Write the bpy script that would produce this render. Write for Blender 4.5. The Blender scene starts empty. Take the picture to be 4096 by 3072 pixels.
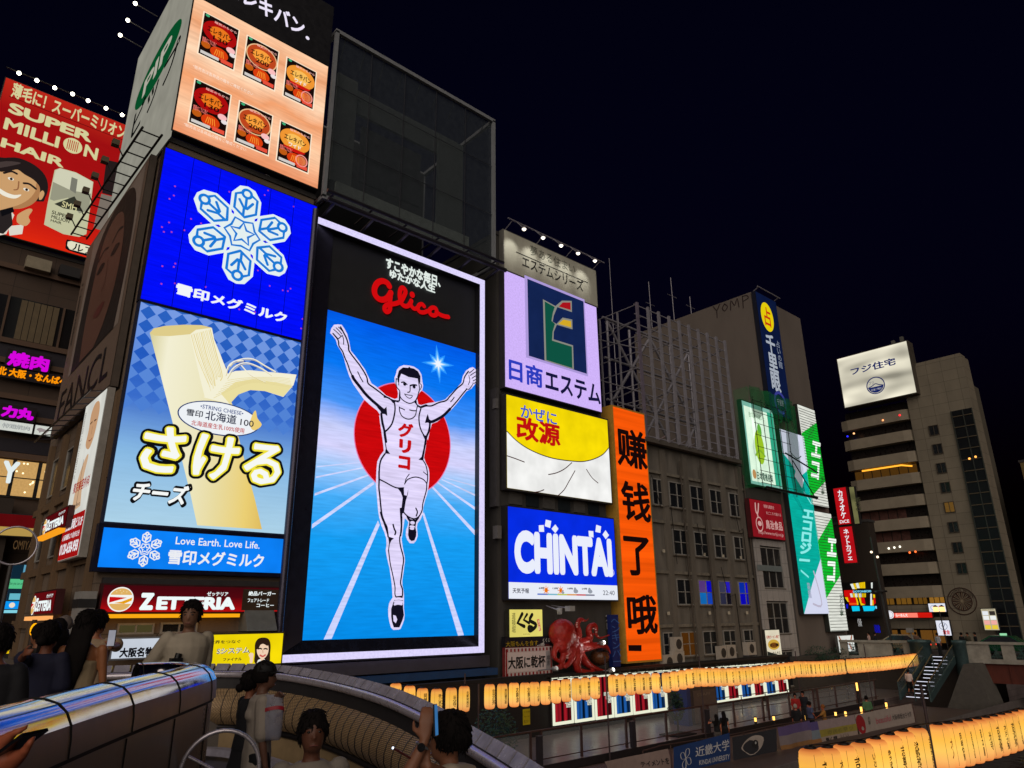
import bpy, bmesh, math, random
from mathutils import Vector, Matrix, noise
from mathutils.geometry import tessellate_polygon
R = math.radians
rnd = random.Random(7)
sc = bpy.context.scene
col = sc.collection

# ------------------------------------------------------------------ camera
FPX, HEAD, PITCH, ROLL = 2840.86, R(47.88877), R(18.26655), R(-0.64807)   # focal length in photo pixels (4096 wide), heading, pitch, roll
_f = Vector((math.cos(HEAD)*math.cos(PITCH), math.sin(HEAD)*math.cos(PITCH), math.sin(PITCH)))
_r = Vector((math.sin(HEAD), -math.cos(HEAD), 0))
_u = _r.cross(_f)
CR = _r*math.cos(ROLL)+_u*math.sin(ROLL)
CU = _u*math.cos(ROLL)-_r*math.sin(ROLL)
CF = _f
cam = bpy.data.cameras.new('camera'); camo = bpy.data.objects.new('camera', cam); col.objects.link(camo)
cam.sensor_width = 36; cam.sensor_fit = 'HORIZONTAL'; cam.lens = 36*FPX/4096
cam.clip_start = 0.05; cam.clip_end = 3000
camo.matrix_world = Matrix((( CR.x, CU.x, -CF.x, 0), (CR.y, CU.y, -CF.y, 0), (CR.z, CU.z, -CF.z, 0), (0, 0, 0, 1)))
sc.camera = camo

# ------------------------------------------------------------------ night sky, glow of the city behind the viewer
GLOW_EL, GLOW_AZ = 24, 225
w = bpy.data.worlds.new('World'); sc.world = w; w.use_nodes = True
nt = w.node_tree; bg = nt.nodes['Background']
sky = nt.nodes.new('ShaderNodeTexSky'); sky.sky_type = 'NISHITA'; sky.sun_disc = False
sky.sun_elevation = R(-3.0); sky.sun_rotation = R(90-GLOW_AZ); sky.air_density = 1.2; sky.dust_density = 0.4; sky.ozone_density = 6
nt.links.new(sky.outputs[0], bg.inputs[0]); bg.inputs[1].default_value = 0.11
sd = bpy.data.lights.new('city_glow', 'SUN'); so = bpy.data.objects.new('city_glow', sd); col.objects.link(so)
sd.energy = 1.5; sd.angle = R(70); sd.color = (1.0, 0.87, 0.74)  # added soft warm fill for the unseen neon behind the viewer
so.rotation_euler = (R(90-GLOW_EL), 0, R(GLOW_AZ+90))
sc.view_settings.view_transform = 'Standard'; sc.view_settings.look = 'None'
sc.view_settings.exposure = 0; sc.view_settings.gamma = 1
try:
    sc.cycles.use_denoising = True
    sc.cycles.max_bounces = 6; sc.cycles.sample_clamp_indirect = 3.0
    sc.cycles.use_light_tree = True
    sc.cycles.caustics_reflective = False; sc.cycles.caustics_refractive = False
except Exception: pass

# ------------------------------------------------------------------ photo pixel (4096 x 3072) -> point on a real plane
def ray(x, y): return CR*((x-2048)/FPX)+CU*(-(y-1536)/FPX)+CF
def atY(x, y, d): r = ray(x, y); return r*(d/r.y)
def atX(x, y, d): r = ray(x, y); return r*(d/r.x)
def atZ(x, y, d): r = ray(x, y); return r*(d/r.z)
def atD(x, y, d): return ray(x, y)*d
def crop(ox, oy, s): return lambda x, y: (ox+x*s, oy+y*s)
C1 = crop(0, 0, .63291); C2 = crop(0, 1000, .58770); C3 = crop(0, 1900, .70652)
C4 = crop(1100, 800, .5877); C5 = crop(1100, 1700, .5877)
D1 = crop(1900, 850, .5425); D2 = crop(1900, 1650, .5425); D3 = crop(2900, 1100, .5424); D4 = crop(2900, 1800, .5424)
D5 = crop(2100, 2400, .4973); D6 = crop(3000, 2400, .4955)
G1 = crop(1300, 1250, .31947); G2 = crop(1300, 1650, .30144); G3 = crop(1400, 2050, .30139); GG = crop(1450, 1000, .19286)
K1 = crop(0, 2350, .30140); K2 = crop(500, 2350, .27119); K3 = crop(850, 2550, .31463); K4 = crop(1350, 2600, .36166)
K5 = crop(0, 2750, .22604); K6 = crop(0, 1900, .36174)
L1 = crop(2150, 2600, .27125); L2 = crop(2650, 2600, .27125); L3 = crop(3200, 2600, .27125); L4 = crop(1900, 2700, .36166); L5 = crop(2650, 2700, .36166); L6 = crop(3450, 2350, .29204)
FULL = crop(0, 0, 4096/2212)

# ------------------------------------------------------------------ materials
def lin(c): c = c/255; return c/12.92 if c <= .04045 else ((c+.055)/1.055)**2.4
def rgb(c): return (lin(c[0]), lin(c[1]), lin(c[2]), 1)
_mc = {}
def E(c, k=1.0, tex=None, sample=False):
    """lit surface: c is the colour it shows (sRGB 0-255); tex 'led' = rows of diodes, 'back' = uneven backlight"""
    key = ('E', c, k, tex, sample)
    if key in _mc: return _mc[key]
    m = bpy.data.materials.new('lit_surface'); m.use_nodes = True; n = m.node_tree; n.nodes.clear()
    o = n.nodes.new('ShaderNodeOutputMaterial'); e = n.nodes.new('ShaderNodeEmission')
    e.inputs[0].default_value = rgb(c); e.inputs[1].default_value = k
    n.links.new(e.outputs[0], o.inputs[0])
    if tex:
        tc = n.nodes.new('ShaderNodeTexCoord')
        mp = n.nodes.new('ShaderNodeMapping'); n.links.new(tc.outputs['Object'], mp.inputs[0])
        mr = n.nodes.new('ShaderNodeMapRange')
        nz = n.nodes.new('ShaderNodeTexNoise'); n.links.new(mp.outputs[0], nz.inputs[0])
        if tex == 'led':
            mp.inputs['Scale'].default_value = (.25, .25, 3.2); nz.inputs['Scale'].default_value = 2.4; nz.inputs['Detail'].default_value = 4
            mr.inputs[3].default_value = k*.78; mr.inputs[4].default_value = k*1.16
        elif tex == 'dots':
            nz.inputs['Scale'].default_value = 9; nz.inputs['Detail'].default_value = 2
            mr.inputs[3].default_value = k*.88; mr.inputs[4].default_value = k*1.10
        elif tex == 'tube':
            mp.inputs['Scale'].default_value = (.3, .3, .9); nz.inputs['Scale'].default_value = .6; nz.inputs['Detail'].default_value = 1
            mr.inputs[3].default_value = k*.35; mr.inputs[4].default_value = k*1.5
        elif tex == 'band':
            mp.inputs['Scale'].default_value = (.02, .02, 1.0); nz.inputs['Scale'].default_value = 1.3; nz.inputs['Detail'].default_value = 6
            mr.inputs[3].default_value = k*.55; mr.inputs[4].default_value = k*1.35
        else:
            nz.inputs['Scale'].default_value = .8; nz.inputs['Detail'].default_value = 2
            mr.inputs[3].default_value = k*.85; mr.inputs[4].default_value = k*1.12
        mr.inputs[1].default_value = .25; mr.inputs[2].default_value = .75
        n.links.new(nz.outputs[0], mr.inputs[0]); n.links.new(mr.outputs[0], e.inputs[1])
    try: m.cycles.emission_sampling = 'FRONT_BACK' if sample else 'NONE'
    except Exception: pass
    _mc[key] = m; return m
def ramp_screen(stops, k=1.0, cloud=0.0, sample=True, grain=.10, each=0):
    """a lit picture whose colours run from the bottom (0) to the top (1) of the panel"""
    m = bpy.data.materials.new('screen_picture'); m.use_nodes = True; n = m.node_tree; n.nodes.clear()
    o = n.nodes.new('ShaderNodeOutputMaterial'); e = n.nodes.new('ShaderNodeEmission'); e.inputs[1].default_value = k
    n.links.new(e.outputs[0], o.inputs[0])
    tc = n.nodes.new('ShaderNodeTexCoord'); sp = n.nodes.new('ShaderNodeSeparateXYZ'); n.links.new(tc.outputs['Generated'], sp.inputs[0])
    cr = n.nodes.new('ShaderNodeValToRGB'); els = cr.color_ramp.elements
    while len(els) < len(stops): els.new(.5)
    for i, (p, c) in enumerate(stops): els[i].position = p; els[i].color = rgb(c)
    src = sp.outputs[2]
    if cloud:
        nz = n.nodes.new('ShaderNodeTexNoise'); nz.inputs['Scale'].default_value = 2.2; nz.inputs['Detail'].default_value = 5
        n.links.new(tc.outputs['Generated'], nz.inputs[0])
        ma = n.nodes.new('ShaderNodeMath'); ma.operation = 'MULTIPLY_ADD'; ma.inputs[1].default_value = cloud
        su = n.nodes.new('ShaderNodeMath'); su.operation = 'SUBTRACT'; su.inputs[1].default_value = cloud*.5
        n.links.new(nz.outputs[0], ma.inputs[0]); n.links.new(src, ma.inputs[2]); n.links.new(ma.outputs[0], su.inputs[0]); src = su.outputs[0]
    n.links.new(src, cr.inputs[0])
    mp = n.nodes.new('ShaderNodeMapping'); mp.inputs['Scale'].default_value = (.3, .3, 3.5)
    nz2 = n.nodes.new('ShaderNodeTexNoise'); nz2.inputs['Scale'].default_value = 2.5; nz2.inputs['Detail'].default_value = 3
    n.links.new(tc.outputs['Object'], mp.inputs[0]); n.links.new(mp.outputs[0], nz2.inputs[0])
    mr = n.nodes.new('ShaderNodeMapRange'); mr.inputs[1].default_value = .3; mr.inputs[2].default_value = .7
    mr.inputs[3].default_value = k*(1-grain); mr.inputs[4].default_value = k*(1+grain)
    n.links.new(nz2.outputs[0], mr.inputs[0]); n.links.new(mr.outputs[0], e.inputs[1])
    if each:
        oi = n.nodes.new('ShaderNodeObjectInfo'); m2 = n.nodes.new('ShaderNodeMapRange'); m2.inputs[3].default_value = k*(1-each); m2.inputs[4].default_value = k*(1+each*.4)
        n.links.new(oi.outputs['Random'], m2.inputs[0]); n.links.new(m2.outputs[0], e.inputs[1])
    n.links.new(cr.outputs[0], e.inputs[0])
    try: m.cycles.emission_sampling = 'FRONT_BACK' if sample else 'NONE'
    except Exception: pass
    return m
def stripes_x(stops, k=.97):
    """printed picture whose tone runs across the panel"""
    m = bpy.data.materials.new('printed_picture'); m.use_nodes = True; n = m.node_tree; n.nodes.clear()
    o = n.nodes.new('ShaderNodeOutputMaterial'); e = n.nodes.new('ShaderNodeEmission'); n.links.new(e.outputs[0], o.inputs[0])
    tc = n.nodes.new('ShaderNodeTexCoord'); sp = n.nodes.new('ShaderNodeSeparateXYZ'); n.links.new(tc.outputs['Generated'], sp.inputs[0])
    cr = n.nodes.new('ShaderNodeValToRGB'); els = cr.color_ramp.elements
    while len(els) < len(stops): els.new(.5)
    for i, (p, c) in enumerate(stops): els[i].position = p; els[i].color = rgb(c)
    n.links.new(sp.outputs[0], cr.inputs[0]); n.links.new(cr.outputs[0], e.inputs[0]); e.inputs[1].default_value = k
    try: m.cycles.emission_sampling = 'NONE'
    except Exception: pass
    return m
def M(c, rough=.7, metal=0, var=.15, scale=3.0, streak=0, bump=0, alpha=1.0, trans=0, spec=.4, brick=None):
    key = ('M', c, rough, metal, var, scale, streak, bump, alpha, trans, spec, brick)
    if key in _mc: return _mc[key]
    m = bpy.data.materials.new('surface'); m.use_nodes = True; n = m.node_tree; p = n.nodes['Principled BSDF']
    p.inputs['Roughness'].default_value = rough; p.inputs['Metallic'].default_value = metal
    p.inputs['Base Color'].default_value = rgb(c)
    p.inputs['Specular IOR Level'].default_value = spec
    if alpha < 1: p.inputs['Alpha'].default_value = alpha
    if trans: p.inputs['Transmission Weight'].default_value = trans
    tc = n.nodes.new('ShaderNodeTexCoord'); mp = n.nodes.new('ShaderNodeMapping'); n.links.new(tc.outputs['Object'], mp.inputs[0])
    out = None
    if var:
        if streak: mp.inputs['Scale'].default_value = (1, 1, 1/streak)
        nz = n.nodes.new('ShaderNodeTexNoise'); nz.inputs['Scale'].default_value = scale; nz.inputs['Detail'].default_value = 7; nz.inputs['Roughness'].default_value = .65
        n.links.new(mp.outputs[0], nz.inputs[0])
        mr = n.nodes.new('ShaderNodeMapRange'); mr.inputs[1].default_value = .3; mr.inputs[2].default_value = .7; mr.inputs[3].default_value = 1-var; mr.inputs[4].default_value = 1+var
        n.links.new(nz.outputs[0], mr.inputs[0])
        mx = n.nodes.new('ShaderNodeVectorMath'); mx.operation = 'SCALE'; mx.inputs[0].default_value = rgb(c)[:3]
        n.links.new(mr.outputs[0], mx.inputs['Scale']); out = mx.outputs[0]
        mr2 = n.nodes.new('ShaderNodeMapRange'); mr2.inputs[1].default_value = .3; mr2.inputs[2].default_value = .7
        mr2.inputs[3].default_value = max(.02, rough-.08); mr2.inputs[4].default_value = min(1, rough+.08)
        n.links.new(nz.outputs[0], mr2.inputs[0]); n.links.new(mr2.outputs[0], p.inputs['Roughness'])
        if bump:
            b = n.nodes.new('ShaderNodeBump'); b.inputs['Strength'].default_value = bump; b.inputs['Distance'].default_value = .02
            n.links.new(nz.outputs[0], b.inputs['Height']); n.links.new(b.outputs[0], p.inputs['Normal'])
    if brick:
        # joints between facade tiles: brick = (tile width, tile height, axis used as horizontal)
        sp = n.nodes.new('ShaderNodeSeparateXYZ'); n.links.new(tc.outputs['Object'], sp.inputs[0])
        cb = n.nodes.new('ShaderNodeCombineXYZ'); n.links.new(sp.outputs[brick[2]], cb.inputs[0]); n.links.new(sp.outputs[2], cb.inputs[1])
        bt = n.nodes.new('ShaderNodeTexBrick'); n.links.new(cb.outputs[0], bt.inputs[0])
        bt.inputs['Scale'].default_value = 1; bt.inputs['Brick Width'].default_value = brick[0]; bt.inputs['Row Height'].default_value = brick[1]
        bt.inputs['Mortar Size'].default_value = .02; bt.inputs['Color1'].default_value = (1, 1, 1, 1); bt.inputs['Color2'].default_value = (.9, .9, .9, 1); bt.inputs['Mortar'].default_value = (.45, .45, .45, 1)
        bt.offset = 0
        mu = n.nodes.new('ShaderNodeVectorMath'); mu.operation = 'MULTIPLY'
        if out: n.links.new(out, mu.inputs[0])
        else: mu.inputs[0].default_value = rgb(c)[:3]
        n.links.new(bt.outputs[0], mu.inputs[1]); out = mu.outputs[0]
    if out: n.links.new(out, p.inputs['Base Color'])
    _mc[key] = m; return m

# ------------------------------------------------------------------ objects
OFF = {}
def thing(name, label, cat, loc=(0, 0, 0), group=None, rotz=0):
    o = bpy.data.objects.new(name, None); col.objects.link(o); o.location = loc; o.rotation_euler = (0, 0, rotz)
    o.empty_display_size = .2
    o['label'] = label; o['category'] = cat
    if group: o['group'] = group
    OFF[o] = Vector(loc); return o
def tag(o, label, cat, group=None):
    o['label'] = label; o['category'] = cat
    if group: o['group'] = group
    return o
def sub(o, label): o['label'] = label; return o
def copy_tree(o, loc):
    c = o.copy(); col.objects.link(c); c.location = loc
    for ch in o.children:
        d = ch.copy(); col.objects.link(d); d.parent = c
        for g in ch.children:
            e = g.copy(); col.objects.link(e); e.parent = d
    return c
class MB:
    def __init__(s): s.v = []; s.f = []; s.m = []; s.mats = []; s.sm = []
    def mi(s, m):
        if m not in s.mats: s.mats.append(m)
        return s.mats.index(m)
    def add(s, vs, fs, m, smooth=False):
        b = len(s.v); s.v += [tuple(v) for v in vs]; k = s.mi(m)
        for f in fs: s.f.append([b+i for i in f]); s.m.append(k); s.sm.append(smooth)
        return s
    def box(s, x0, y0, z0, x1, y1, z1, m):
        x0, x1 = min(x0, x1), max(x0, x1); y0, y1 = min(y0, y1), max(y0, y1); z0, z1 = min(z0, z1), max(z0, z1)
        vs = [(x0, y0, z0), (x1, y0, z0), (x1, y1, z0), (x0, y1, z0), (x0, y0, z1), (x1, y0, z1), (x1, y1, z1), (x0, y1, z1)]
        return s.add(vs, [(0, 3, 2, 1), (4, 5, 6, 7), (0, 1, 5, 4), (1, 2, 6, 5), (2, 3, 7, 6), (3, 0, 4, 7)], m)
    def tube(s, p, q, r, m, n=8, r2=None, caps=True):
        p = Vector(p); q = Vector(q); d = q-p
        if d.length < 1e-6: return s
        a = d.orthogonal().normalized(); b = d.normalized().cross(a); r2 = r if r2 is None else r2
        vs = [p+(a*math.cos(2*math.pi*i/n)+b*math.sin(2*math.pi*i/n))*r for i in range(n)]+[q+(a*math.cos(2*math.pi*i/n)+b*math.sin(2*math.pi*i/n))*r2 for i in range(n)]
        fs = [(i, (i+1) % n, n+(i+1) % n, n+i) for i in range(n)]
        s.add(vs, fs, m, n > 5)
        if caps: s.add(vs, [tuple(range(n-1, -1, -1)), tuple(range(n, 2*n))], m)
        return s
    def path(s, pts, r, m, n=8, closed=False):
        """round bar through points; r number or list"""
        pts = [Vector(p) for p in pts]; N = len(pts); rs = r if isinstance(r, (list, tuple)) else [r]*N
        rings = []; a = None
        for i, p in enumerate(pts):
            if closed: t = pts[(i+1) % N]-pts[i-1]
            else: t = pts[min(i+1, N-1)]-pts[max(i-1, 0)]
            t.normalize()
            if a is None: a = t.orthogonal().normalized()
            else: a = (a-t*a.dot(t)); a.normalize()
            b = t.cross(a)
            rings.append([p+(a*math.cos(2*math.pi*k/n)+b*math.sin(2*math.pi*k/n))*rs[i] for k in range(n)])
        vs = [v for g in rings for v in g]; fs = []
        for i in range(N if closed else N-1):
            j = (i+1) % N
            for k in range(n): fs.append((i*n+k, i*n+(k+1) % n, j*n+(k+1) % n, j*n+k))
        s.add(vs, fs, m, True)
        if not closed: s.add(vs, [tuple(range(n-1, -1, -1)), tuple(range((N-1)*n, N*n))], m)
        return s
    def sweep(s, pts, prof, m, smooth=False, closed_prof=False, tilt=None):
        """profile (side, up) swept along a path; side = to the left of travel"""
        pts = [Vector(p) for p in pts]; N = len(pts); n = len(prof); vs = []
        for i, p in enumerate(pts):
            t = pts[min(i+1, N-1)]-pts[max(i-1, 0)]; t.z = 0; t.normalize(); sd = Vector((-t.y, t.x, 0))
            for (a, b) in prof: vs.append(p+sd*a+Vector((0, 0, b)))
        fs = []
        for i in range(N-1):
            for k in range(n if closed_prof else n-1):
                k2 = (k+1) % n
                fs.append((i*n+k, (i+1)*n+k, (i+1)*n+k2, i*n+k2))
        s.add(vs, fs, m, smooth)
        if closed_prof: s.add(vs, [tuple(range(n)), tuple(range((N-1)*n+n-1, (N-1)*n-1, -1))], m)
        return s
    def sphere(s, c, r, m, n=12, sx=1, sy=1, sz=1):
        c = Vector(c); vs = []; fs = []; h = n//2
        for i in range(h+1):
            t = math.pi*i/h
            for k in range(n):
                a = 2*math.pi*k/n; vs.append(c+Vector((r*sx*math.sin(t)*math.cos(a), r*sy*math.sin(t)*math.sin(a), r*sz*math.cos(t))))
        for i in range(h):
            for k in range(n): fs.append((i*n+k, (i+1)*n+k, (i+1)*n+(k+1) % n, i*n+(k+1) % n))
        return s.add(vs, fs, m, True)
    def lathe(s, c, prof, m, n=16, smooth=True):
        c = Vector(c); vs = [c+Vector((r*math.cos(2*math.pi*k/n), r*math.sin(2*math.pi*k/n), z)) for (r, z) in prof for k in range(n)]
        fs = [(i*n+k, i*n+(k+1) % n, (i+1)*n+(k+1) % n, (i+1)*n+k) for i in range(len(prof)-1) for k in range(n)]
        return s.add(vs, fs, m, smooth)
    def quad(s, a, b, c, d, m): return s.add([a, b, c, d], [(0, 1, 2, 3)], m)
    def build(s, name, parent=None):
        off = Vector((0, 0, 0)); p = parent
        while p is not None: off += OFF.get(p, Vector(p.location)); p = p.parent
        me = bpy.data.meshes.new(name)
        me.from_pydata([(v[0]-off.x, v[1]-off.y, v[2]-off.z) for v in s.v], [], s.f)
        for m in s.mats: me.materials.append(m)
        me.polygons.foreach_set('material_index', s.m); me.polygons.foreach_set('use_smooth', s.sm); me.update()
        o = bpy.data.objects.new(name, me); col.objects.link(o); OFF[o] = Vector((0, 0, 0))
        if parent is not None: o.parent = parent
        return o
def struct(name, mb): o = mb.build(name); o['kind'] = 'structure'; return o

# ------------------------------------------------------------------ lettering: outlines of the built-in typeface laid on a panel
_tc = {}
def glyphs(s, bold=0.0, vertical=False):
    key = (s, bold, vertical)
    if key in _tc: return _tc[key]
    cu = bpy.data.curves.new('lettering', 'FONT'); cu.body = '\n'.join(s) if vertical else s
    cu.resolution_u = 5 if s.isascii() and len(s) < 14 else 2
    if vertical: cu.align_x = 'CENTER'; cu.space_line = .92
    ob = bpy.data.objects.new('lettering', cu); me = bpy.data.meshes.new_from_object(ob)
    v0 = [(v.co.x, v.co.y) for v in me.vertices]; f0 = [tuple(p.vertices) for p in me.polygons]
    bpy.data.objects.remove(ob); bpy.data.curves.remove(cu); bpy.data.meshes.remove(me)
    vs = [(x, y, 0) for x, y in v0]; fs = list(f0)
    if bold:                                     # heavier weight: the outline laid down again all round itself
        n = 14 if bold < .07 else 36
        for i in range(n):
            a = 2*math.pi*i/n; b = len(vs)
            vs += [(x+bold*math.cos(a), y+bold*math.sin(a), .012*(i+1)) for x, y in v0]; fs += [tuple(b+k for k in f) for f in f0]
    if not vs: vs = [(0, 0, 0), (1, 0, 0), (1, 1, 0)]; fs = []
    x0 = min(v[0] for v in vs); x1 = max(v[0] for v in vs); y0 = min(v[1] for v in vs); y1 = max(v[1] for v in vs)
    r = (vs, fs, x0, y0, max(1e-4, x1-x0), max(1e-4, y1-y0)); _tc[key] = r; return r
def cat_rom(p, k=6, closed=False):
    n = len(p); out = []
    for i in range(n if closed else n-1):
        a = p[(i-1) % n] if closed or i > 0 else p[0]; b = p[i]; c = p[(i+1) % n]; d = p[(i+2) % n] if closed or i+2 < n else p[-1]
        for j in range(k):
            t = j/k
            out.append(tuple(.5*((2*b[q])+(-a[q]+c[q])*t+(2*a[q]-5*b[q]+4*c[q]-d[q])*t*t+(-a[q]+3*b[q]-3*c[q]+d[q])*t**3) for q in range(len(b))))
    if not closed: out.append(tuple(p[-1]))
    return out
class Art:
    """flat picture on a panel. axis 'Y': plane y = d seen from -y; axis 'X': plane x = d seen from -x. u runs right, v up."""
    def __init__(s, axis, d, step=.012): s.ax = axis; s.d = d; s.mb = MB(); s.cr = lambda x, y: (x, y); s.step = step
    def uv(s, x, y):
        x, y = s.cr(x, y)
        if s.ax == 'Y': p = atY(x, y, s.d); return (p.x, p.z)
        p = atX(x, y, s.d); return (-p.y, p.z)
    def P(s, u, v, l):
        if s.ax == 'Y': return Vector((u, s.d-l*s.step, v))
        return Vector((s.d-l*s.step, -u, v))
    def fill(s, uvs, m, l=1):
        n = len(uvs); pts = [s.P(a, b, l) for a, b in uvs]
        tr = tessellate_polygon([[Vector((a, b, 0)) for a, b in uvs]])
        fs = []
        for t in tr:
            a, b, c = [Vector(uvs[i]) for i in t]
            cr_ = (b.x-a.x)*(c.y-a.y)-(b.y-a.y)*(c.x-a.x)
            fs.append(t if cr_ > 0 else (t[0], t[2], t[1]))
        s.mb.add(pts, fs, m); return s
    def poly(s, px, m, l=1, smooth=0):
        uvs = [s.uv(*p) for p in px]
        if smooth: uvs = cat_rom(uvs, smooth, True)
        return s.fill(uvs, m, l)
    def rect(s, u0, v0, u1, v1, m, l=1): return s.fill([(u0, v0), (u1, v0), (u1, v1), (u0, v1)], m, l)
    def disc(s, u, v, ru, rv, m, l=1, n=40, a0=0, a1=360):
        pts = [(u+ru*math.cos(R(a0+(a1-a0)*i/n)), v+rv*math.sin(R(a0+(a1-a0)*i/n))) for i in range(n if a1-a0 >= 360 else n+1)]
        return s.fill(pts, m, l)
    def ring(s, u, v, ru, rv, w, m, l=1, n=40):
        vs = []; fs = []
        for i in range(n):
            a = 2*math.pi*i/n; vs += [s.P(u+ru*math.cos(a), v+rv*math.sin(a), l), s.P(u+(ru-w)*math.cos(a), v+(rv-w)*math.sin(a), l)]
        for i in range(n): j = (i+1) % n; fs.append((2*i, 2*j, 2*j+1, 2*i+1))
        s.mb.add(vs, fs, m); return s
    def line(s, uvs, w, m, l=1, smooth=4, closed=False, cap=True):
        if smooth and len(uvs) > 2: uvs = cat_rom(uvs, smooth, closed)
        q = [Vector(a) for a in uvs]; n = len(q); vs = []; fs = []
        ws = w if isinstance(w, (list, tuple)) else None
        for i in range(n):
            a = q[i-1] if (i or closed) else q[i]; b = q[(i+1) % n] if (i+1 < n or closed) else q[i]
            t = (b-a)
            if t.length < 1e-9: t = Vector((1, 0))
            t.normalize(); nn = Vector((-t.y, t.x))
            ww = w if ws is None else ws[0]+(ws[1]-ws[0])*i/(n-1)
            vs += [s.P(*(q[i]+nn*ww*.5), l), s.P(*(q[i]-nn*ww*.5), l)]
        for i in range(n if closed else n-1): j = (i+1) % n; fs.append((2*i, 2*i+1, 2*j+1, 2*j))
        s.mb.add(vs, fs, m)
        if cap and not closed and ws is None:
            for e, o_ in ((q[0], q[1]), (q[-1], q[-2])):
                d = (e-o_)
                if d.length < 1e-9: continue
                an = math.degrees(math.atan2(d.y, d.x)); s.disc(e.x, e.y, w/2, w/2, m, l, 8, an-90, an+90)
        return s
    def stroke(s, px, w, m, l=1, smooth=4, closed=False): return s.line([s.uv(*p) for p in px], w, m, l, smooth, closed)
    def textuv(s, t, u0, v0, u1, v1, m, bold=0.0, l=2, vertical=False, shear=0, keep=False):
        vs, fs, x0, y0, wx, hy = glyphs(t, bold, vertical)
        su = (u1-u0)/wx; sv = (v1-v0)/hy
        if keep:
            k = min(su, sv); u0 += (u1-u0-k*wx)/2; v0 += (v1-v0-k*hy)/2; su = sv = k
        s.mb.add([s.P(u0+(x-x0)*su+shear*(y-y0)*sv, v0+(y-y0)*sv, l+e) for x, y, e in vs], fs, m); return s
    def text(s, t, bl, tr, m, bold=0.0, l=2, vertical=False, shear=0, keep=False):
        a = s.uv(*bl); b = s.uv(*tr); return s.textuv(t, a[0], a[1], b[0], b[1], m, bold, l, vertical, shear, keep)
    def build(s, name, parent): return s.mb.build(name, parent)
def board(name, label, cat, axis, d, u0, v0, u1, v1, face, depth=.35, case=None, group=None, rim=.06, base=None):
    """a sign: housing box behind a lit or painted face; returns (thing, art on the face plane)"""
    case = case or M((38, 38, 42), .5)
    if axis == 'Y': loc = ((u0+u1)/2, d+depth/2, v0)
    else: loc = (d+depth/2, -(u0+u1)/2, v0)
    t = thing(name, label, cat, loc, group)
    b = MB()
    if axis == 'Y': b.box(u0-rim, d+.02, v0-rim, u1+rim, d+depth, v1+rim, case)
    else: b.box(d+.02, -u0+rim, v0-rim, d+depth, -u1-rim, v1+rim, case)
    b.build('housing', t)
    A = Art(axis, d)
    if face is not None:
        f = Art(axis, d); f.rect(u0, v0, u1, v1, face, 0); f.build('panel', t)
    return t, A
def rect_px(axis, d, tl, br, cr=None):
    A = Art(axis, d)
    if cr: A.cr = cr
    a = A.uv(*tl); b = A.uv(*br); return a[0], b[1], b[0], a[1]

# ================================================================== setting
ZP, ZB, ZW, ZD, ZR = -5.8, -6.1, -8.0, -1.55, -2.4      # promenade, boardwalk, water, upper deck, ramp
mb = MB(); mb.box(-700, -700, -9.6, 900, 900, -9.2, M((52, 48, 44), .9)); struct('ground', mb)
def water_mat():
    m = M((6, 9, 12), .06, 0, 0.0, spec=.6); n = m.node_tree; p = n.nodes['Principled BSDF']
    tc = n.nodes.new('ShaderNodeTexCoord'); nz = n.nodes.new('ShaderNodeTexNoise'); nz.inputs['Scale'].default_value = 1.6; nz.inputs['Detail'].default_value = 4
    b = n.nodes.new('ShaderNodeBump'); b.inputs['Strength'].default_value = .35; b.inputs['Distance'].default_value = .12
    n.links.new(tc.outputs['Object'], nz.inputs[0]); n.links.new(nz.outputs[0], b.inputs['Height']); n.links.new(b.outputs[0], p.inputs['Normal']); return m
mb = MB(); mb.quad((-200, -30, ZW), (300, -30, ZW), (300, 19.0, ZW), (-200, 19.0, ZW), water_mat()); struct('canal_water', mb)
stone = M((98, 90, 88), .75, 0, .25, 2.0, 0, .3)
pave = M((120, 108, 108), .34, 0, .22, 1.3, 0, .2, brick=(.6, .6, 0))
mb = MB(); mb.box(-60, 23.6, -9.2, 200, 70, ZP, pave); struct('promenade', mb)
mb = MB(); mb.box(-60, 17.4, -9.2, 57.2, 23.58, ZB, M((86, 70, 66), .6, 0, .25, 3.0)); mb.box(-60, 17.3, -9.2, 200, 17.4, ZB+.1, stone); struct('boardwalk', mb)
mb = MB(); mb.box(-60, 30.6, ZP, 6.3, 160, ZD-.02, M((105, 98, 92), .7, 0, .2)); struct('street', mb)
mb = MB(); mb.box(-12, 14.9, -3.2, 5.9, 30.6, ZD-.02, M((105, 98, 92), .7, 0, .2)); struct('bridge_approach', mb)

# ---- near bridge: curved ramp, upper deck
floor_m = M((112, 112, 130), .5, 0, .3, 4, 0, .3, brick=(.3, .3, 0))
mb = MB(); mb.box(-4, -6, -2.75, 6.0, 14.85, ZR, floor_m)
kerb = [(-.2+.8*i, 0, 0) for i in range(3)]
struct('bridge_ramp', mb)
dk = [(-4, -4), (-1.9, -.3), (-.35, 2.3), (.55, 3.65), (1.2, 4.7), (1.75, 5.5), (2.15, 6.1), (2.6, 7.2), (2.95, 8.4), (3.1, 10), (3.0, 14.85), (-4, 14.85)]
mb = MB(); n = len(dk)
mb.add([(x, y, ZD) for x, y in dk]+[(x, y, ZR+.01) for x, y in dk], [tuple(range(n))]+[(i, n+i, n+(i+1) % n, (i+1) % n) for i in range(n)], M((104, 98, 96), .6, 0, .2, 4, brick=(.4, .4, 0)))
struct('bridge_deck', mb)
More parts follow.
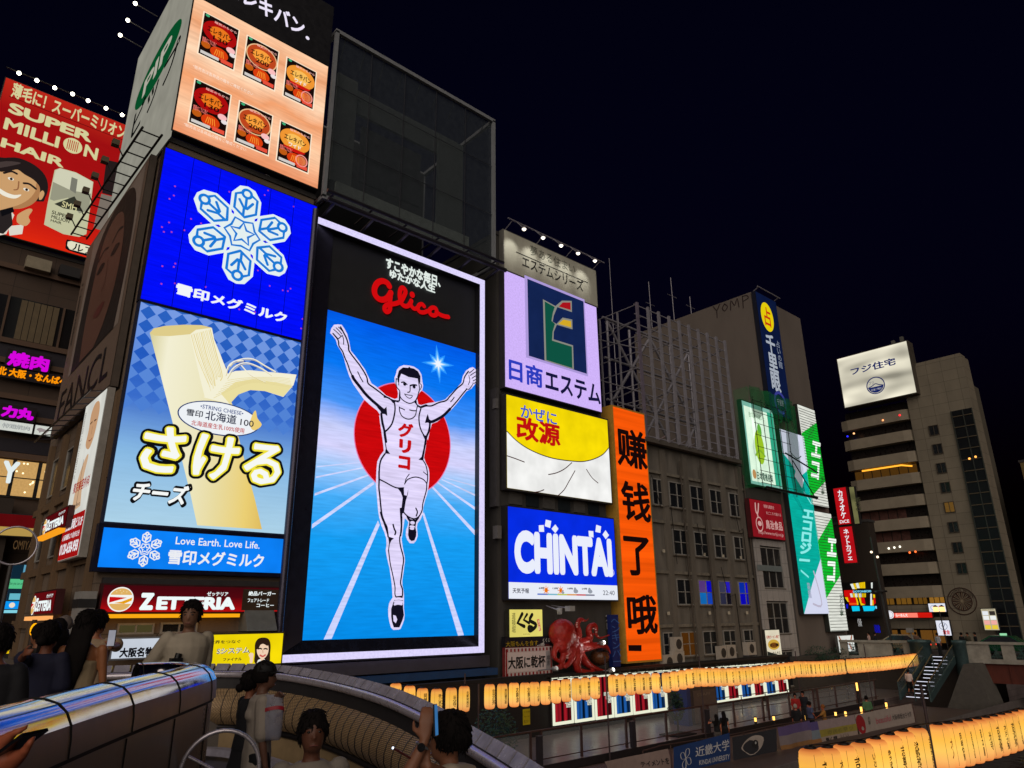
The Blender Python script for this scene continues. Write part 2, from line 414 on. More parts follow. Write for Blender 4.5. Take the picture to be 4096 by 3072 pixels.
# ramp parapet (far, curved): cover tiles, tube rail, bulged mesh, lower tube, base
rp = [(-3.4, 16.4, -.79), (-.4, 16.75, -.79), (2.4, 16.6, -.79), (4.6, 15.95, -.79), (5.85, 14.9, -.79), (6.32, 13.8, -.80), (6.56, 12.23, -.88), (6.42, 10.29, -.97), (6.18, 8.68, -1.11), (5.80, 7.37, -1.23), (5.29, 5.76, -1.36), (4.6, 4.2, -1.5), (3.6, 2.5, -1.68)]
rp = [Vector(p) for p in cat_rom(rp, 8)]
t = thing('ramp_parapet', 'curved bridge ramp wall with tiled cap, steel tube rail and bulging mesh', 'parapet', (6.2, 9.5, ZR))
steel = M((196, 190, 200), .3, .6, .1, 6); dsteel = M((60, 58, 60), .35, .8, .1)
def mesh_mat():
    m = M((196, 164, 124), .4, .25, .12, 14, 0, .2); n = m.node_tree; p = n.nodes['Principled BSDF']
    tc = n.nodes.new('ShaderNodeTexCoord'); v = n.nodes.new('ShaderNodeTexBrick'); sp = n.nodes.new('ShaderNodeSeparateXYZ'); cb = n.nodes.new('ShaderNodeCombineXYZ')
    n.links.new(tc.outputs['Object'], sp.inputs[0]); n.links.new(sp.outputs[1], cb.inputs[0]); n.links.new(sp.outputs[2], cb.inputs[1]); n.links.new(cb.outputs[0], v.inputs[0])
    v.inputs['Scale'].default_value = 1; v.inputs['Brick Width'].default_value = .05; v.inputs['Row Height'].default_value = .022; v.inputs['Mortar Size'].default_value = .005
    v.inputs['Color1'].default_value = rgb((200, 168, 126)); v.inputs['Color2'].default_value = rgb((180, 150, 112)); v.inputs['Mortar'].default_value = rgb((84, 70, 56))
    n.links.new(v.outputs[0], p.inputs['Base Color']); return m
mb = MB(); mb.sweep(rp, [(-.03, -.44), (-.12, -.53), (-.19, -.64), (-.23, -.76), (-.23, -.88), (-.18, -.99), (-.08, -1.07)], mesh_mat(), True); o = mb.build('mesh_panel', t)
mb = MB()
def along(pts, step):
    out = []; acc = 0; last = pts[0]; nxt = 0
    for i in range(1, len(pts)):
        seg = pts[i]-pts[i-1]; L = seg.length; d = seg.normalized()
        while nxt <= acc+L: out.append((pts[i-1]+d*(nxt-acc), d)); nxt += step
        acc += L
    return out
for p, d in along(rp, .26):
    sd = Vector((-d.y, d.x, 0)).normalized()
    mb.path([p+sd*a+Vector((0, 0, b)) for a, b in [(-.035, -.44), (-.125, -.53), (-.195, -.64), (-.235, -.76), (-.235, -.88), (-.185, -.99), (-.085, -1.07)]], .008, dsteel, 4)
mb.build('rib', t)
mb = MB(); mb.path([p+Vector((0, 0, -.19)) for p in rp], .062, steel, 10); mb.build('handrail', t)
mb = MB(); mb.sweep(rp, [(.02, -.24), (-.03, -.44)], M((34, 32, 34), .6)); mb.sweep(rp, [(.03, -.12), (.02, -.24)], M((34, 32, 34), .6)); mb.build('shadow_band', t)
mb = MB(); mb.path([p+Vector((0, 0, -1.13)) for p in rp], .07, dsteel, 10); mb.build('lower_rail', t)
mb = MB(); mb.sweep(rp, [(-.02, -1.1), (-.02, -1.75), (.16, -1.75), (.2, -.1)], M((146, 124, 92), .7, 0, .2, 3)); mb.build('base_wall', t)
mb = MB(); cm = M((176, 172, 188), .22, .4, .2, 5)
for p, d in along(rp, .31):
    sd = Vector((-d.y, d.x, 0)).normalized(); a = p-d*.135; b = p+d*.135
    q = [a+sd*.03+Vector((0, 0, -.13)), b+sd*.03+Vector((0, 0, -.13)), b+sd*.14, a+sd*.14, a+sd*.19+Vector((0, 0, -.03)), b+sd*.19+Vector((0, 0, -.03))]
    r0 = [v+Vector((0, 0, -.04)) for v in q]
    mb.add(q+r0, [(0, 1, 2, 3), (3, 2, 5, 4), (6, 9, 8, 7), (0, 6, 7, 1), (0, 3, 9, 6), (1, 7, 8, 2), (4, 5, 11, 10), (3, 4, 10, 9), (2, 8, 11, 5)], cm)
mb.build('cover_tile', t)
# kerb stones along the ramp edge
mb = MB(); mb.sweep(rp, [(-.62, -1.52), (-.62, -1.40), (-.42, -1.40), (-.42, -1.52)], M((150, 146, 160), .6, 0, .25, 6, 0, .4), False, True); struct('ramp_kerb', mb)
# near parapet: polished cap, stone panels
npp = [(-3.3, -2.9), (-1.6, .0), (-.45, 2.05), (.35, 3.35), (.95, 4.3), (1.5, 5.1), (1.9, 5.7), (2.06, 6.0), (2.07, 6.2), (1.97, 6.34), (1.80, 6.36)]
npp = [Vector((x, y, -.3)) for x, y in cat_rom(npp, 8)]
t = thing('bridge_parapet', 'curving bridge wall of brown stone panels under a broad polished steel cap', 'parapet', (1, 4.4, ZR))
polish = M((176, 170, 176), .12, 1.0, .05, 2)
prof = [(-.212, -.24), (-.211, -.17), (-.203, -.11), (-.180, -.062), (-.142, -.026), (-.09, -.007), (-.045, 0), (0, -.006), (.03, -.022), (.055, -.055), (.068, -.10), (.072, -.17), (.072, -.24)]
mb = MB(); mb.sweep(npp, prof[2:-2], polish, True); satin = M((92, 86, 86), .38, .7, .08, 2); mb.sweep(npp, prof[:3], satin, True); mb.sweep(npp, prof[-3:], satin, True); mb.build('cap', t)  # sides coloured darker so the bright reflection stays on the rolled top
mb = MB(); pm = M((96, 84, 80), .32, .2, .10, 1.2, 0, 0, spec=.5); mb.sweep(npp, [(-.19, -2.05), (-.19, -.26), (.06, -.26), (.06, -2.05)], pm); mb.build('stone_panel', t)
mb = MB(); mb.sweep(npp, [(-.2, -.262), (-.2, -.245), (.065, -.245), (.065, -.262)], M((20, 18, 18), .8)); mb.build('shadow_gap', t)
mb = MB()
for p, d in along(npp, .78):
    sd = Vector((-d.y, d.x, 0)).normalized()
    mb.path([p+sd*a*1.004+Vector((0, 0, b+.001)) for a, b in prof], .0045, M((20, 18, 18), .8), 4)
    for a in (-.192, .062): mb.tube(p+sd*a+Vector((0, 0, -.27)), p+sd*a+Vector((0, 0, -2.05)), .0045, M((20, 18, 18), .8), 4)
mb.build('joint', t)
# steel ring gate leaning at the parapet end
c0 = atD(880, 3085, 4.6)
t = thing('ring_barrier', 'bent silver tube barrier at the end of the bridge wall', 'barrier', (c0.x, c0.y, ZR))
mb = MB(); ax = CR*.9+CF*.4; ax.z = 0; ax.normalize()
mb.path([c0+ax*(.24*math.cos(a))+Vector((0, 0, .24*math.sin(a))) for a in [2*math.pi*i/32 for i in range(32)]], .014, steel, 8, True); mb.build('ring', t)
mb = MB(); mb.tube(c0+Vector((0, 0, -.24)), (c0.x, c0.y, ZR), .018, steel); mb.build('post', t)
mb = MB(); mb.tube(c0+ax*-.2+Vector((0, 0, .1)), c0+ax*.2+Vector((0, 0, -.12)), .01, steel); mb.build('crossbar', t)

# ================================================================== buildings (walls first, signs after)
def building(name, label, x0, x1, y0, y1, z0, z1, m, cat='building', roof=True):
    t = thing(name, label, cat, ((x0+x1)/2, (y0+y1)/2, z0))
    mb = MB(); mb.box(x0, y0, z0, x1, y1, z1, m); mb.build('wall', t)
    if roof:
        mb = MB(); mb.box(x0-.08, y0-.08, z1, x1+.08, y1+.08, z1+.25, M((60, 58, 58), .8)); mb.build('roof_edge', t)
    return t
glass_d = M((30, 33, 38), .2, 0, .25, 1.5, spec=.6)
alu = M((158, 156, 152), .5, .2, .1)
def win_y(t, x0, z0, x1, z1, y, pane=None, bars=(2, 2), fr=None, w=.07):
    """window in a wall at plane y facing -y: frame, pane as sub-part"""
    fr = fr or alu
    mb = MB()
    mb.box(x0, y-.09, z0, x1, y-.005, z0+w, fr); mb.box(x0, y-.09, z1-w, x1, y-.005, z1, fr)
    mb.box(x0, y-.09, z0+w, x0+w, y-.005, z1-w, fr); mb.box(x1-w, y-.09, z0+w, x1, y-.005, z1-w, fr)
    for i in range(1, bars[0]): xx = x0+(x1-x0)*i/bars[0]; mb.box(xx-.03, y-.08, z0+w, xx+.03, y-.006, z1-w, fr)
    for i in range(1, bars[1]): zz = z0+(z1-z0)*i/bars[1]; mb.box(x0+w, y-.07, zz-.025, x1-w, y-.007, zz+.025, fr)
    mb.box(x0-.08, y-.16, z0-.08, x1+.08, y-.005, z0-.003, M((104, 96, 86), .8))
    f = mb.build('window', t)
    p = MB(); panes = pane if isinstance(pane, list) else [pane or glass_d]; nx_ = 2 if len(panes) == 4 else 1
    for i, pm_ in enumerate(panes):
        a, b = x0+w+(x1-x0-2*w)*(i % nx_)/nx_, x0+w+(x1-x0-2*w)*(i % nx_+1)/nx_; c, d = z0+w+(z1-z0-2*w)*(i//nx_)/nx_, z0+w+(z1-z0-2*w)*(i//nx_+1)/nx_
        p.quad((a, y-.03, c), (b, y-.03, c), (b, y-.03, d), (a, y-.03, d), pm_)
    p.build('pane', f)
    return f
def win_x(t, y0, z0, y1, z1, x, pane=None, fr=None, bars=(1, 1), w=.07):
    fr = fr or alu; mb = MB()
    mb.box(x-.09, y0, z0, x-.005, y1, z0+w, fr); mb.box(x-.09, y0, z1-w, x-.005, y1, z1, fr)
    mb.box(x-.09, y0, z0+w, x-.005, y0+w, z1-w, fr); mb.box(x-.09, y1-w, z0+w, x-.005, y1, z1-w, fr)
    for i in range(1, bars[0]): yy = y0+(y1-y0)*i/bars[0]; mb.box(x-.08, yy-.03, z0+w, x-.006, yy+.03, z1-w, fr)
    for i in range(1, bars[1]): zz = z0+(z1-z0)*i/bars[1]; mb.box(x-.07, y0+w, zz-.025, x-.007, y1-w, zz+.025, fr)
    f = mb.build('window', t)
    p = MB(); p.quad((x-.03, y1-w, z0+w), (x-.03, y0+w, z0+w), (x-.03, y0+w, z1-w), (x-.03, y1-w, z1-w), pane or glass_d); p.build('pane', f)
    return f

# A: corner building carrying the blue and cheese boards
wallA = M((118, 102, 88), .75, 0, .25, .8, 6, .2, brick=(1.2, .9, 1))
tA = building('corner_building', 'brown corner building covered in blue and cheese billboards beside the street', 6.75, 13.85, 30.45, 46, ZP, 20.7, wallA)
mb = MB()
for y in (31.0, 34.2, 37.4, 40.6, 43.8): mb.box(6.52, y, -1.5, 6.74, y+.55, 9.0, M((110, 88, 66), .7, 0, .2, 2, 5))
for z in (-.2, 2.2, 5.4): mb.box(6.6, 30.5, z, 6.73, 46, z+.35, M((110, 88, 66), .7, 0, .2, 2))
mb.build('pilaster', tA)
for y in (32.1, 35.3, 38.5, 41.7):
    for z in (2.9, 6.1): win_x(tA, y, z, y+1.6, z+2.0, 6.74)
A = Art('Y', 30.44); A.cr = C3
for a, b in (((665, 840), (865, 900)), ((910, 835), (1110, 895))):
    u0, v1 = A.uv(*a); u1, v0 = A.uv(*b); win_y(tA, u0, v0, u1, v1, 30.44, E((86, 78, 46), .6) if a[0] < 700 else None, (2, 1))
u0, v1 = A.uv(1360, 765); u1, v0 = A.uv(1515, 880)
mb = MB(); sh = M((120, 122, 120), .5, .3); mb.add([(u0, 30.0, v1), (u1, 30.0, v1), (u1, 30.44, v1), (u0, 30.44, v1), (u0, 29.5, v0), (u1, 29.5, v0), (u1, 30.44, v0), (u0, 30.44, v0)], [(0, 1, 5, 4), (0, 4, 7, 3), (1, 2, 6, 5), (0, 3, 2, 1)], sh); mb.build('awning', tA)
u0, v1 = A.uv(440, 660); u1, v0 = A.uv(535, 900)
mb = MB(); mb.box(6.2, 29.9, v0, 6.72, 30.9, v1, M((150, 148, 146), .5, 0, .15)); mb.box(6.18, 29.88, v0+.9, 6.74, 30.92, v0+1.2, M((40, 40, 42), .5)); mb.build('cabinet', tA)
mb = MB(); mb.box(6.9, 30.1, 1.35, 13.8, 30.42, 1.6, M((50, 48, 50), .6)); mb.box(6.9, 30.1, -2.0, 13.8, 30.42, -1.75, M((96, 84, 72), .7)); mb.build('ledge', tA)

# B: black tower with the runner screen
blk = M((34, 35, 40), .45, .2, .15, 2)
wallD = M((108, 103, 96), .8, 0, .38, .9, 5, .4)
tB = building('screen_tower', 'black tower framing the tall running athlete screen', 13.9, 25.75, 31.2, 45, ZP, 20.2, M((40, 38, 40), .6, 0, .2), roof=False)
gx0, gz0, gx1, gz1 = 13.95, -1.65, 24.97, 19.5
tF = thing('light_border', 'white lit outline round the running athlete screen', 'light border', (19.4, 30.3, gz0))
lw = E((222, 214, 255), 1.0, 'dots', True)
mb = MB(); mb.box(gx0, 29.98, gz1-.3, gx1, 30.1, gz1, lw); mb.build('light_strip', tF)
mb = MB(); mb.box(gx1-.28, 29.98, gz0+.3, gx1, 30.1, gz1-.3, lw); mb.build('light_strip', tF)
mb = MB(); mb.box(gx0, 29.98, gz0, gx1, 30.1, gz0+.3, lw); mb.build('light_strip', tF)
mb = MB()
mb.box(gx1-.27, 30.1, gz0, gx1, 31.2, gz1, blk); mb.box(gx0, 30.1, gz1-.29, gx1-.27, 31.2, gz1, blk)
mb.add([(gx0, 30.1, gz0+.29), (gx1-.28, 30.1, gz0+.29), (gx1-.28, 30.5, -.82), (15.1, 30.5, -.82)], [(0, 1, 2, 3)], M((30, 29, 36), .25, .3))
mb.add([(gx0, 30.1, gz0+.29), (15.1, 30.5, -.82), (15.1, 30.5, gz1-.3), (gx0, 30.1, gz1-.3)], [(0, 1, 2, 3)], M((46, 45, 58), .35, .3))
mb.box(gx0, 30.5, gz0-.1, gx1, 31.19, gz0, blk); mb.build('bezel', tF)
mb = MB(); mb.path([(13.75, 29.9, gz0-.2), (13.75, 29.9, gz1+.3)], .16, M((70, 68, 84), .3, .6), 12); mb.build('corner_column', tF)
# catwalk pipes over the frame
tC = thing('sign_catwalk', 'dark pipe catwalk on brackets above the white screen frame', 'catwalk', (19.5, 29.6, 20.0))
mb = MB(); pip = M((64, 62, 70), .4, .6)
mb.tube((14.0, 29.1, 20.15), (25.9, 29.1, 20.15), .13, pip); mb.tube((14.0, 29.3, 20.75), (25.9, 29.3, 20.75), .1, pip); mb.build('pipe', tC)
for x in (14.4, 16.7, 18.9, 21.1, 23.3, 25.4):
    mb = MB(); mb.tube((x, 29.1, 20.15), (x, 31.2, 19.75), .09, pip); mb.tube((x, 29.3, 20.75), (x, 31.2, 20.7), .06, pip); mb.build('bracket', tC)
# mesh-clad box on top of the tower
tG = thing('mesh_box', 'dark see-through mesh box with pale inner panels on the tower roof', 'roof structure', (19.9, 30.5, 20.6))
mb = MB(); fr = M((140, 144, 150), .5, .2, .1)
bx = (14.15, 25.7, 30.0, 38.0, 20.75, 31.5)
for x in (bx[0], bx[1]):
    for y in (bx[2], bx[3]): mb.box(x-.1, y-.1, bx[4], x+.1, y+.1, bx[5], fr)
for z in (bx[4], bx[5]):
    for y in (bx[2], bx[3]): mb.box(bx[0]-.1, y-.1, z-.12, bx[1]+.1, y+.1, z+.12, fr)
    for x in (bx[0], bx[1]): mb.box(x-.1, bx[2]+.1, z-.12, x+.1, bx[3]-.1, z+.12, fr)
mb.build('corner_frame', tG)
mb = MB(); th = M((70, 72, 80), .5, .5)
for i in range(1, 5): x = bx[0]+(bx[1]-bx[0])*i/5; mb.box(x-.018, 30.02, bx[4], x+.018, 30.07, bx[5], th)
for i in range(1, 3): z = bx[4]+(bx[5]-bx[4])*i/3; mb.box(bx[0], 30.0, z-.015, bx[1], 30.03, z+.015, th)
mb.build('grille', tG)
mb = MB(); mb.box(14.2, 30.12, 20.9, 25.65, 30.14, 31.4, M((70, 78, 84), .3, 0, .2, 3, 0, 0, .34, spec=.6)); mb.build('mesh_cloth', tG)
mb = MB(); pn = M((150, 162, 156), .7, 0, .2); mb.box(15.6, 31.6, 21.8, 25.0, 31.8, 23.2, pn); mb.box(16.0, 32.2, 28.8, 24.4, 32.4, 30.4, M((86, 94, 96), .7)); mb.box(15.3, 31.8, 23.3, 16.6, 32.0, 30.6, M((100, 108, 108), .7)); mb.box(22.6, 31.8, 23.3, 24.6, 32.0, 30.0, M((92, 100, 100), .7)); mb.box(17.5, 32.6, 24.6, 21.8, 32.8, 28.4, M((44, 46, 54), .7))
mb.build('inner_panel', tG)
mb = MB(); mb.box(14.3, 37.8, 20.8, 25.6, 38.0, 31.4, M((20, 21, 26), .7)); mb.build('back_wall', tG)
mb = MB()
for i in range(9): x = bx[0]+.6+i*1.3; mb.tube((x, 30.0, bx[5]+.1), (x+.3, 31.2, bx[5]-.6), .03, th, 6)
mb.build('truss', tG)
# low storey under the frame
mb = MB(); mb.box(14.0, 30.3, -2.35, 25.6, 31.2, -1.8, M((62, 60, 70), .6)); mb.box(13.9, 30.0, -2.75, 25.9, 31.2, -2.42, M((30, 66, 112), .45)); mb.build('canopy', tB)
mb = MB()
for i in range(10): x = 14.4+i*1.15; mb.box(x, 31.1, ZP, x+1.0, 31.19, -2.9, M((62, 56, 52), .6, 0, .2)); mb.box(x+1.0, 31.05, ZP, x+1.15, 31.19, -2.9, M((28, 27, 28), .6))
mb.build('shopfront', tB)
A = Art('Y', 31.0); A.cr = C5; A.poly([(933, 2280/1), (1030, 2280), (1030, 2300), (933, 2300)], E((150, 190, 90), .6), 1) if False else None

# C: grey slab building with the lavender, yellow and blue-white boards
tCc = building('grey_slab_building', 'narrow grey building stacked with lavender, yellow and blue boards', 26.35, 35.7, 30.5, 44, ZP, 23.4, M((66, 64, 62), .7, 0, .22, 1.2, 4))
mb = MB()
for i in range(6): mb.box(27.2+i*1.35, 30.42, 6.25, 28.2+i*1.35, 30.5, 6.95, M((40, 46, 50), .2) if i % 2 else M((84, 82, 80), .6))
mb.build('window_band', tCc)
mb = MB(); mb.box(26.1, 30.3, 6.0, 26.34, 30.9, 13.0, M((86, 84, 86), .5, .2)); mb.box(26.0, 30.2, 11.7, 26.2, 30.5, 12.3, M((110, 108, 108), .5)); mb.box(26.0, 30.1, 4.2, 26.3, 30.5, 4.9, M((110, 108, 108), .5)); mb.build('duct', tCc)

# D: old brown building with windows, bare billboard frame on the roof
tD = building('old_brown_building', 'weathered brown office building with four rows of windows', 38.7, 53.2, 30.6, 46, ZP, 11.8, wallD)
mb = MB()
for x in (39.9, 42.2, 44.9, 47.4, 49.9, 52.4): mb.box(x-.28, 30.38, ZP, x+.28, 30.595, 11.6, M((104, 98, 90), .8, 0, .35, 1.2, 6))
mb.build('pilaster', tD)
A = Art('Y', 30.58); A.cr = D2
cols = [(A.uv(1425, 510)[0], A.uv(1545, 690)[0]), (A.uv(1580, 545)[0], A.uv(1695, 715)[0]), (A.uv(1725, 575)[0], A.uv(1830, 745)[0]), (A.uv(1868, 600)[0], A.uv(1970, 760)[0])]
cols = [(A.uv(1300, 487)[0], A.uv(1385, 665)[0])]+cols
rows = [(A.uv(1425, 690)[1], A.uv(1425, 512)[1]), (A.uv(1460, 1040)[1], A.uv(1460, 865)[1]), (A.uv(1490, 1412)[1], A.uv(1490, 1232)[1])]
A.cr = D5; rows = [(z0-.06, z1+.06) for z0, z1 in rows]; cols = [(x0-.06, x1+.1) for x0, x1 in cols]; rows.append((A.uv(1270, 455)[1], A.uv(1265, 255)[1]))
mb = MB()
for z in (rows[0][1]+.35, rows[1][1]+.3, rows[2][1]+.3, rows[3][1]+.3): mb.box(38.7, 30.42, z, 53.2, 30.59, z+.2, M((118, 112, 102), .8, 0, .3))
mb.build('ledge', tD)
e_ = lambda *c: E(c, .8, 'back'); nb_ = M((30, 30, 60), .2)
bl = [[e_(20, 110, 190), e_(24, 70, 190), e_(90, 60, 130), e_(14, 10, 200)], [e_(44, 44, 66), nb_, e_(60, 60, 86), e_(40, 30, 190)], [e_(14, 10, 190), e_(16, 16, 170), e_(10, 50, 180), e_(18, 8, 214)]]
for ri, (z0, z1) in enumerate(rows):
    for ci, (x0, x1) in enumerate(cols):
        pane = None
        if ri == 2 and ci in (2, 3, 4): pane = bl[ci-2]
        if ri == 3 and ci == 1: pane = E((120, 70, 22), .35, 'dots')
        if ri < 3 and ci == 0 and ri != 0: continue
        win_y(tD, x0, z0, x1, z1, 30.59, pane)
for z in (4.3, .2):
    for x in (41.4, 46.3, 48.8, 51.3): mb = MB(); mb.box(x-.09, 30.3, z-.09, x+.09, 30.38, z+.12, M((190, 182, 164), .6)); mb.build('wall_lamp_box', tD)
mb = MB()
for x in (39.3, 44.1, 46.8, 52.9): mb.path([(x, 30.3, ZP), (x+.05, 30.3, 3), (x, 30.3, 11)], .06, M((70, 62, 54), .6), 6)
mb.build('drain_pipe', tD)
mb = MB()
for x_, a_, b_ in ((40.6, 9.5, 2.0), (45.7, 6.5, 1.2), (48.3, 3.5, 1.6), (51.0, 8.5, 1.0)): mb.path([(x_, 30.32, a_), (x_+b_*.4, 30.3, a_-2.2), (x_+b_, 30.32, a_-1.9), (x_+b_*1.1, 30.32, a_-6)], .025, M((22, 20, 20), .7), 5)
mb.build('cable', tD)
tS = thing('empty_billboard', 'bare steel lattice of an empty rooftop billboard over the brown building', 'billboard', (46, 31.5, 11.9))
gv = M((150, 148, 158), .5, .3, .15, 3)
sx0, sx1, sz0, sz1 = 40.0, 52.0, 12.15, 22.6
for i in range(10):
    x = sx0+(sx1-sx0)*i/9
    mb = MB(); mb.box(x-.11, 30.0, sz0, x+.11, 30.16, sz1, M((150, 140, 160), .4, .5) if i == 0 else gv); mb.build('upright', tS)
mb = MB()
for k in range(14): z = sz0+.15+(sz1-sz0-.3)*k/13; mb.box(sx0-.2, 30.17, z-.035, sx1+.2, 30.24, z+.035, gv)
mb.build('rail', tS)
mb = MB()
for i in range(5):
    x = sx0+.5+(sx1-sx0-1)*i/4
    mb.tube((x, 33.5, sz0), (x, 33.5, sz1-.3), .12, gv, 6); mb.tube((x, 30.2, sz1-1), (x, 33.5, sz1-1.6), .06, gv, 6); mb.tube((x, 30.2, sz0+4), (x, 33.5, sz0+3.6), .06, gv, 6)
    if i < 4:
        x2 = sx0+.5+(sx1-sx0-1)*(i+1)/4
        for k in range(3):
            z0 = sz0+k*3.4; z1 = z0+3.4
            if (i+k) % 2: mb.tube((x, 33.5, z0), (x2, 33.5, z1), .13, gv, 6)
            else: mb.tube((x2, 33.5, z0), (x, 33.5, z1), .13, gv, 6)
for k in range(4): z = sz0+.2+k*3.4; mb.tube((sx0, 33.5, z), (sx1, 33.5, z), .1, gv, 6)
mb.build('back_truss', tS)
mb = MB()
for k in range(9): z = sz0+.3+k*1.25; mb.box(sx0-.03, 30.2, z-.03, sx0+.03, 37, z+.03, gv)
for y in (32, 33.8, 35.5, 37): mb.box(sx0-.05, y-.06, sz0, sx0+.05, y+.06, sz1-.2, gv)
for k in range(3): mb.tube((sx0, 30.3, sz0+k*3.4), (sx0, 36.8, sz0+3.2+k*3.4), .05, gv, 6)
mb.build('side_truss', tS)
mb = MB(); mb.box(sx0-.3, 29.9, sz0-.35, sx1+.3, 30.3, sz0-.05, M((90, 84, 78), .6)); mb.build('base_beam', tS)
for i in range(9):
    mb = MB(); x = sx0+1.2+i*1.2; mb.tube((x, 29.3, sz0+.1), (x, 30.1, sz0-.15), .04, gv, 6); mb.build('bracket', tS)

# E: narrow tiled building under the green netted sign
tE = building('tiled_narrow_building', 'narrow pale tiled building beneath the green netted sign', 53.3, 59.0, 30.4, 45, ZP, 10.2, M((82, 78, 76), .7, 0, .2, 1.5, 4))
mb = MB(); wt = M((176, 172, 170), .35, 0, .08, 3, brick=(.9, 1.1, 0))
for x0, x1 in ((53.4, 54.1), (57.6, 58.3)): mb.box(x0, 30.2, ZP, x1, 30.39, 5.9, wt)
for z0, z1 in ((5.4, 5.9), (1.1, 2.0), (-2.6, -1.5)): mb.box(54.1, 30.2, z0, 57.6, 30.39, z1, wt)
mb.build('tile_band', tE)
for z0, z1, p in ((2.1, 5.3, None), (-1.4, 1.0, None), (-5.3, -2.7, None)): win_y(tE, 54.2, z0, 57.5, z1, 30.39, p, (3, 2))
A = Art('Y', 30.2); A.cr = D4; a = A.uv(235, 845); b = A.uv(420, 900)
mb = MB(); mb.box(a[0], 30.15, b[1], b[0], 30.2, a[1], M((120, 130, 132), .5)); mb.build('sign_strip', tE)
A.text('占い鑑定', (245, 880), (420, 880-20), M((40, 44, 60), .6), .01, 5)
# F: tall windowless building behind with the fortune teller strip
tFw = building('tall_windowless_building', 'tall windowless beige building with graffiti near its roof', 58.45, 68.2, 30.5, 44.6, ZP, 29.4, M((112, 103, 97), .8, 0, .12, .5, 3), roof=False)
A = Art('X', 58.44); A.cr = D3
gm = M((50, 34, 36), .8)
def graf(pts): A.line([(u0_+a*gw, v0_+b*gh) for a, b in pts], .10, gm, 1, 3)
p0 = A.uv(*D1(1760, 755)) if False else None
A.cr = D1
a = A.uv(1765, 765); b = A.uv(2020, 640); u0_, v0_ = a; gw = (b[0]-a[0])/4.0; gh = 1.05
graf([(0, 1), (.35, .5), (.75, 1)]); graf([(.35, .5), (.3, -.25)]); graf([(1.3, .85), (1.0, .5), (1.25, .15), (1.6, .5), (1.3, .85)])
graf([(1.9, .05), (2.05, .95), (2.4, .35), (2.75, .95), (2.85, .05)]); graf([(3.3, -.2), (3.35, .95)]); graf([(3.35, .95), (3.8, .9), (3.95, .6), (3.35, .45)])
A.build('graffiti', tFw)
mb = MB()
for x, y, h in ((59.5, 40, 5.5), (60.5, 38.5, 3), (61, 44, 7)): mb.tube((x, y, 29.4), (x, y, 29.4+h), .05, gv, 6); mb.tube((x-.8, y, 29.4+h*.6), (x+.8, y, 29.4+h*.6), .03, gv, 5)
mb.build('antenna', tFw)
mb = MB(); mb.tube((58.4, 29.7, 29.7), (62.6, 29.7, 29.7), .07, gv, 6); mb.tube((58.6, 29.7, 29.7), (58.6, 30.6, 29.3), .05, gv, 6); mb.tube((62.3, 29.7, 29.7), (62.3, 30.6, 29.3), .05, gv, 6); mb.build('lamp_bar', tFw)
tRA = thing('roof_antenna', 'thin television mast rising behind the empty billboard frame', 'antenna', (50.5, 41, 11.9))
mb = MB(); mb.tube((50.5, 41, 11.8), (50.5, 41, 34.5), .07, gv, 6, .03); mb.tube((49.4, 41, 27.4), (51.8, 41, 27.2), .04, gv, 6)
for dx in (-.8, -.3, .3, .8): mb.tube((50.5+dx, 40.6, 27.4), (50.5+dx, 41.4, 27.4), .025, gv, 5)
mb.build('mast', tRA)

# ================================================================== signs and screens
W_ = E((236, 238, 242), 1.0); BK = E((14, 14, 18), 1.0)
def snowflake(A, cu, cv, S, white, blue, l=2, lw=.035):
    def loc(a, x, y): c, s_ = math.cos(a), math.sin(a); return (cu+S*(x*c-y*s_), cv+S*(x*s_+y*c))
    for k in range(6):
        a = R(90+60*k)
        if white: A.fill([loc(a, *p) for p in [(0, -.20), (.40, -.20), (.47, -.29), (.80, -.29), (.90, -.22), (1.0, -.15), (1.04, 0), (1.0, .15), (.90, .22), (.80, .29), (.47, .29), (.40, .20), (0, .20)]], white, l)
    for k in range(6):
        a = R(90+60*k)
        A.line([loc(a, *p) for p in [(.36, 0), (.50, .21), (.80, .21), (.86, .10)]], lw*S*1.5, blue, l+1, 0)
        A.line([loc(a, *p) for p in [(.36, 0), (.50, -.21), (.80, -.21), (.86, -.10)]], lw*S*1.5, blue, l+1, 0)
        A.ring(*loc(a, .87, 0), .115*S, .115*S, lw*S*1.6, blue, l+1, 20)
        A.line([loc(a, .40, .03), loc(a, .55, .03), loc(a, .70, .13)], lw*S*1.5, blue, l+1, 0)
        A.line([loc(a, .55, -.03), loc(a, .70, -.13)], lw*S*1.5, blue, l+1, 0); A.line([loc(a, .55, 0), loc(a, .76, 0)], lw*S*1.5, blue, l+1, 0)
        b = R(90+60*k+30); A.line([loc(b, .22, -.13), loc(b, .34, 0), loc(b, .22, .13)], lw*S*1.2, blue, l+1, 0)
    st = [loc(R(90+36*i), .235 if i % 2 == 0 else .115, 0) for i in range(10)]
    A.line(st, lw*S*1.4, blue, l+1, 0, True)

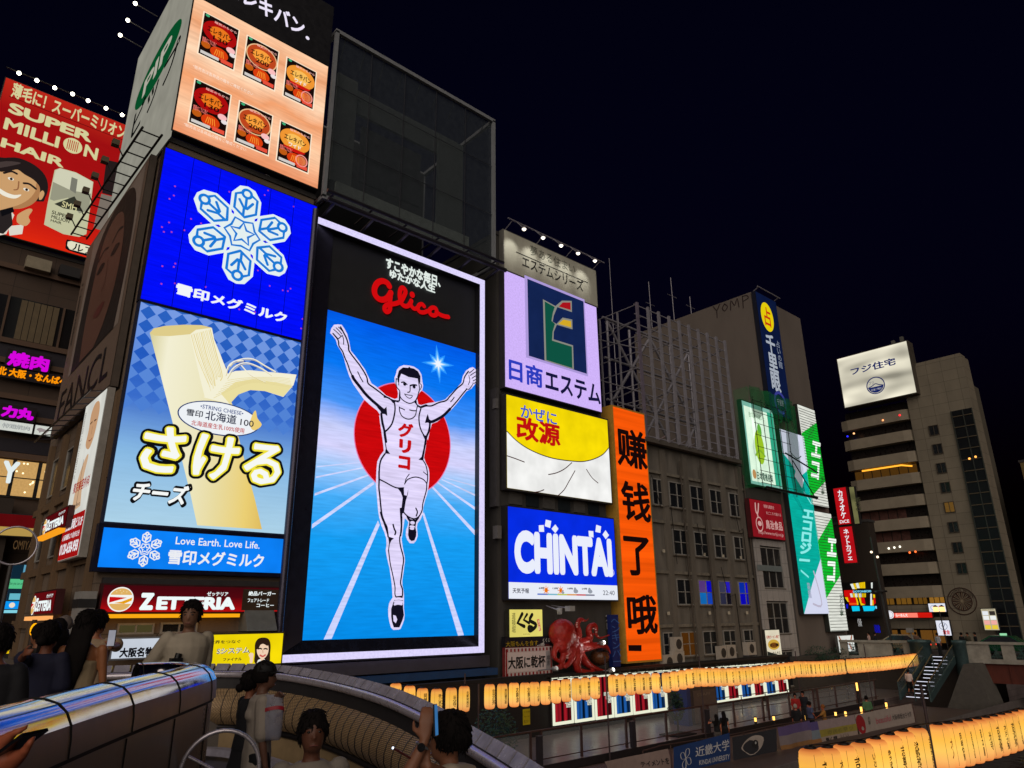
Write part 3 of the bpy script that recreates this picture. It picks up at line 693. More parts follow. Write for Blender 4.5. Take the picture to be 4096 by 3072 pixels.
# --- heating-patch screen (top left)
u0, v0, u1, v1 = 6.69, 21.1, 13.79, 28.84
peach = ramp_screen([(0, (235, 150, 105)), (.25, (255, 205, 165)), (.45, (240, 160, 110)), (.6, (255, 215, 180)), (.8, (238, 165, 118)), (1, (255, 205, 165))], 1.0, .35)
t, A = board('screen', 'bright peach screen showing six red product packs', 'advertising screen', 'Y', 30, u0, v0, u1, v1, None, .45, M((22, 22, 26), .5))
f = Art('Y', 30); f.rect(u0, v0, u1, v1, peach, 0); f.build('panel', t)
packs = [((1290, 80), (1505, 190), (1475, 445), (1255, 335), 0), ((1562, 232), (1755, 322), (1735, 575), (1535, 475), 1), ((1815, 370), (1998, 455), (1972, 690), (1790, 605), 2),
         ((1232, 500), (1455, 605), (1420, 870), (1198, 770), 0), ((1515, 640), (1720, 735), (1690, 985), (1485, 890), 1), ((1775, 770), (1965, 850), (1942, 1095), (1748, 1010), 2)]
red = E((170, 12, 14)); org = E((225, 110, 30)); lt = E((255, 215, 150)); dk_ = E((24, 10, 8)); pk = E((240, 120, 110))
for a, b, c, d, kind in packs:
    A.cr = C1; q = [A.uv(*p) for p in (a, b, c, d)]
    x0 = (q[0][0]+q[3][0])/2; x1 = (q[1][0]+q[2][0])/2; y1 = (q[0][1]+q[1][1])/2; y0 = (q[2][1]+q[3][1])/2; w_ = x1-x0; h_ = y1-y0
    A.rect(x0-.06, y0-.06, x1+.06, y1+.06, E((255, 232, 205)), 1); A.rect(x0, y0, x1, y1, dk_, 2)
    A.disc(x0+w_*.5, y0+h_*.66, w_*.49, h_*.27, [red, E((190, 70, 30)), E((240, 150, 50))][kind], 3)
    if kind == 1: A.ring(x0+w_*.5, y0+h_*.64, w_*.5, h_*.3, w_*.035, E((235, 190, 140)), 4)
    A.disc(x0+w_*.5, y0+h_*.66, w_*.3, h_*.15, [E((235, 120, 30)), E((250, 160, 60)), E((250, 190, 90))][kind], 4)
    A.textuv('エレキバン', x0+w_*.14, y0+h_*.60, x0+w_*.86, y0+h_*.74, dk_, .03, 5)
    if kind < 2: A.textuv(['130', '200'][kind], x0+w_*.32, y0+h_*.46, x0+w_*.74, y0+h_*.57, dk_, .02, 5)
    else: A.disc(x0+w_*.5, y0+h_*.45, w_*.36, h_*.09, E((200, 20, 16)), 4, 24, 180, 360); A.textuv('ワイド', x0+w_*.3, y0+h_*.46, x0+w_*.7, y0+h_*.56, W_, .02, 6)
    A.textuv('磁気のちから', x0+w_*.3, y0+h_*.86, x0+w_*.95, y0+h_*.92, E((255, 190, 180)), .01, 5)
    A.textuv('首筋のこりに効く', x0+w_*.04, y0+h_*.30, x0+w_*.44, y0+h_*.42, pk, .02, 5)
    A.disc(x0+w_*.55, y0+h_*.20, w_*.26, h_*.14, E((215, 60, 14)), 4)
    for k in range(5): A.line([(x0+w_*(.42+.065*k), y0+h_*.13), (x0+w_*(.46+.045*k), y0+h_*.27)], w_*.022, E((250, 150, 50)), 5, 0)
    A.disc(x0+w_*.16, y0+h_*.26, w_*.13, h_*.08, E((190, 90, 20)), 4)
    if kind == 2: A.ring(x0+w_*.76, y0+h_*.22, w_*.2, h_*.15, w_*.04, E((245, 150, 140)), 5); A.disc(x0+w_*.76, y0+h_*.22, w_*.15, h_*.11, E((220, 120, 70)), 4)
    else: A.disc(x0+w_*.85, y0+h_*.40, w_*.13, h_*.07, E((250, 190, 190)), 5); A.disc(x0+w_*.92, y0+h_*.31, w_*.09, h_*.05, E((235, 225, 225)), 5)
    A.rect(x0+w_*.04, y0+h_*.02, x0+w_*.56, y0+h_*.09, E((210, 205, 200)), 5); A.rect(x0+w_*.62, y0+h_*.02, x0+w_*.96, y0+h_*.11, E((230, 80, 60)), 5)
    A.disc(x0+w_*.09, y0+h_*.95, w_*.06, h_*.03, E((60, 170, 120)), 5)
A.textuv('*販売名は各商品の箱をご確認ください', u0+.4, 24.75, u0+3.3, 24.95, E((255, 235, 220)), 0, 2)
A.textuv('*販売名は各商品の箱をご確認ください', u0+.4, 21.5, u0+3.3, 21.68, E((255, 235, 220)), 0, 2)
A.build('product_picture', t)
t, A = board('sign', 'black band lettered in white katakana above the peach screen', 'sign', 'Y', 30, 6.69, 28.9, 13.79, 33.0, M((26, 26, 32), .5), .45, M((26, 26, 32), .5))
A.cr = C1; p = A.uv(1945, 255); q = A.uv(1940, 150); hh = 1.15
A.textuv('ピップエレキバン', p[0]-7.1, p[1]+.02, p[0]-.25, p[1]+hh, E((238, 230, 250)), .03, 1); A.textuv('.', p[0]-.14, p[1]+.02, p[0]+.08, p[1]+.24, E((238, 230, 250)), .06, 1)
A.build('lettering', t)
# --- white side panel with the green oval (faces the street)
yb, yf = 41.0, 30.05
t = thing('side_sign', 'white side panel with a tall green oval above the street', 'sign', (6.85, 35.5, 21.6))
mb = MB(); mb.add([(6.62, yf, 20.75), (6.62, yb, 21.6), (6.62, yb, 32.7), (6.62, yf, 32.7), (6.68, yf, 20.75), (6.68, yb, 21.6), (6.68, yb, 32.7), (6.68, yf, 32.7)], [(0, 3, 2, 1), (4, 5, 6, 7), (0, 1, 5, 4), (1, 2, 6, 5), (2, 3, 7, 6), (3, 0, 4, 7)], E((176, 174, 160), .62, 'back')); mb.build('panel', t)  # not backlit: the lamps' light on it is put in as weak emission
A = Art('X', 6.62); A.cr = C1
a = A.uv(1110, 120); b = A.uv(850, 730); cu, cv = (A.uv(992, 425)); ru = 3.9; rv = (a[1]-b[1])/2*1.16
gr = E((8, 84, 44), .8); A.disc(cu, cv, ru, rv, gr, 1)
wh = E((190, 186, 172), .8)
A.textuv('PIP', cu-ru*.60, cv-rv*.44, cu+ru*.62, cv+rv*.44, wh, .03, 2)
A.textuv('ピップ', cu-3.4, cv-rv-1.5, cu+4.3, cv-rv+.5, E((10, 12, 14), .5), .02, 2)
A.build('lettering', t)
# --- blue snow-brand screen
blue = E((2, 14, 250), 1.0, 'led', True)
t, A = board('screen', 'vivid blue screen with a white snowflake emblem', 'advertising screen', 'Y', 30, 6.54, 12.69, 13.84, 20.05, blue, .4, M((16, 18, 40), .5))
wh = E((228, 240, 240)); bl_ = E((24, 122, 214))
A.cr = C1; c = A.uv(1530, 1480); top = A.uv(1555, 1182); S = (top[1]-c[1])/1.02
snowflake(A, c[0], c[1], S, wh, bl_, 2); A.build('emblem', t)
A = Art('Y', 30); A.cr = C2; A.text('雪印メグミルク', (1190, 300), (1955, 432), E((240, 244, 250)), .045, 2); A.build('lettering', t)
pks = E((200, 70, 190), .8)
A = Art('Y', 30)
for i in range(46): x = 6.7+rnd.random()*7.0; z = 12.9+rnd.random()*7; A.rect(x, z, x+.07, z+.07, pks, 1)
for i in range(1, 6): x = 6.54+7.3*i/6; A.rect(x-.012, 12.69, x+.012, 20.05, E((4, 8, 120), .6), 1)
A.build('diode_fault', t)
# --- string cheese board
def round_print(stops):
    m = stripes_x(stops); return m
u0, v0, u1, v1 = 6.57, 3.6, 13.83, 12.55
bgc = ramp_screen([(0, (176, 214, 236)), (.3, (140, 190, 232)), (.55, (60, 112, 208)), (.75, (36, 92, 196)), (1, (44, 100, 196))], .95, 0, True, .03)
t, A = board('billboard', 'backlit string cheese billboard with a peeled cheese stick', 'billboard', 'Y', 30, u0, v0, u1, v1, None, .4, M((30, 40, 70), .5))
f = Art('Y', 30); f.rect(u0, v0, u1, v1, bgc, 0); f.build('panel', t)
A.cr = C2
nrow = 13; s = (u1-u0)/11
for r in range(nrow):
    fade = max(0, 1-r/7.0)
    if r > 7: break
    c_ = tuple(int(b+(d-b)*fade) for b, d in zip((78, 130, 216), (122, 158, 232)))
    for i in range(12):
        cx = u0+s*(i+.0); cy = v1-s*.9*r-.1; q = s*.5
        pts = [(cx-q, cy), (cx, cy-q), (cx+q, cy), (cx, cy+q)]
        if cx-q < u0: pts = [p for p in pts if p[0] >= u0-1e-6]+[]
        if cx+q > u1 or cx-q < u0 or cy+q > v1:
            pts = [(min(max(a, u0), u1), min(b, v1)) for a, b in [(cx-q, cy), (cx, cy-q), (cx+q, cy), (cx, cy+q)]]
            if max(p[0] for p in pts)-min(p[0] for p in pts) < .05: continue
        A.fill(pts, E(c_, .95), 1)
ch1 = E((238, 232, 190)); ch2 = E((244, 240, 214)); ch3 = E((226, 206, 128)); ch4 = E((240, 208, 106)); ch5 = E((216, 196, 116))
c3 = lambda x, y: (C3(x, y)[0]/.5877, (C3(x, y)[1]-1000)/.5877)
trunk = [(1018, 565), (1045, 535), (1120, 518), (1250, 510), (1370, 513), (1438, 530), (1450, 600), (1490, 700), (1530, 790), (1552, 850), (1480, 930), (1560, 1000), (1582, 1060), (1590, 1150), (1680, 1500), c3(1440, 130), c3(1482, 308), c3(1115, 285), c3(1075, 100), (1180, 1200)]
B2 = Art('Y', 30); B2.cr = C2; B2.poly(trunk, round_print([(0, (214, 206, 150)), (.14, (246, 242, 214)), (.4, (240, 234, 196)), (.62, (236, 222, 162)), (.85, (238, 210, 118)), (1, (226, 190, 96))]), 2); B2.build('cheese_stick', t)
A.poly([(1018, 565), (1045, 535), (1120, 518), (1250, 510), (1370, 513), (1438, 530), (1330, 545), (1290, 575), (1150, 588), (1050, 585)], E((222, 204, 138)), 3)
A.poly([(1290, 580), (1335, 545), (1440, 535), (1455, 610), (1500, 720), (1545, 840), (1500, 900), (1440, 960), (1390, 1000), (1360, 880)], ch2, 4)
for k in range(13): A.stroke([(1296+11*k+rnd.uniform(-3, 3), 580-3*k), (1338+11*k, 720+rnd.uniform(-10, 10)), (1388+10*k, 850), (1425+6*k, 950-6*k+rnd.uniform(-30, 20))], rnd.uniform(.015, .035), (ch3, E((232, 220, 168)), ch5)[k % 3], 5)
A.poly([(1385, 1005), (1450, 920), (1530, 850), (1600, 825), (1700, 820), (1800, 830), (1900, 838), (2015, 850), (1995, 920), (1925, 1002), (1800, 962), (1700, 955), (1620, 985), (1560, 1050), (1500, 1035)], ch2, 4)
A.poly([(1500, 980), (1600, 900), (1720, 880), (1850, 900), (1985, 925), (1925, 1000), (1800, 962), (1700, 955), (1620, 985), (1560, 1050)], E((234, 222, 160)), 5)
for pts in ([(1530, 850), (1560, 780), (1640, 745), (1720, 745), (1800, 790), (1870, 830)], [(1540, 870), (1590, 800), (1670, 770), (1760, 800), (1840, 850)], [(1560, 790), (1590, 760), (1650, 755)], [(1480, 690), (1510, 770), (1530, 830)], [(1640, 790), (1700, 850), (1800, 900)]):
    A.stroke(pts, .05, E((244, 240, 220)), 6); A.stroke([(x_+5, y_+9) for x_, y_ in pts], .025, E((214, 200, 150)), 5.8)
for k in range(7): A.stroke([(1450+k*16, 1010-k*20), (1580+10*k, 940-12*k+8), (1720+6*k, 905-6*k), (1900, 925-9*k), (1985-3*k, 940-10*k)], .02, E((226, 212, 150)), 6.2)
a = A.uv(1200, 1122); b = A.uv(1762, 1192); c = A.uv(1430, 1022); d = A.uv(1530, 1276)
cu, cv = (a[0]+b[0])/2, (c[1]+d[1])/2; ru, rv = (b[0]-a[0])/2, (c[1]-d[1])/2*.97
A.disc(cu, cv, ru, rv, E((30, 56, 110)), 7); A.disc(cu, cv, ru-.05, rv-.05, E((238, 242, 246)), 8)
nav = E((28, 62, 128)); A.textuv('•STRING CHEESE•', cu-ru*.5, cv+rv*.42, cu+ru*.55, cv+rv*.66, nav, .01, 9)
A.textuv('雪印', cu-ru*.80, cv-rv*.14, cu-ru*.42, cv+rv*.26, E((40, 46, 60)), .02, 9); A.textuv('北海道', cu-ru*.36, cv-rv*.2, cu+ru*.40, cv+rv*.36, E((30, 40, 70)), .015, 9); A.textuv('100', cu+ru*.50, cv-rv*.18, cu+ru*.84, cv+rv*.2, E((50, 50, 60)), .01, 9)
A.textuv('北海道産生乳100%使用', cu-ru*.66, cv-rv*.66, cu+ru*.62, cv-rv*.34, E((190, 30, 30)), .01, 9)
A.fill(cat_rom([(cu+ru*.74, cv+.02), (cu+ru*.80, cv+.5), (cu+ru*.86, cv+.62), (cu+ru*.92, cv+.3), (cu+ru*1.05, cv+.05), (cu+ru*.94, cv-.2), (cu+ru*.82, cv-.25)], 3, True), E((236, 206, 120)), 8.5)
A.build('picture', t)
A = Art('Y', 30); A.cr = C2
p0_ = A.uv(912, 1505); p1_ = A.uv(1925, 1330)
for q, bo, m_, l in ((.16, .115, BK, 10), (.06, .06, E((240, 226, 60)), 11), (0, .022, E((246, 248, 244)), 12)):
    A.textuv('さける', p0_[0]-q, p0_[1]-q, p1_[0]-.12+q, p1_[1]+q, m_, bo, l, False, .10)
A.cr = C3; p0_ = A.uv(728, 145); p1_ = A.uv(1060, 65)
for q, bo, m_, l in ((.11, .11, BK, 10), (0, .04, E((246, 248, 246)), 11)): A.textuv('チーズ', p0_[0]-q, p0_[1]-q, p1_[0]+q-.05, p1_[1]+q, m_, bo, l, False, .16)
A.build('lettering', t)
# --- light blue strip board
t, A = board('billboard', 'long light blue board with white snowflake and slogan', 'billboard', 'Y', 30, 6.60, 1.95, 13.82, 4.0-.62, E((12, 128, 246), 1.0, 'back', True), .45, M((14, 18, 44), .4), rim=.16)
A.cr = C3; c = A.uv(820, 420); top = A.uv(835, 320)
snowflake(A, c[0], c[1], (top[1]-c[1])/1.0, None, W_, 1, .05); A.build('emblem', t)
A = Art('Y', 30); A.cr = C3; A.text('Love Earth. Love Life.', (992, 392), (1472, 378), W_, .012, 1); A.text('雪印メグミルク', (945, 505), (1497, 448), W_, .03, 1); A.build('lettering', t)
# --- burger shop sign (front) and its two street-side copies
def burger(A, cu, cv, r, l=2, sq=1):
    A.disc(cu, cv, r*sq, r, E((244, 244, 240)), l); bun = E((222, 176, 98)); s = .88
    A.disc(cu, cv+r*.12, r*s*sq, r*s*.88, bun, l+1, 30, 18, 162); A.disc(cu, cv-r*.12, r*s*sq, r*s*.88, bun, l+1, 30, 198, 342)
    A.fill([(cu-r*.88*sq, cv+.2*r), (cu+r*.45*sq, cv+.14*r), (cu-r*.86*sq, cv-.28*r)], E((200, 16, 20)), l+2)
    A.fill([(cu+r*.88*sq, cv+.16*r), (cu+r*.85*sq, cv-.1*r), (cu+r*.3*sq, cv-.36*r), (cu-r*.5*sq, cv-.30*r), (cu+.1*r*sq, cv-.18*r)], E((232, 160, 16)), l+2)
    for a, b in ((-.15, .72), (.12, .66), (.38, .6), (-.4, .6), (.0, .52)): A.disc(cu+a*r*sq, cv+b*r, .035*r, .035*r, E((250, 236, 190)), l+2, 8)
A = Art('Y', 30); A.cr = C3; a = A.uv(590, 622); b = A.uv(1352, 772); e = A.uv(1598, 640)
u0, v1 = a[0], a[1]; u1, v0 = b[0], A.uv(585, 775)[1]; ue = e[0]
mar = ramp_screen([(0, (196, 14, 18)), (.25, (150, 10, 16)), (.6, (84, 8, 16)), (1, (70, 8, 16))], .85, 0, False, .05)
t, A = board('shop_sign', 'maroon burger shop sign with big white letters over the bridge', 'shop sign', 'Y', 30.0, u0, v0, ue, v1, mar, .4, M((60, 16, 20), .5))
A.cr = C3; c = A.uv(682, 704); burger(A, c[0], c[1], A.uv(682, 634)[1]-c[1]); A.build('emblem', t)
A = Art('Y', 30.0); A.cr = C3; lw_ = E((240, 250, 250)); 
A.text('Z', (785, 765), (875, 668), lw_, .07, 2); A.text('ETTERIA', (880, 763), (1335, 692), lw_, .06, 2); A.text('ゼッテリア', (1170, 685), (1292, 662), lw_, .03, 2); A.build('lettering', t)
A = Art('Y', 30.0); A.cr = C3; x0 = A.uv(1372, 700)[0]; A.rect(x0, v0+.05, ue-.12, v1-.06, M((66, 48, 34), .6), 1)
A.text('絶品バーガー', (1405, 683), (1560, 660), lw_, .03, 2); A.text('フェアトレード', (1400, 720), (1522, 700), lw_, .02, 2); A.text('コーヒー', (1450, 748), (1550, 728), lw_, .02, 2); A.build('menu_panel', t)
mb = MB(); mb.box(u0-.05, 29.85, v0-.22, u1, 30.1, v0-.08, E((250, 170, 20), 1.0)); mb.build('light_tube', t)
def side_zet(px, lab, red_low):
    A = Art('X', 5.95); A.cr = K6
    q = [A.uv(*p) for p in px]; u0 = q[0][0]; u1 = q[1][0]; v1 = (q[0][1]+q[1][1])/2; v0 = q[2][1]
    t, A = board('shop_sign', lab, 'shop sign', 'X', 5.95, u0, v0, u1, v1, E((110, 14, 20), .55) if not red_low else E((120, 16, 22), .6), .3, M((60, 16, 20), .5))
    hh = v1-v0; burger(A, u0+hh*.5, v0+hh*.42, hh*.47, 2); A.build('emblem', t)
    A = Art('X', 5.95); A.textuv('Z', u0+hh*.98, v0+hh*.12, u0+hh*1.55, v0+hh*.75, lw_, .07, 2); A.textuv('ETTERIA', u0+hh*1.6, v0+hh*.12, u1-.3, v0+hh*.6, lw_, .06, 2); A.textuv('ゼッテリア', u1-1.5, v0+hh*.7, u1-.3, v0+hh*.88, lw_, .03, 2); A.build('lettering', t)
    mb = MB(); mb.box(5.75, -u1, v0-.26, 6.0, -u0, v0-.1, E((250, 160, 30), 1.0) if not red_low else E((255, 176, 100), 1.0)); mb.build('light_tube', t)
side_zet([(505, 478), (755, 345), (440, 680), (715, 545)], 'upper burger shop sign on the street side, under the tall white clinic poster', False)
side_zet([(385, 1300), (620, 1290), (340, 1540), (560, 1500)], 'lower burger shop sign on the street side, nearest the street crowd', True)
# --- big cosmetics poster and clinic poster on the street side
t, A = board('poster', 'huge unlit poster of a woman face with thin black letters', 'poster', 'X', 6.35, -43.6, 9.4, -31.9, 20.6, M((122, 104, 92), .6, 0, .08), .3, M((80, 70, 62), .6))
sk = M((112, 78, 66), .6, 0, .12, .5); hr = M((42, 34, 32), .6); lp = M((104, 52, 48), .5)
u0, u1, v0, v1 = -43.6, -31.9, 9.4, 20.6; B_ = lambda x, y: (u0+(u1-u0)*x, v0+(v1-v0)*y)
A.fill([B_(*p) for p in [(.14, .26), (.96, .26), (.96, .98), (.14, .98)]], M((150, 136, 128), .6), 1)
A.fill(cat_rom([B_(*p) for p in [(.20, .26), (.20, .6), (.26, .86), (.45, .97), (.75, .97), (.90, .84), (.93, .55), (.90, .26)]], 4), hr, 2)
A.fill(cat_rom([B_(*p) for p in [(.36, .27), (.33, .45), (.34, .68), (.40, .86), (.56, .92), (.72, .86), (.80, .68), (.79, .48), (.70, .34), (.60, .27)]], 4), sk, 3)
for cx in (.45, .68): A.fill(cat_rom([B_(cx+dx, .70+dy) for dx, dy in [(-.07, 0), (0, .025), (.07, 0), (0, -.02)]], 4, True), hr, 4); A.line([B_(cx-.08, .77), B_(cx, .795), B_(cx+.08, .775)], .12, hr, 4)
A.line([B_(.57, .70), B_(.59, .58), B_(.55, .55)], .08, M((104, 62, 50), .6), 4); A.fill(cat_rom([B_(*p) for p in [(.48, .45), (.56, .475), (.66, .46), (.58, .42)]], 4, True), lp, 4)
A.build('portrait', t)
A = Art('X', 6.35); A.textuv('FANCL', *B_(.08, .05), *B_(.93, .20), M((16, 16, 20), .5), 0, 2); A.build('lettering', t); A = Art('X', 6.35); A.textuv('正直品質。', u0+.5, v0+4, u0+.95, v1-2.5, M((30, 26, 26), .5), 0, 2, True); A.build('slogan', t)
mb = MB()
for i in range(10): y = 32.2+i*1.2; mb.tube((6.4, y, 9.2), (5.7, y, 9.05), .03, pip, 5)
mb.tube((5.7, 31.9, 9.05), (5.7, 43.7, 9.05), .04, pip, 6); mb.build('bottom_rail', t)
t = thing('ladder_catwalk', 'dark ladder-like catwalk carrying small floodlights under the green oval panel', 'catwalk', (5.9, 36, 21))
mb = MB(); zz = lambda y: 20.6+(y-30)*.07
mb.tube((5.5, 30, zz(30)), (5.5, 44.4, zz(44.4)), .05, BKm if False else M((20, 20, 22), .6), 6); mb.tube((6.3, 30, zz(30)), (6.3, 44.4, zz(44.4)), .05, M((20, 20, 22), .6), 6); mb.build('rail', t)
for i in range(13): y = 30.3+i*1.15; mb = MB(); mb.tube((5.5, y, zz(y)), (6.3, y, zz(y)), .035, M((20, 20, 22), .6), 6); mb.build('rung', t)
for i in range(6):
    y = 33.2+i*2.0; mb = MB(); mb.tube((5.5, y, zz(y)), (5.2, y, zz(y)+.5), .03, M((20, 20, 22), .6), 6); mb.box(4.95, y-.16, zz(y)+.42, 5.25, y+.16, zz(y)+.7, M((90, 80, 60), .5)); mb.build('floodlight', t)
t, A = board('poster', 'lit white clinic poster of a bald man with a red foot', 'poster', 'X', 6.2, -35.0, 2.45, -31.5, 9.1, E((222, 222, 214), .9, 'back', True), .3, M((150, 146, 140), .5))
u0, u1, v0, v1 = -35.0, -31.5, 2.45, 9.1; B_ = lambda x, y: (u0+(u1-u0)*x, v0+(v1-v0)*y)
sk = E((206, 160, 120), .85); dkk = E((60, 44, 34), .8); red_ = E((170, 20, 20), .85)
A.fill([B_(*p) for p in [(0, 0), (1, 0), (1, .26), (0, .26)]], red_, 1)
A.fill(cat_rom([B_(*p) for p in [(.40, .70), (.42, .80), (.40, .90), (.52, .96), (.72, .95), (.82, .88), (.80, .78), (.74, .70), (.60, .655)]], 4, True), sk, 1)
A.line([B_(.47, .83), B_(.56, .835)], .06, dkk, 2); A.line([B_(.66, .83), B_(.75, .83)], .06, dkk, 2); A.line([B_(.61, .80), B_(.62, .75)], .05, E((170, 120, 88), .8), 2); A.line([B_(.54, .715), B_(.62, .708), B_(.70, .716)], .05, E((150, 80, 64), .8), 2)
A.fill(cat_rom([B_(*p) for p in [(.28, .28), (.30, .46), (.42, .56), (.58, .62), (.66, .60), (.60, .46), (.70, .30)]], 4), E((214, 176, 140), .85), 1); A.line([B_(.46, .60), B_(.50, .30)], .05, dkk, 2)
A.textuv('東京美容外科', *B_(.20, .40), *B_(.98, .47), red_, .02, 3); A.textuv('Tokyo Beauty', *B_(.3, .30), *B_(.7, .33), E((70, 60, 60), .8), 0, 3)
A.textuv('大阪道頓堀ビル2F', *B_(.05, .17), *B_(.96, .235), W_, .02, 2); A.textuv('心斎橋駅より徒歩五分', *B_(.08, .115), *B_(.92, .15), W_, .01, 2); A.textuv('0120-658-958', *B_(.05, .03), *B_(.95, .095), W_, .03, 2)
A.textuv('自信あふれる毎日へ', *B_(.06, .5), *B_(.14, .95), E((110, 100, 96), .8), 0, 2, True)
A.build('picture', t)
# --- two low signs behind the bridge wall
A = Art('Y', 29.6); A.cr = C3; a = A.uv(645, 930); b = A.uv(1010, 1015); b2 = A.uv(1205, 905); e = A.uv(1590, 1065)
t, A = board('shop_sign', 'low white lit sign in black kanji behind the bridge wall', 'shop sign', 'Y', 29.6, a[0], A.uv(650, 1040)[1], b[0]+1.0, a[1], E((206, 214, 226), .95, 'back', True), .3, M((120, 122, 128), .5))
A.cr = C3; A.text('大阪名物串焼鮨', (672, 1035), (1010, 968), BK, .05, 1); A.build('lettering', t)
u0, v1, u1, v0 = b2[0], b2[1], e[0], e[1]
t, A = board('billboard', 'yellow lit billboard with a smiling woman raising her fist', 'billboard', 'Y', 29.6, u0-1.6, v0, u1, v1, E((238, 212, 8), 1.0, 'back', True), .3, M((60, 56, 40), .5))
A.cr = K2; bk = E((30, 28, 24)); A.text('世界をつなぐ', (1240, 835), (1705, 770), bk, .02, 2); A.text('Sシステム', (1345, 985), (1840, 880), E((235, 236, 230)), .05, 2); A.text('Sシステム', (1345, 985), (1840, 880), bk, .0, 3); A.text('ファイナル', (1440, 1090), (1720, 1030), bk, .03, 2); A.build('lettering', t)
A = Art('Y', 29.6); A.cr = K3; hrc = E((44, 28, 20)); sk = E((240, 208, 178))
A.poly([(540, 330), (536, 200), (538, 80), (580, 15), (650, 0), (710, 20), (735, 90), (730, 200), (710, 330)], hrc, 2, 4)
A.poly([(560, 130), (575, 90), (625, 62), (690, 80), (708, 130), (700, 200), (665, 255), (625, 275), (590, 250), (562, 195)], sk, 3, 4)
A.poly([(556, 330), (575, 285), (610, 270), (650, 270), (690, 300), (700, 330)], E((236, 236, 232)), 3); A.poly([(600, 270), (650, 262), (640, 310), (615, 310)], sk, 4)
A.stroke([(580, 145), (600, 138), (618, 146)], .05, hrc, 4); A.stroke([(648, 146), (668, 140), (690, 148)], .05, hrc, 4); A.stroke([(600, 225), (632, 240), (664, 222)], .06, E((200, 80, 76)), 4); A.stroke([(632, 160), (636, 195)], .03, E((206, 160, 130)), 4)
A.poly([(455, 225), (480, 195), (515, 205), (512, 250), (500, 320), (470, 320), (472, 260)], sk, 3, 3)
A.stroke([(565, 130), (590, 80), (640, 60), (690, 85)], .12, hrc, 5)
A.build('portrait', t)

# --- the running athlete screen
Ys = 30.5
skyr = ramp_screen([(0, (4, 140, 234)), (.30, (22, 160, 246)), (.42, (70, 176, 252)), (.50, (160, 205, 255)), (.56, (216, 214, 255)), (.62, (205, 212, 255)), (.70, (70, 150, 250)), (.82, (8, 120, 245)), (1, (0, 92, 236))], .96, .10)
t = thing('screen', 'tall screen of a white-clad runner with raised arms on a blue track', 'advertising screen', (20, 30.6, -.8))
mb = MB(); mb.box(15.1, 30.52, -.82, 25.1, 30.9, 14.88, blk); mb.build('housing', t)
f = Art('Y', Ys); f.rect(15.12, -.81, 25.05, 14.87, skyr, 0); f.build('panel', t)
A = Art('Y', Ys, .01); W2 = E((226, 216, 252), 1.0, 'led'); RD = E((202, 8, 12), 1.0, 'led'); KK = E((18, 16, 32), 1.0)
A.cr = C5; wl = E((206, 214, 255), 1.0, 'led')
for q in ([(700, 650), (712, 680), (385, 1455), (330, 1460)], [(668, 385), (676, 402), (250, 705), (252, 675)], [(640, 333), (644, 344), (268, 482), (270, 464)], [(605, 285), (607, 293), (276, 362), (278, 350)], [(600, 250), (601, 256), (284, 288), (284, 280)],
          [(1000, 600), (1014, 596), (1285, 1430), (1245, 1435)], [(1058, 418), (1070, 412), (1390, 750), (1390, 785)], [(1100, 393), (1108, 388), (1390, 578), (1390, 600)], [(1130, 372), (1136, 368), (1390, 484), (1390, 498)], [(1150, 360), (1154, 357), (1390, 418), (1390, 428)]):
    A.poly(q, wl, 1)
A.cr = G1; c = A.uv(1415, 645)
for k, (q, cc) in enumerate(((1.0, (40, 150, 255)), (.72, (110, 190, 255)), (.48, (190, 222, 255)), (.34, (240, 246, 255)))):
    A.fill([(c[0]+q*rr*math.cos(R(22.5*i+8)), c[1]+q*rr*math.sin(R(22.5*i+8))) for i, rr in enumerate([1.15, .42, .78, .42]*4)], E(cc), 1+k*.3)
a = A.uv(358, 1450)[0]; A.cr = G2; b = A.uv(1666, 400)[0]; bz = A.uv(1375, 982)
rc = (b-a)/2; cc = (a+b)/2
A.cr = G1; czz = A.uv(840, 880); cz = czz[1]-math.sqrt(max(.01, rc*rc-(czz[0]-cc)**2))
A.disc(cc, cz, rc, rc, E((230, 120, 170)), 2, 64); A.disc(cc, cz, rc-.05, rc-.05, RD, 2.4, 64)
def g(crp, pts): return [crp(*p) for p in pts]
A.cr = lambda x, y: (x, y)
sil = g(G1, [(60, 260), (75, 200), (110, 155), (160, 150), (205, 155), (240, 205), (275, 270), (300, 370), (320, 480), (370, 540), (430, 620), (500, 720), (545, 820), (580, 890), (640, 930), (720, 1000), (760, 1040), (830, 1070), (870, 1085), (905, 1070), (910, 1010), (895, 940), (870, 880), (865, 820), (885, 770), (895, 720), (930, 680), (980, 660), (1050, 665), (1110, 680), (1170, 720), (1205, 780), (1215, 860), (1225, 920), (1215, 970), (1175, 1010), (1150, 1080), (1165, 1150), (1200, 1160), (1290, 1135), (1370, 1125), (1440, 1110), (1500, 1090), (1550, 1040), (1640, 950), (1705, 880), (1720, 800), (1760, 730), (1810, 695), (1850, 685), (1890, 720), (1905, 780), (1915, 840), (1880, 890), (1830, 955), (1770, 985), (1710, 1060), (1640, 1150), (1560, 1240), (1480, 1310), (1400, 1370), (1335, 1395), (1310, 1480), (1285, 1600)])
sil += g(G2, [(1350, 350), (1330, 480), (1310, 600), (1330, 660), (1370, 740), (1380, 800), (1380, 880), (1370, 980), (1350, 1090), (1320, 1180), (1300, 1260), (1295, 1340), (1265, 1420), (1225, 1470), (1215, 1520)])
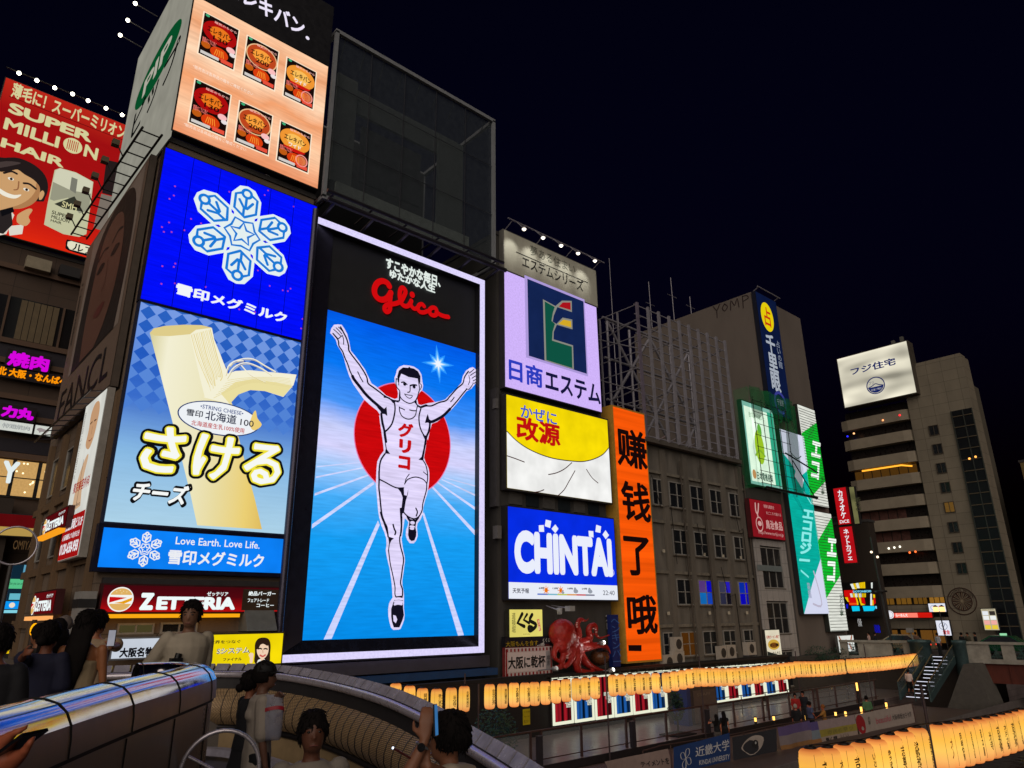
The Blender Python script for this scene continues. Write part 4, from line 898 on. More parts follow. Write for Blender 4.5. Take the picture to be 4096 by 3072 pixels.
sil += g(G3, [(880, 150), (885, 200), (890, 260), (895, 310), (870, 380), (840, 410), (790, 408), (755, 365), (735, 300), (740, 230), (760, 180), (770, 130), (748, 100), (722, 78), (712, 150), (700, 230), (690, 300), (680, 350), (690, 420), (700, 490), (720, 580), (725, 640), (715, 720), (705, 800), (690, 900), (690, 960), (705, 1030), (712, 1100), (712, 1180), (710, 1270), (720, 1360), (715, 1420), (690, 1490), (665, 1545), (640, 1555), (570, 1558), (540, 1530), (520, 1460), (505, 1380), (502, 1280), (515, 1200), (560, 1130), (555, 1040), (550, 960), (540, 880), (520, 740), (500, 660), (480, 570), (470, 500), (480, 420), (475, 340), (450, 260), (410, 170), (388, 80)])
sil += g(G2, [(715, 1400), (700, 1300), (690, 1180), (680, 1060), (670, 950), (675, 850), (680, 740), (690, 650), (730, 570), (775, 510), (770, 440), (755, 330), (740, 230), (725, 130), (715, 40)])
sil += g(G1, [(690, 1290), (650, 1230), (560, 1160), (480, 1085), (420, 1000), (350, 900), (300, 800), (260, 680), (230, 560), (205, 500), (150, 410), (130, 340), (90, 290)])
A.poly(sil, W2, 3)
def st(crp, pts, wd, sm=4): A.stroke(g(crp, pts), wd, KK, 4, sm)
def fl(crp, pts, m=None, l=4): A.poly(g(crp, pts), m or KK, l)
st(G1, [(190, 185), (225, 250), (265, 330), (290, 420), (295, 480), (350, 560), (420, 650), (480, 740), (520, 820), (535, 890), (600, 940), (680, 1000), (740, 1045), (830, 1095), (880, 1110), (920, 1110)], .085)
st(G1, [(95, 265), (160, 350), (170, 420), (215, 490), (240, 560), (280, 650), (310, 740), (360, 840)], .075); st(G1, [(340, 800), (360, 840), (430, 930), (500, 1020), (570, 1090), (650, 1160), (720, 1220)], .17)
for p in ([(105, 215), (150, 255), (190, 295)], [(135, 195), (175, 235), (205, 270)], [(165, 185), (195, 215), (218, 242)], [(95, 262), (130, 300), (160, 335)], [(212, 290), (228, 340), (228, 400)], [(160, 335), (185, 312), (212, 290)]): st(G1, p, .05)
st(G1, [(405, 745), (440, 820), (470, 870)], .06)
fl(G1, [(640, 1180), (720, 1225), (765, 1180), (775, 1300), (745, 1275), (700, 1268), (690, 1240)])
st(G1, [(700, 1270), (712, 1380), (740, 1490), (760, 1620)], .13); st(G1, [(860, 1105), (872, 1200), (860, 1300), (830, 1400), (775, 1470), (745, 1490)], .09)
st(G1, [(735, 1060), (800, 1075), (850, 1130)], .08); fl(G1, [(830, 1090), (920, 1105), (915, 1130), (875, 1120), (862, 1150)])
st(G1, [(925, 1185), (930, 1240), (960, 1300), (1020, 1335), (1080, 1330), (1125, 1290), (1140, 1225), (1150, 1180)], .06)
st(G1, [(930, 1195), (960, 1205), (992, 1222)], .06); st(G1, [(1055, 1222), (1095, 1232), (1130, 1232)], .06)
st(G1, [(1140, 1150), (1190, 1190), (1260, 1172), (1330, 1170), (1420, 1130), (1510, 1105), (1560, 1050), (1650, 950), (1720, 890), (1742, 810), (1790, 740)], .08); fl(G1, [(1140, 1150), (1150, 1180), (1200, 1200), (1290, 1165), (1320, 1180), (1260, 1150), (1190, 1175)])
st(G1, [(1770, 960), (1720, 1020), (1640, 1120), (1560, 1210)], .08); st(G1, [(1560, 1210), (1480, 1290), (1400, 1340), (1330, 1370), (1290, 1350)], .16)
for p in ([(1800, 760), (1835, 735), (1860, 712)], [(1815, 790), (1850, 765), (1882, 745)], [(1835, 825), (1865, 805), (1892, 790)], [(1848, 860), (1875, 845), (1902, 832)], [(1795, 790), (1808, 850), (1790, 905)], [(1845, 885), (1870, 885), (1905, 840)], [(1765, 955), (1800, 962), (1845, 900)]): st(G1, p, .05)
st(G1, [(1568, 1120), (1590, 1095), (1612, 1065)], .06)
fl(G1, [(1282, 1270), (1300, 1340), (1340, 1362), (1312, 1405), (1285, 1380), (1245, 1385), (1262, 1320)])
st(G1, [(1195, 1205), (1172, 1300), (1177, 1400), (1200, 1480), (1240, 1550), (1262, 1568)], .085); st(G1, [(1308, 1395), (1298, 1480), (1265, 1560), (1250, 1650)], .12)
fl(G1, [(905, 870), (900, 800), (920, 730), (970, 690), (1035, 695), (1050, 680), (1065, 695), (1110, 705), (1160, 740), (1190, 800), (1188, 880), (1165, 890), (1155, 830), (1100, 820), (1040, 810), (1000, 790), (950, 768), (925, 830), (922, 900)])
st(G1, [(888, 830), (884, 890), (896, 940), (930, 985), (935, 1050), (960, 1090), (1010, 1125), (1060, 1140), (1110, 1120), (1145, 1080), (1165, 1010), (1178, 960), (1168, 880)], .06)
st(G1, [(888, 830), (915, 850), (918, 910)], .05); st(G1, [(1180, 890), (1205, 915), (1190, 965)], .05)
fl(G1, [(925, 985), (940, 1060), (935, 1110), (918, 1120), (920, 1040)]); fl(G1, [(1150, 1050), (1165, 1010), (1140, 1100), (1150, 1170), (1110, 1125)])
st(G1, [(952, 878), (985, 874), (1022, 905)], .07); st(G1, [(1062, 918), (1100, 908), (1140, 912)], .09)
A.cr = G1
for p in ((992, 898), (1110, 932)): q = A.uv(*p); A.disc(q[0], q[1], .10, .10, KK, 4, 16)
A.cr = lambda x, y: (x, y)
st(G1, [(1060, 925), (1058, 990), (1030, 1002)], .06); st(G1, [(990, 1022), (1040, 1036), (1090, 1044), (1062, 1076), (1020, 1060), (990, 1022)], .045, 3)
st(G2, [(745, 30), (760, 130), (782, 225)], .10); fl(G2, [(768, 228), (795, 238), (812, 235), (795, 290), (800, 400), (815, 490), (860, 552), (790, 545), (800, 480), (785, 380), (772, 300)])
st(G2, [(790, 550), (742, 620), (720, 700), (713, 800), (713, 900), (710, 1000), (722, 1110), (735, 1250), (752, 1370), (790, 1470)], .09); fl(G2, [(700, 780), (722, 760), (720, 1010), (702, 1020)]); fl(G2, [(770, 1420), (825, 1520), (825, 1640), (800, 1560)])
fl(G2, [(1290, 300), (1345, 310), (1385, 130), (1395, 160), (1350, 340), (1320, 500), (1298, 640), (1235, 628), (1275, 590), (1300, 480), (1318, 360)])
st(G2, [(1295, 635), (1332, 700), (1352, 790), (1356, 880), (1345, 950), (1340, 1030), (1310, 1140), (1290, 1220), (1282, 1300), (1240, 1380), (1180, 1412), (1110, 1390), (1060, 1350), (1040, 1325)], .07)
st(G2, [(720, 890), (800, 930), (870, 970), (950, 1002), (1038, 1002)], .07); st(G2, [(1050, 950), (1090, 892), (1150, 866), (1210, 859), (1280, 880), (1320, 910), (1345, 948)], .06); st(G2, [(1112, 820), (1070, 880), (1055, 940)], .05)
st(G2, [(1300, 790), (1330, 815), (1348, 830)], .05)
fl(G2, [(955, 1003), (1040, 1000), (1045, 1095), (1080, 1105), (1100, 1015), (1095, 1080), (1065, 1180), (1050, 1280), (1042, 1335), (1022, 1340), (1012, 1430), (1008, 1640), (985, 1659), (998, 1500), (985, 1270), (1010, 1262), (1025, 1130), (1000, 1062)])
st(G2, [(1200, 1272), (1220, 1322), (1205, 1372)], .08); st(G2, [(898, 1490), (915, 1550), (932, 1585), (922, 1620)], .09)
fl(G3, [(735, 35), (800, 92), (860, 95), (925, 45), (905, 85), (872, 130), (862, 200), (876, 260), (870, 320), (850, 370), (810, 380), (780, 355), (765, 300), (770, 210), (782, 125), (755, 85)])
A.cr = G3
for x, y, rx, ry in ((822, 138, .14, .09), (818, 188, .17, .06), (815, 214, .14, .065)): q = A.uv(x, y); A.disc(q[0], q[1], rx, ry, W2, 5, 20)
A.cr = lambda x, y: (x, y)
st(G3, [(400, 0), (430, 100), (480, 185), (492, 260), (500, 320)], .09); fl(G3, [(428, 115), (492, 200), (492, 300), (470, 240)]); fl(G3, [(498, 318), (578, 345), (545, 370), (522, 420), (512, 500), (500, 500), (512, 400)])
st(G3, [(505, 500), (515, 580), (530, 690), (555, 800), (580, 920), (592, 1000), (590, 1080), (602, 1118)], .06)
st(G3, [(682, 60), (680, 170), (675, 260), (656, 320), (655, 390), (672, 480), (695, 560), (705, 640), (690, 740), (676, 850), (665, 940), (690, 1020), (690, 1108)], .075)
fl(G3, [(600, 1113), (690, 1103), (695, 1180), (700, 1270), (710, 1360), (690, 1430), (650, 1525), (575, 1525), (550, 1450), (540, 1380), (540, 1280), (570, 1190), (600, 1130)])
for p in ([(595, 1148), (640, 1142), (682, 1150)], [(588, 1184), (640, 1178), (682, 1188)], [(585, 1218), (630, 1208), (678, 1216)]): A.stroke(g(G3, p), .11, W2, 5)
A.poly(g(G3, [(565, 1360), (600, 1370), (620, 1420), (600, 1470), (570, 1440)]), W2, 5)
RT = E((196, 14, 20)); A.cr = G2
A.text('グ', (958, 320), (1168, 160), RT, .05, 5); A.text('リ', (972, 530), (1140, 375), RT, .06, 5); A.text('コ', (962, 745), (1128, 595), RT, .06, 5)
A.build('runner_picture', t)
# --- dark band with red script lettering above
t = thing('sign', 'dark band with white slogan and red script above the runner', 'sign', (20, 30.8, 14.9))
mb = MB(); mb.box(15.1, 30.62, 14.9, 25.1, 31.0, 19.4, M((40, 42, 46), .6, 0, .1)); mb.build('panel', t)
A = Art('Y', 30.6, .03); A.cr = GG
s1 = [(545, 760), (500, 690), (400, 650), (300, 690), (240, 800), (245, 920), (310, 1010), (400, 1040), (490, 1010), (550, 940), (575, 890)]
s2 = [(575, 890), (572, 960), (558, 1080), (560, 1200), (540, 1265), (490, 1290), (450, 1255), (450, 1190), (505, 1140), (600, 1130), (700, 1110), (790, 1060), (850, 960), (880, 870), (850, 805), (810, 790), (775, 830), (757, 930), (770, 1040), (805, 1125), (865, 1170), (930, 1165), (975, 1115), (1000, 1060)]
s3 = [(1000, 1060), (990, 1140), (1040, 1215), (1090, 1225), (1130, 1200)]
s4 = [(1265, 1175), (1220, 1130), (1160, 1150), (1135, 1230), (1180, 1290), (1260, 1300), (1340, 1270)]
s5 = [(1440, 1200), (1385, 1240), (1392, 1330), (1470, 1365), (1530, 1320), (1505, 1220), (1440, 1200)]
s6 = [(1520, 1300), (1600, 1350), (1680, 1380), (1765, 1395)]
RL = E((206, 10, 14), 1.0)
for i, (s_, w_) in enumerate(((s1, .34), (s2, .27), (s3, .24), (s4, .25), (s5, .26), (s6, .27))): A.line([A.uv(*p) for p in s_], w_, RL, 2+.05*i, 6)
q = A.uv(1020, 935); A.disc(q[0], q[1], .17, .19, RL, 2, 24); A.build('script', t)
A = Art('Y', 30.6, .03); A.cr = GG; wl = E((226, 236, 230)); A.text('すこやかな毎日、', (465, 385), (1610, 560), wl, .05, 2); A.text('ゆたかな人生', (545, 580), (1500, 730), wl, .05, 2); A.build('lettering', t)

# --- lavender LED board with its white head panel
lav = E((208, 180, 250), 1.0, 'dots', True)
t, A = board('screen', 'lavender diode board around a navy emblem panel', 'advertising screen', 'Y', 30, 26.58, 13.08, 35.2, 20.75, lav, .45, M((60, 58, 64), .5))
A.cr = D1; a = A.uv(383, 490); b = A.uv(820, 1190); a2 = A.uv(797, 640)
x0, x1 = a[0], (b[0]+a2[0])/2; y1, y0 = a[1], b[1]
A.rect(x0-.22, y0-.15, x1+.15, y1+.2, E((180, 160, 226), .9), 1)
A.build('frame_glow', t)
nb = M((28, 52, 118), .35, 0, .12); A = Art('Y', 29.96); A.rect(x0, y0, x1, y1, E((22, 40, 88), .8, 'back'), 0); A.cr = D1
fr_ = E((150, 150, 140), .8)
A.poly([(500, 640), (592, 690), (640, 650), (712, 652), (714, 735), (606, 698), (580, 760), (572, 805), (600, 822), (645, 775), (716, 790), (718, 862), (602, 828), (580, 880), (578, 935), (722, 980), (728, 1158), (512, 1092)], fr_, 1)
A.poly([(512, 656), (586, 698), (572, 740), (562, 800), (588, 822), (570, 880), (566, 945), (712, 990), (716, 1148), (524, 1088)], E((16, 88, 70), .85), 2)
A.poly([(616, 694), (645, 664), (702, 664), (704, 720)], E((176, 20, 30), .9), 2); A.poly([(612, 822), (650, 790), (706, 802), (708, 848)], E((220, 176, 40), .9), 2)
A.build('emblem', t)
A = Art('Y', 30); A.cr = D1; p = A.uv(248, 1232); q = A.uv(918, 1272); A.textuv('日商', p[0], p[1], p[0]+(q[0]-p[0])*.345, q[1], E((44, 60, 190)), .03, 2); A.textuv('エステム', p[0]+(q[0]-p[0])*.37, p[1]-.02, q[0], q[1]-.05, E((20, 20, 60)), .03, 2); A.build('lettering', t)
t, A = board('sign', 'pale lamp-lit head panel with two lines of black lettering', 'sign', 'Y', 30, 26.58, 20.85, 35.35, 23.65, M((196, 196, 182), .6, 0, .12, 1.2, 3), .45, M((110, 108, 104), .6))
A.cr = D1; gk = M((40, 42, 40), .6); A.text('夢ある住まい', (408, 312), (735, 385), M((104, 108, 98), .6), .0, 1); A.text('エステムシリーズ', (348, 398), (795, 505), gk, .015, 1)
a = A.uv(302, 290); b = A.uv(832, 508); A.rect(a[0], a[1]-.04, b[0], a[1]+.02, gk, 1); A.build('lettering', t)
t2 = thing('lamp_rail', 'thin lamp rail with five small bright lamps over the pale head panel', 'lamp rail', (31, 29, 23.8))
mb = MB(); mb.tube((26.4, 29.4, 24.15), (35.6, 29.4, 24.15), .05, gv, 6); mb.build('rail', t2)
for i in range(4):
    x = 26.8+i*2.8; mb = MB(); mb.tube((x, 29.4, 24.15), (x, 30.2, 23.75), .035, gv, 6); mb.build('bracket', t2)
def spot(p, tgt, en, colr=(1, .95, .85), size=70, blend=.8):
    l = bpy.data.lights.new('floodlight_beam', 'SPOT'); l.energy = en; l.color = colr; l.spot_size = R(size); l.spot_blend = blend; l.shadow_soft_size = .1
    o = bpy.data.objects.new('floodlight_beam', l); col.objects.link(o); o.location = p
    o.rotation_euler = (Vector(tgt)-Vector(p)).to_track_quat('-Z', 'Y').to_euler(); return o
bulb = E((255, 244, 226), 3.0)
A.cr = D1
for (x, y) in ((362, 118), (502, 182), (635, 240), (760, 297), (884, 352)):
    c = atY(*D1(x, y), 28.7); mb = MB(); mb.tube((c.x, 29.4, 24.15), c, .03, gv, 6); mb.lathe(c-Vector((0, 0, .05)), [(.05, .22), (.17, .0)], gv, 10); mb.sphere(c-Vector((0, 0, .04)), .12, bulb, 10); mb.build('lamp', t2)
    spot(c+Vector((0, 0, -.25)), (c.x, 30, 22.4), 60)
# --- yellow medicine board, blue-white weather board, orange strip
yel = E((244, 216, 6), 1.0, 'back', True)
t, A = board('billboard', 'yellow and white backlit billboard with red and blue lettering', 'billboard', 'Y', 30, 26.66, 7.05, 35.72, 12.6, yel, .55, M((52, 50, 52), .5), rim=.1)
A.cr = D2; ww = E((238, 238, 236), 1.0, 'back', True)
L_ = A.uv(232, 140)[0]; rgt = 35.72
crv = [(232, 138), (300, 205), (380, 262), (470, 305), (560, 335), (640, 350), (710, 358), (790, 362), (870, 345), (940, 310), (1003, 262)]
uvs = [A.uv(*p) for p in crv]; uvs[0] = (26.66, uvs[0][1]); uvs[-1] = (35.72, uvs[-1][1]); uvs = cat_rom(uvs, 4)
A.fill([(26.66, 7.05), (35.72, 7.05)]+uvs[::-1], ww, 1); A.line(uvs, .06, E((40, 24, 20)), 2, 0)
br = E((60, 26, 22))
for p in ([(236, 320), (300, 342), (362, 366)], [(540, 458), (600, 445), (660, 415), (712, 370)], [(612, 612), (655, 570), (690, 510), (735, 430)], [(440, 588), (475, 582), (506, 570)], [(820, 420), (860, 480), (905, 520)]): A.stroke(p, .06, br, 2)
A.build('picture', t)
A = Art('Y', 30); A.cr = D1; A.text('かぜに', (335, 1508), (600, 1480), E((56, 88, 204)), .02, 2); A.cr = D2; A.text('改源', (303, 193), (624, 92), E((190, 16, 16)), .035, 2); A.build('lettering', t)
t, A = board('screen', 'royal blue screen with blocky white letters and a weather strip', 'advertising screen', 'Y', 30, 26.70, 1.02, 35.8, 6.0, E((6, 44, 226), 1.0, 'back', True), .5, M((40, 40, 46), .5), rim=.08)
A.cr = D2; a = A.uv(245, 1248); b = A.uv(1054, 1278); sv = (a[1]+b[1])/2
A.rect(26.70, 1.02, 35.8, sv, E((232, 236, 246), 1.0), 1)
gy = E((70, 72, 84)); A.text('天気予報', (275, 1332), (396, 1296), gy, .02, 2)
for k, (x, tx) in enumerate(((468, '6時'), (570, '12時'), (680, '18時'), (785, '24時'))): A.text(tx, (x, 1302+k*1.5), (x+40, 1288+k*1.5), gy, .03, 2)
a = A.uv(458, 1338); b = A.uv(880, 1350)
for i, c_ in enumerate(((90, 120, 200), (120, 180, 200), (190, 200, 100), (220, 150, 60), (200, 60, 60), (110, 110, 130))): A.rect(a[0]+(b[0]-a[0])*i/6, a[1]-.05, a[0]+(b[0]-a[0])*(i+1)/6, a[1]+.03, E(c_), 2)
for x, y in ((522, 1310), (630, 1312)):
    q = A.uv(x, y)
    for k in range(8): A.line([(q[0]+.12*math.cos(R(45*k)), q[1]+.12*math.sin(R(45*k))), (q[0]+.24*math.cos(R(45*k)), q[1]+.24*math.sin(R(45*k)))], .04, E((230, 120, 20)), 2, 0)
    A.disc(q[0], q[1], .13, .13, E((236, 120, 10)), 3, 16)
cl = E((150, 156, 168))
for x, y, s_ in ((645, 1328, .6), (740, 1318, 1), (846, 1320, 1)):
    q = A.uv(x, y); A.disc(q[0], q[1], .2*s_, .12*s_, cl, 3, 16); A.disc(q[0]-.06*s_, q[1]+.1*s_, .11*s_, .12*s_, cl, 3.2, 16)
A.text('22:40', (942, 1346), (1026, 1314), gy, .0, 2); A.build('weather_strip', t)
A = Art('Y', 30); A.cr = D2; wc = E((234, 238, 252))
A.text('CHINTAI', (290, 1185), (1002, 930), wc, .062, 2)
for q in ([(468, 832), (505, 830), (508, 880), (470, 880)], [(520, 790), (560, 800), (552, 852), (512, 838)], [(590, 825), (613, 858), (590, 890), (562, 858)], [(835, 872), (870, 875), (872, 922), (838, 915)], [(892, 828), (928, 840), (922, 888), (885, 880)], [(960, 868), (986, 905), (962, 935), (938, 900)]): A.poly(q, wc, 2)
q = A.uv(1014, 1180); A.ring(q[0], q[1], .14, .18, .03, wc, 2, 20); A.textuv('R', q[0]-.06, q[1]-.08, q[0]+.07, q[1]+.08, wc, .02, 2); A.build('lettering', t)
orr = E((244, 86, 8), 1.05, 'band', True)
t, A = board('screen', 'tall narrow orange screen with blocky black Chinese characters', 'advertising screen', 'Y', 30, 36.42, -2.58, 39.79, 13.7, orr, 1.3, M((196, 150, 60), .6, 0, .15), rim=.12)
A.cr = D2; kk = E((22, 8, 8))
for c_, bl, tr in (('赚', (1052, 388), (1254, 152)), ('钱', (1086, 790), (1280, 532)), ('了', (1105, 1200), (1278, 925)), ('哦', (1130, 1640), (1330, 1345))): A.text(c_, bl, tr, kk, .026, 2)
A.cr = D5; A.poly([(828, 362), (935, 362), (935, 412), (831, 410)], kk, 2); A.build('lettering', t)

# --- green netted sign, red food sign, fortune teller strip
A = Art('Y', 30.0); A.cr = D3; a = A.uv(110, 905); b = A.uv(420, 1590)
t, A = board('billboard', 'lit sign veiled by green construction netting and scaffold poles', 'billboard', 'Y', 30.0, 53.55, 10.35, 58.7, 17.5, E((150, 220, 200), .8, 'back', True), .4, M((30, 60, 50), .6), rim=.12)
A.rect(53.75, 10.6, 57.6, 17.1, E((226, 250, 226), 1.25, 'back', True), 1); A.rect(57.6, 10.6, 58.6, 17.2, E((60, 200, 160), .8), 1)
A.disc(55.6, 13.7, .75, 1.5, E((180, 226, 40), .9), 2); A.disc(55.9, 15.2, .35, .6, E((110, 200, 70), .9), 2); A.line([(54.8, 12.9), (55.5, 13.4), (56.3, 13.0)], .2, E((140, 190, 40)), 3)
A.textuv('金の国から届いた', 54.4, 16.2, 57.0, 16.7, E((120, 170, 120), .8), .0, 2); A.textuv('日本電機産業', 54.6, 10.8, 57.2, 11.5, E((40, 80, 70), .8), .02, 2); A.disc(54.2, 11.2, .3, .4, E((220, 160, 100), .9), 2); A.build('picture', t)
tn = thing('scaffold_net', 'green construction netting hung on scaffold poles before a lit sign', 'netting', (56.5, 29, 9.8))
nm = M((16, 150, 84), .7, 0, .25, 3, 0, 0, .24); nm2 = M((8, 110, 60), .7, 0, .25, 3, 0, 0, .62)
mb = MB(); nx, nz = 16, 18; vs = []
for j in range(nz+1):
    for i in range(nx+1):
        x = 53.0+i*7.6/nx; z = 9.9+j*8.6/nz; vs.append((x, 29.0+.18*math.sin(i*1.3+j*.4)+.1*math.sin(j*1.1), z-.15*math.sin(math.pi*i/nx*3)*(j == nz)))
mb.add(vs, [(j*(nx+1)+i, j*(nx+1)+i+1, (j+1)*(nx+1)+i+1, (j+1)*(nx+1)+i) for j in range(nz) for i in range(nx)], nm, True)
mb.quad((53.0, 29.0, 9.9), (53.0, 30.4, 9.9), (53.0, 30.4, 18.4), (53.0, 29.0, 18.4), nm); mb.build('net', tn)
mb = MB(); vs = [(53.0+i*7.6/nx, 28.86+.15*math.sin(i*1.7), 18.5-j*(.7+.25*math.sin(i*.9))) for j in range(4) for i in range(nx+1)]; mb.add(vs, [(j*(nx+1)+i, (j+1)*(nx+1)+i, (j+1)*(nx+1)+i+1, j*(nx+1)+i+1) for j in range(3) for i in range(nx)], nm2, True); vs = [(58.4+i*.7, 28.86+.12*math.sin(i*2.1+j), 10+j*1.6) for j in range(6) for i in range(4)]; mb.add(vs, [(j*4+i, j*4+i+1, (j+1)*4+i+1, (j+1)*4+i) for j in range(5) for i in range(3)], nm2, True); mb.build('folded_net', tn)
mb = MB(); pb = M((16, 20, 20), .5)
for i in range(5): x = 53.2+i*1.38; mb.tube((x, 28.8, 9.6), (x, 28.8, 17.5), .03, pb, 6)
for j in range(8): z = 10.2+j*1.0; mb.tube((53.0, 28.78, z), (58.9, 28.78, z), .024, pb, 6)
mb.tube((56.5, 28.2, 13.0), (62.0, 28.2, 12.0), .07, pb, 6); mb.tube((58.0, 28.4, 12.6), (61.4, 28.4, 9.6), .05, pb, 6); mb.tube((53.0, 28.4, 9.75), (61.6, 28.4, 9.75), .12, pb, 6); mb.build('scaffold_pole', tn)
A = Art('Y', 29.9); A.cr = D4; a = A.uv(172, 352); b = A.uv(438, 660)
t, A = board('sign', 'dull red sign with white food emblem below the green netting', 'sign', 'Y', 29.9, 52.75, 6.0, 57.85, 9.0, E((150, 24, 34), .72, 'back'), .4, M((70, 20, 24), .6))
lp_ = E((220, 170, 165), .8); A.line([(53.6, 8.7), (53.55, 8.1), (53.75, 7.9), (53.95, 8.2), (54.1, 8.7)], .16, lp_, 1); A.ring(53.9, 7.05, .55, .6, .1, lp_, 1); A.disc(53.95, 7.1, .3, .2, lp_, 1); A.line([(53.75, 7.9), (53.8, 7.6)], .16, lp_, 1)
A.textuv('鳥治食品', 54.9, 6.75, 57.6, 7.5, lp_, .02, 1); A.textuv('http://www.toriji.co.jp', 53.6, 6.2, 57.6, 6.55, lp_, 0, 1); A.textuv('新鮮な鶏肉を', 54.9, 8.45, 56.6, 8.75, lp_, 0, 1); A.textuv('まごころで届ける', 55.2, 7.95, 57.6, 8.2, lp_, 0, 1); A.build('lettering', t)
t, A = board('sign', 'tall navy strip sign with a yellow disc and white kanji', 'sign', 'Y', 30, 58.45, 17.3, 62.25, 29.3, E((14, 26, 62), .8, 'back'), .4, M((20, 24, 44), .6))
A.disc(60.1, 27.1, 1.15, 1.5, E((232, 206, 10), .95), 1); A.textuv('占', 59.5, 26.1, 60.75, 28.1, E((196, 50, 20), .95), .02, 2)
wk = E((176, 184, 196), .85); A.textuv('千里眼', 59.2, 19.6, 60.9, 25.3, wk, .03, 1, True); A.textuv('占いの館', 61.1, 22.2, 61.8, 25.0, E((150, 160, 180), .7), .01, 1, True)
A.ring(60.4, 18.6, 1.1, 1.1, .28, E((60, 64, 150), .8), 1); A.textuv('千里眼', 59.8, 18.3, 61.0, 18.9, wk, .01, 2); A.build('lettering', t)
# --- teal screen and green striped screen
t, A = board('screen', 'tall teal screen with pale slanted lettering', 'advertising screen', 'Y', 30, 59.6, .1, 64.1, 16.0, E((8, 176, 160), .95, 'led', True), .4, M((40, 44, 48), .5))
X = lambda x: 59.6+4.5*x; Z = lambda y: .1+15.9*y
A.fill([(X(0), Z(1)), (X(1), Z(1)), (X(1), Z(.80)), (X(.55), Z(.74)), (X(.25), Z(.82)), (X(0), Z(.86))], E((220, 224, 244), .95), 1); A.fill([(X(.0), Z(0)), (X(1), Z(0)), (X(1), Z(.30)), (X(.5), Z(.16))], E((216, 220, 244), .95), 1)
A.line([(X(.3), Z(.88)), (X(.55), Z(.85)), (X(.75), Z(.87))], .1, E((60, 60, 70)), 2); A.fill([(X(.35), Z(.74)), (X(.5), Z(.8)), (X(.75), Z(.74)), (X(.6), Z(.68))], E((230, 232, 246)), 2)
for k in range(5): A.line([(X(.1+.03*k), Z(.66-.012*k)), (X(.4+.05*k), Z(.60-.02*k)), (X(.5+.07*k), Z(.50))], .05, E((6, 140, 130), .9), 2)
A.textuv('エコロジー', X(.06), Z(.27), X(.52), Z(.56), E((140, 236, 232), 1.0), .05, 2, True, .45); A.line([(X(.1), Z(.22)), (X(.35), Z(.19))], .18, E((130, 232, 228)), 2); A.line([(X(.66), Z(.66)), (X(.9), Z(.6))], .14, E((130, 232, 228)), 2)
A.line([(X(.4), Z(.05)), (X(.75), Z(.05)), (X(.6), Z(.22))], .18, E((186, 180, 200)), 2); A.textuv('住宅設備', X(.25), Z(.08), X(.38), Z(.16), E((160, 166, 190)), .02, 2, True); A.build('picture', t)
for (z0, z1, lab, px) in ((9.6, 19.1, 'upper green and white striped diode screen with slanted lettering', 0), (-1.35, 9.0, 'lower green and white striped diode screen above the food poster', 1)):
    t, A = board('screen', lab, 'advertising screen', 'Y', 30, 63.75+.2*px, z0, 67.2+.2*px, z1, E((222, 224, 214), 1.0, 'led', True), .4, M((40, 44, 40), .5))
    x0 = 63.75+.2*px; X = lambda x: x0+3.45*x; Z = lambda y: z0+(z1-z0)*y
    A.fill([(X(0), Z(.70+.04*px)), (X(1), Z(.87+.1*px)), (X(1), Z(.26+.2*px)), (X(0), Z(.06+.2*px))], E((14, 186, 44), 1.0, 'led', True), 1)
    A.textuv('エコ', X(.12), Z(.26+.14*px), X(.66), Z(.66+.12*px), E((236, 246, 236), 1.1), .05, 2, True, .40)
    A.textuv('安心の工事', X(.62), Z(.12), X(.84), Z(.30), E((30, 60, 36)), .02, 2, True, .3); A.textuv('エコナビ', X(.3), Z(.66+.1*px), X(.58), Z(.84+.05*px), E((40, 110, 50)), .02, 2, True, .6); A.build('lettering', t)
    mb = MB()
    for k in range(int((z1-z0)/.26)): mb.box(x0, 29.92, z0+.02+k*.26, x0+3.45, 29.95, z0+.06+k*.26, M((60, 70, 60), .6))
    mb.build('louvre', t)

# ================================================================== octopus restaurant corner, curtain panels, lanterns, railings, banners
O1 = crop(2000, 2420, .20344)
def eval_mesh(me, mods):
    """mesh with modifiers baked in"""
    o = bpy.data.objects.new('work', me); col.objects.link(o)
    for typ, kw in mods:
        m = o.modifiers.new('m', typ)
        for k, v in kw.items(): setattr(m, k, v)
    dg = bpy.context.evaluated_depsgraph_get(); r = bpy.data.meshes.new_from_object(o.evaluated_get(dg))
    bpy.data.objects.remove(o); return r
def fused(mbx, voxel, smooth=2, mats=None, noise_amp=0, noise_scale=6):
    me = bpy.data.meshes.new('body'); me.from_pydata(mbx.v, [], mbx.f); me.update()
    r = eval_mesh(me, [('REMESH', dict(mode='VOXEL', voxel_size=voxel, use_smooth_shade=True))]+([('SMOOTH', dict(factor=.5, iterations=smooth))] if smooth else []))
    if noise_amp:
        for v in r.vertices: v.co += v.normal*noise_amp*noise.noise(v.co*noise_scale)
    r.materials.clear()
    for m in mats or []: r.materials.append(m)
    for p in r.polygons: p.use_smooth = True; p.material_index = 0
    return r
def mesh_obj(name, me, parent):
    o = bpy.data.objects.new(name, me); col.objects.link(o); OFF[o] = Vector((0, 0, 0))
    if parent is not None: o.parent = parent
    return o
any_m = M((128, 128, 128))
def capsule(mb, p, q, r0, r1, n=10):
    mb.tube(p, q, r0, any_m, n, r1); mb.sphere(p, r0, any_m, n); mb.sphere(q, r1, any_m, n)
def tentacle(mb, pts, r0, r1, Y):
    q = [Vector(p) for p in cat_rom([tuple(atY(*O1(x, y), yy)) for (x, y), yy in zip(pts, Y)], 5)]
    n = len(q)
    for i in range(n-1): capsule(mb, q[i], q[i+1], r0+(r1-r0)*i/(n-1), r0+(r1-r0)*(i+1)/(n-1), 8)
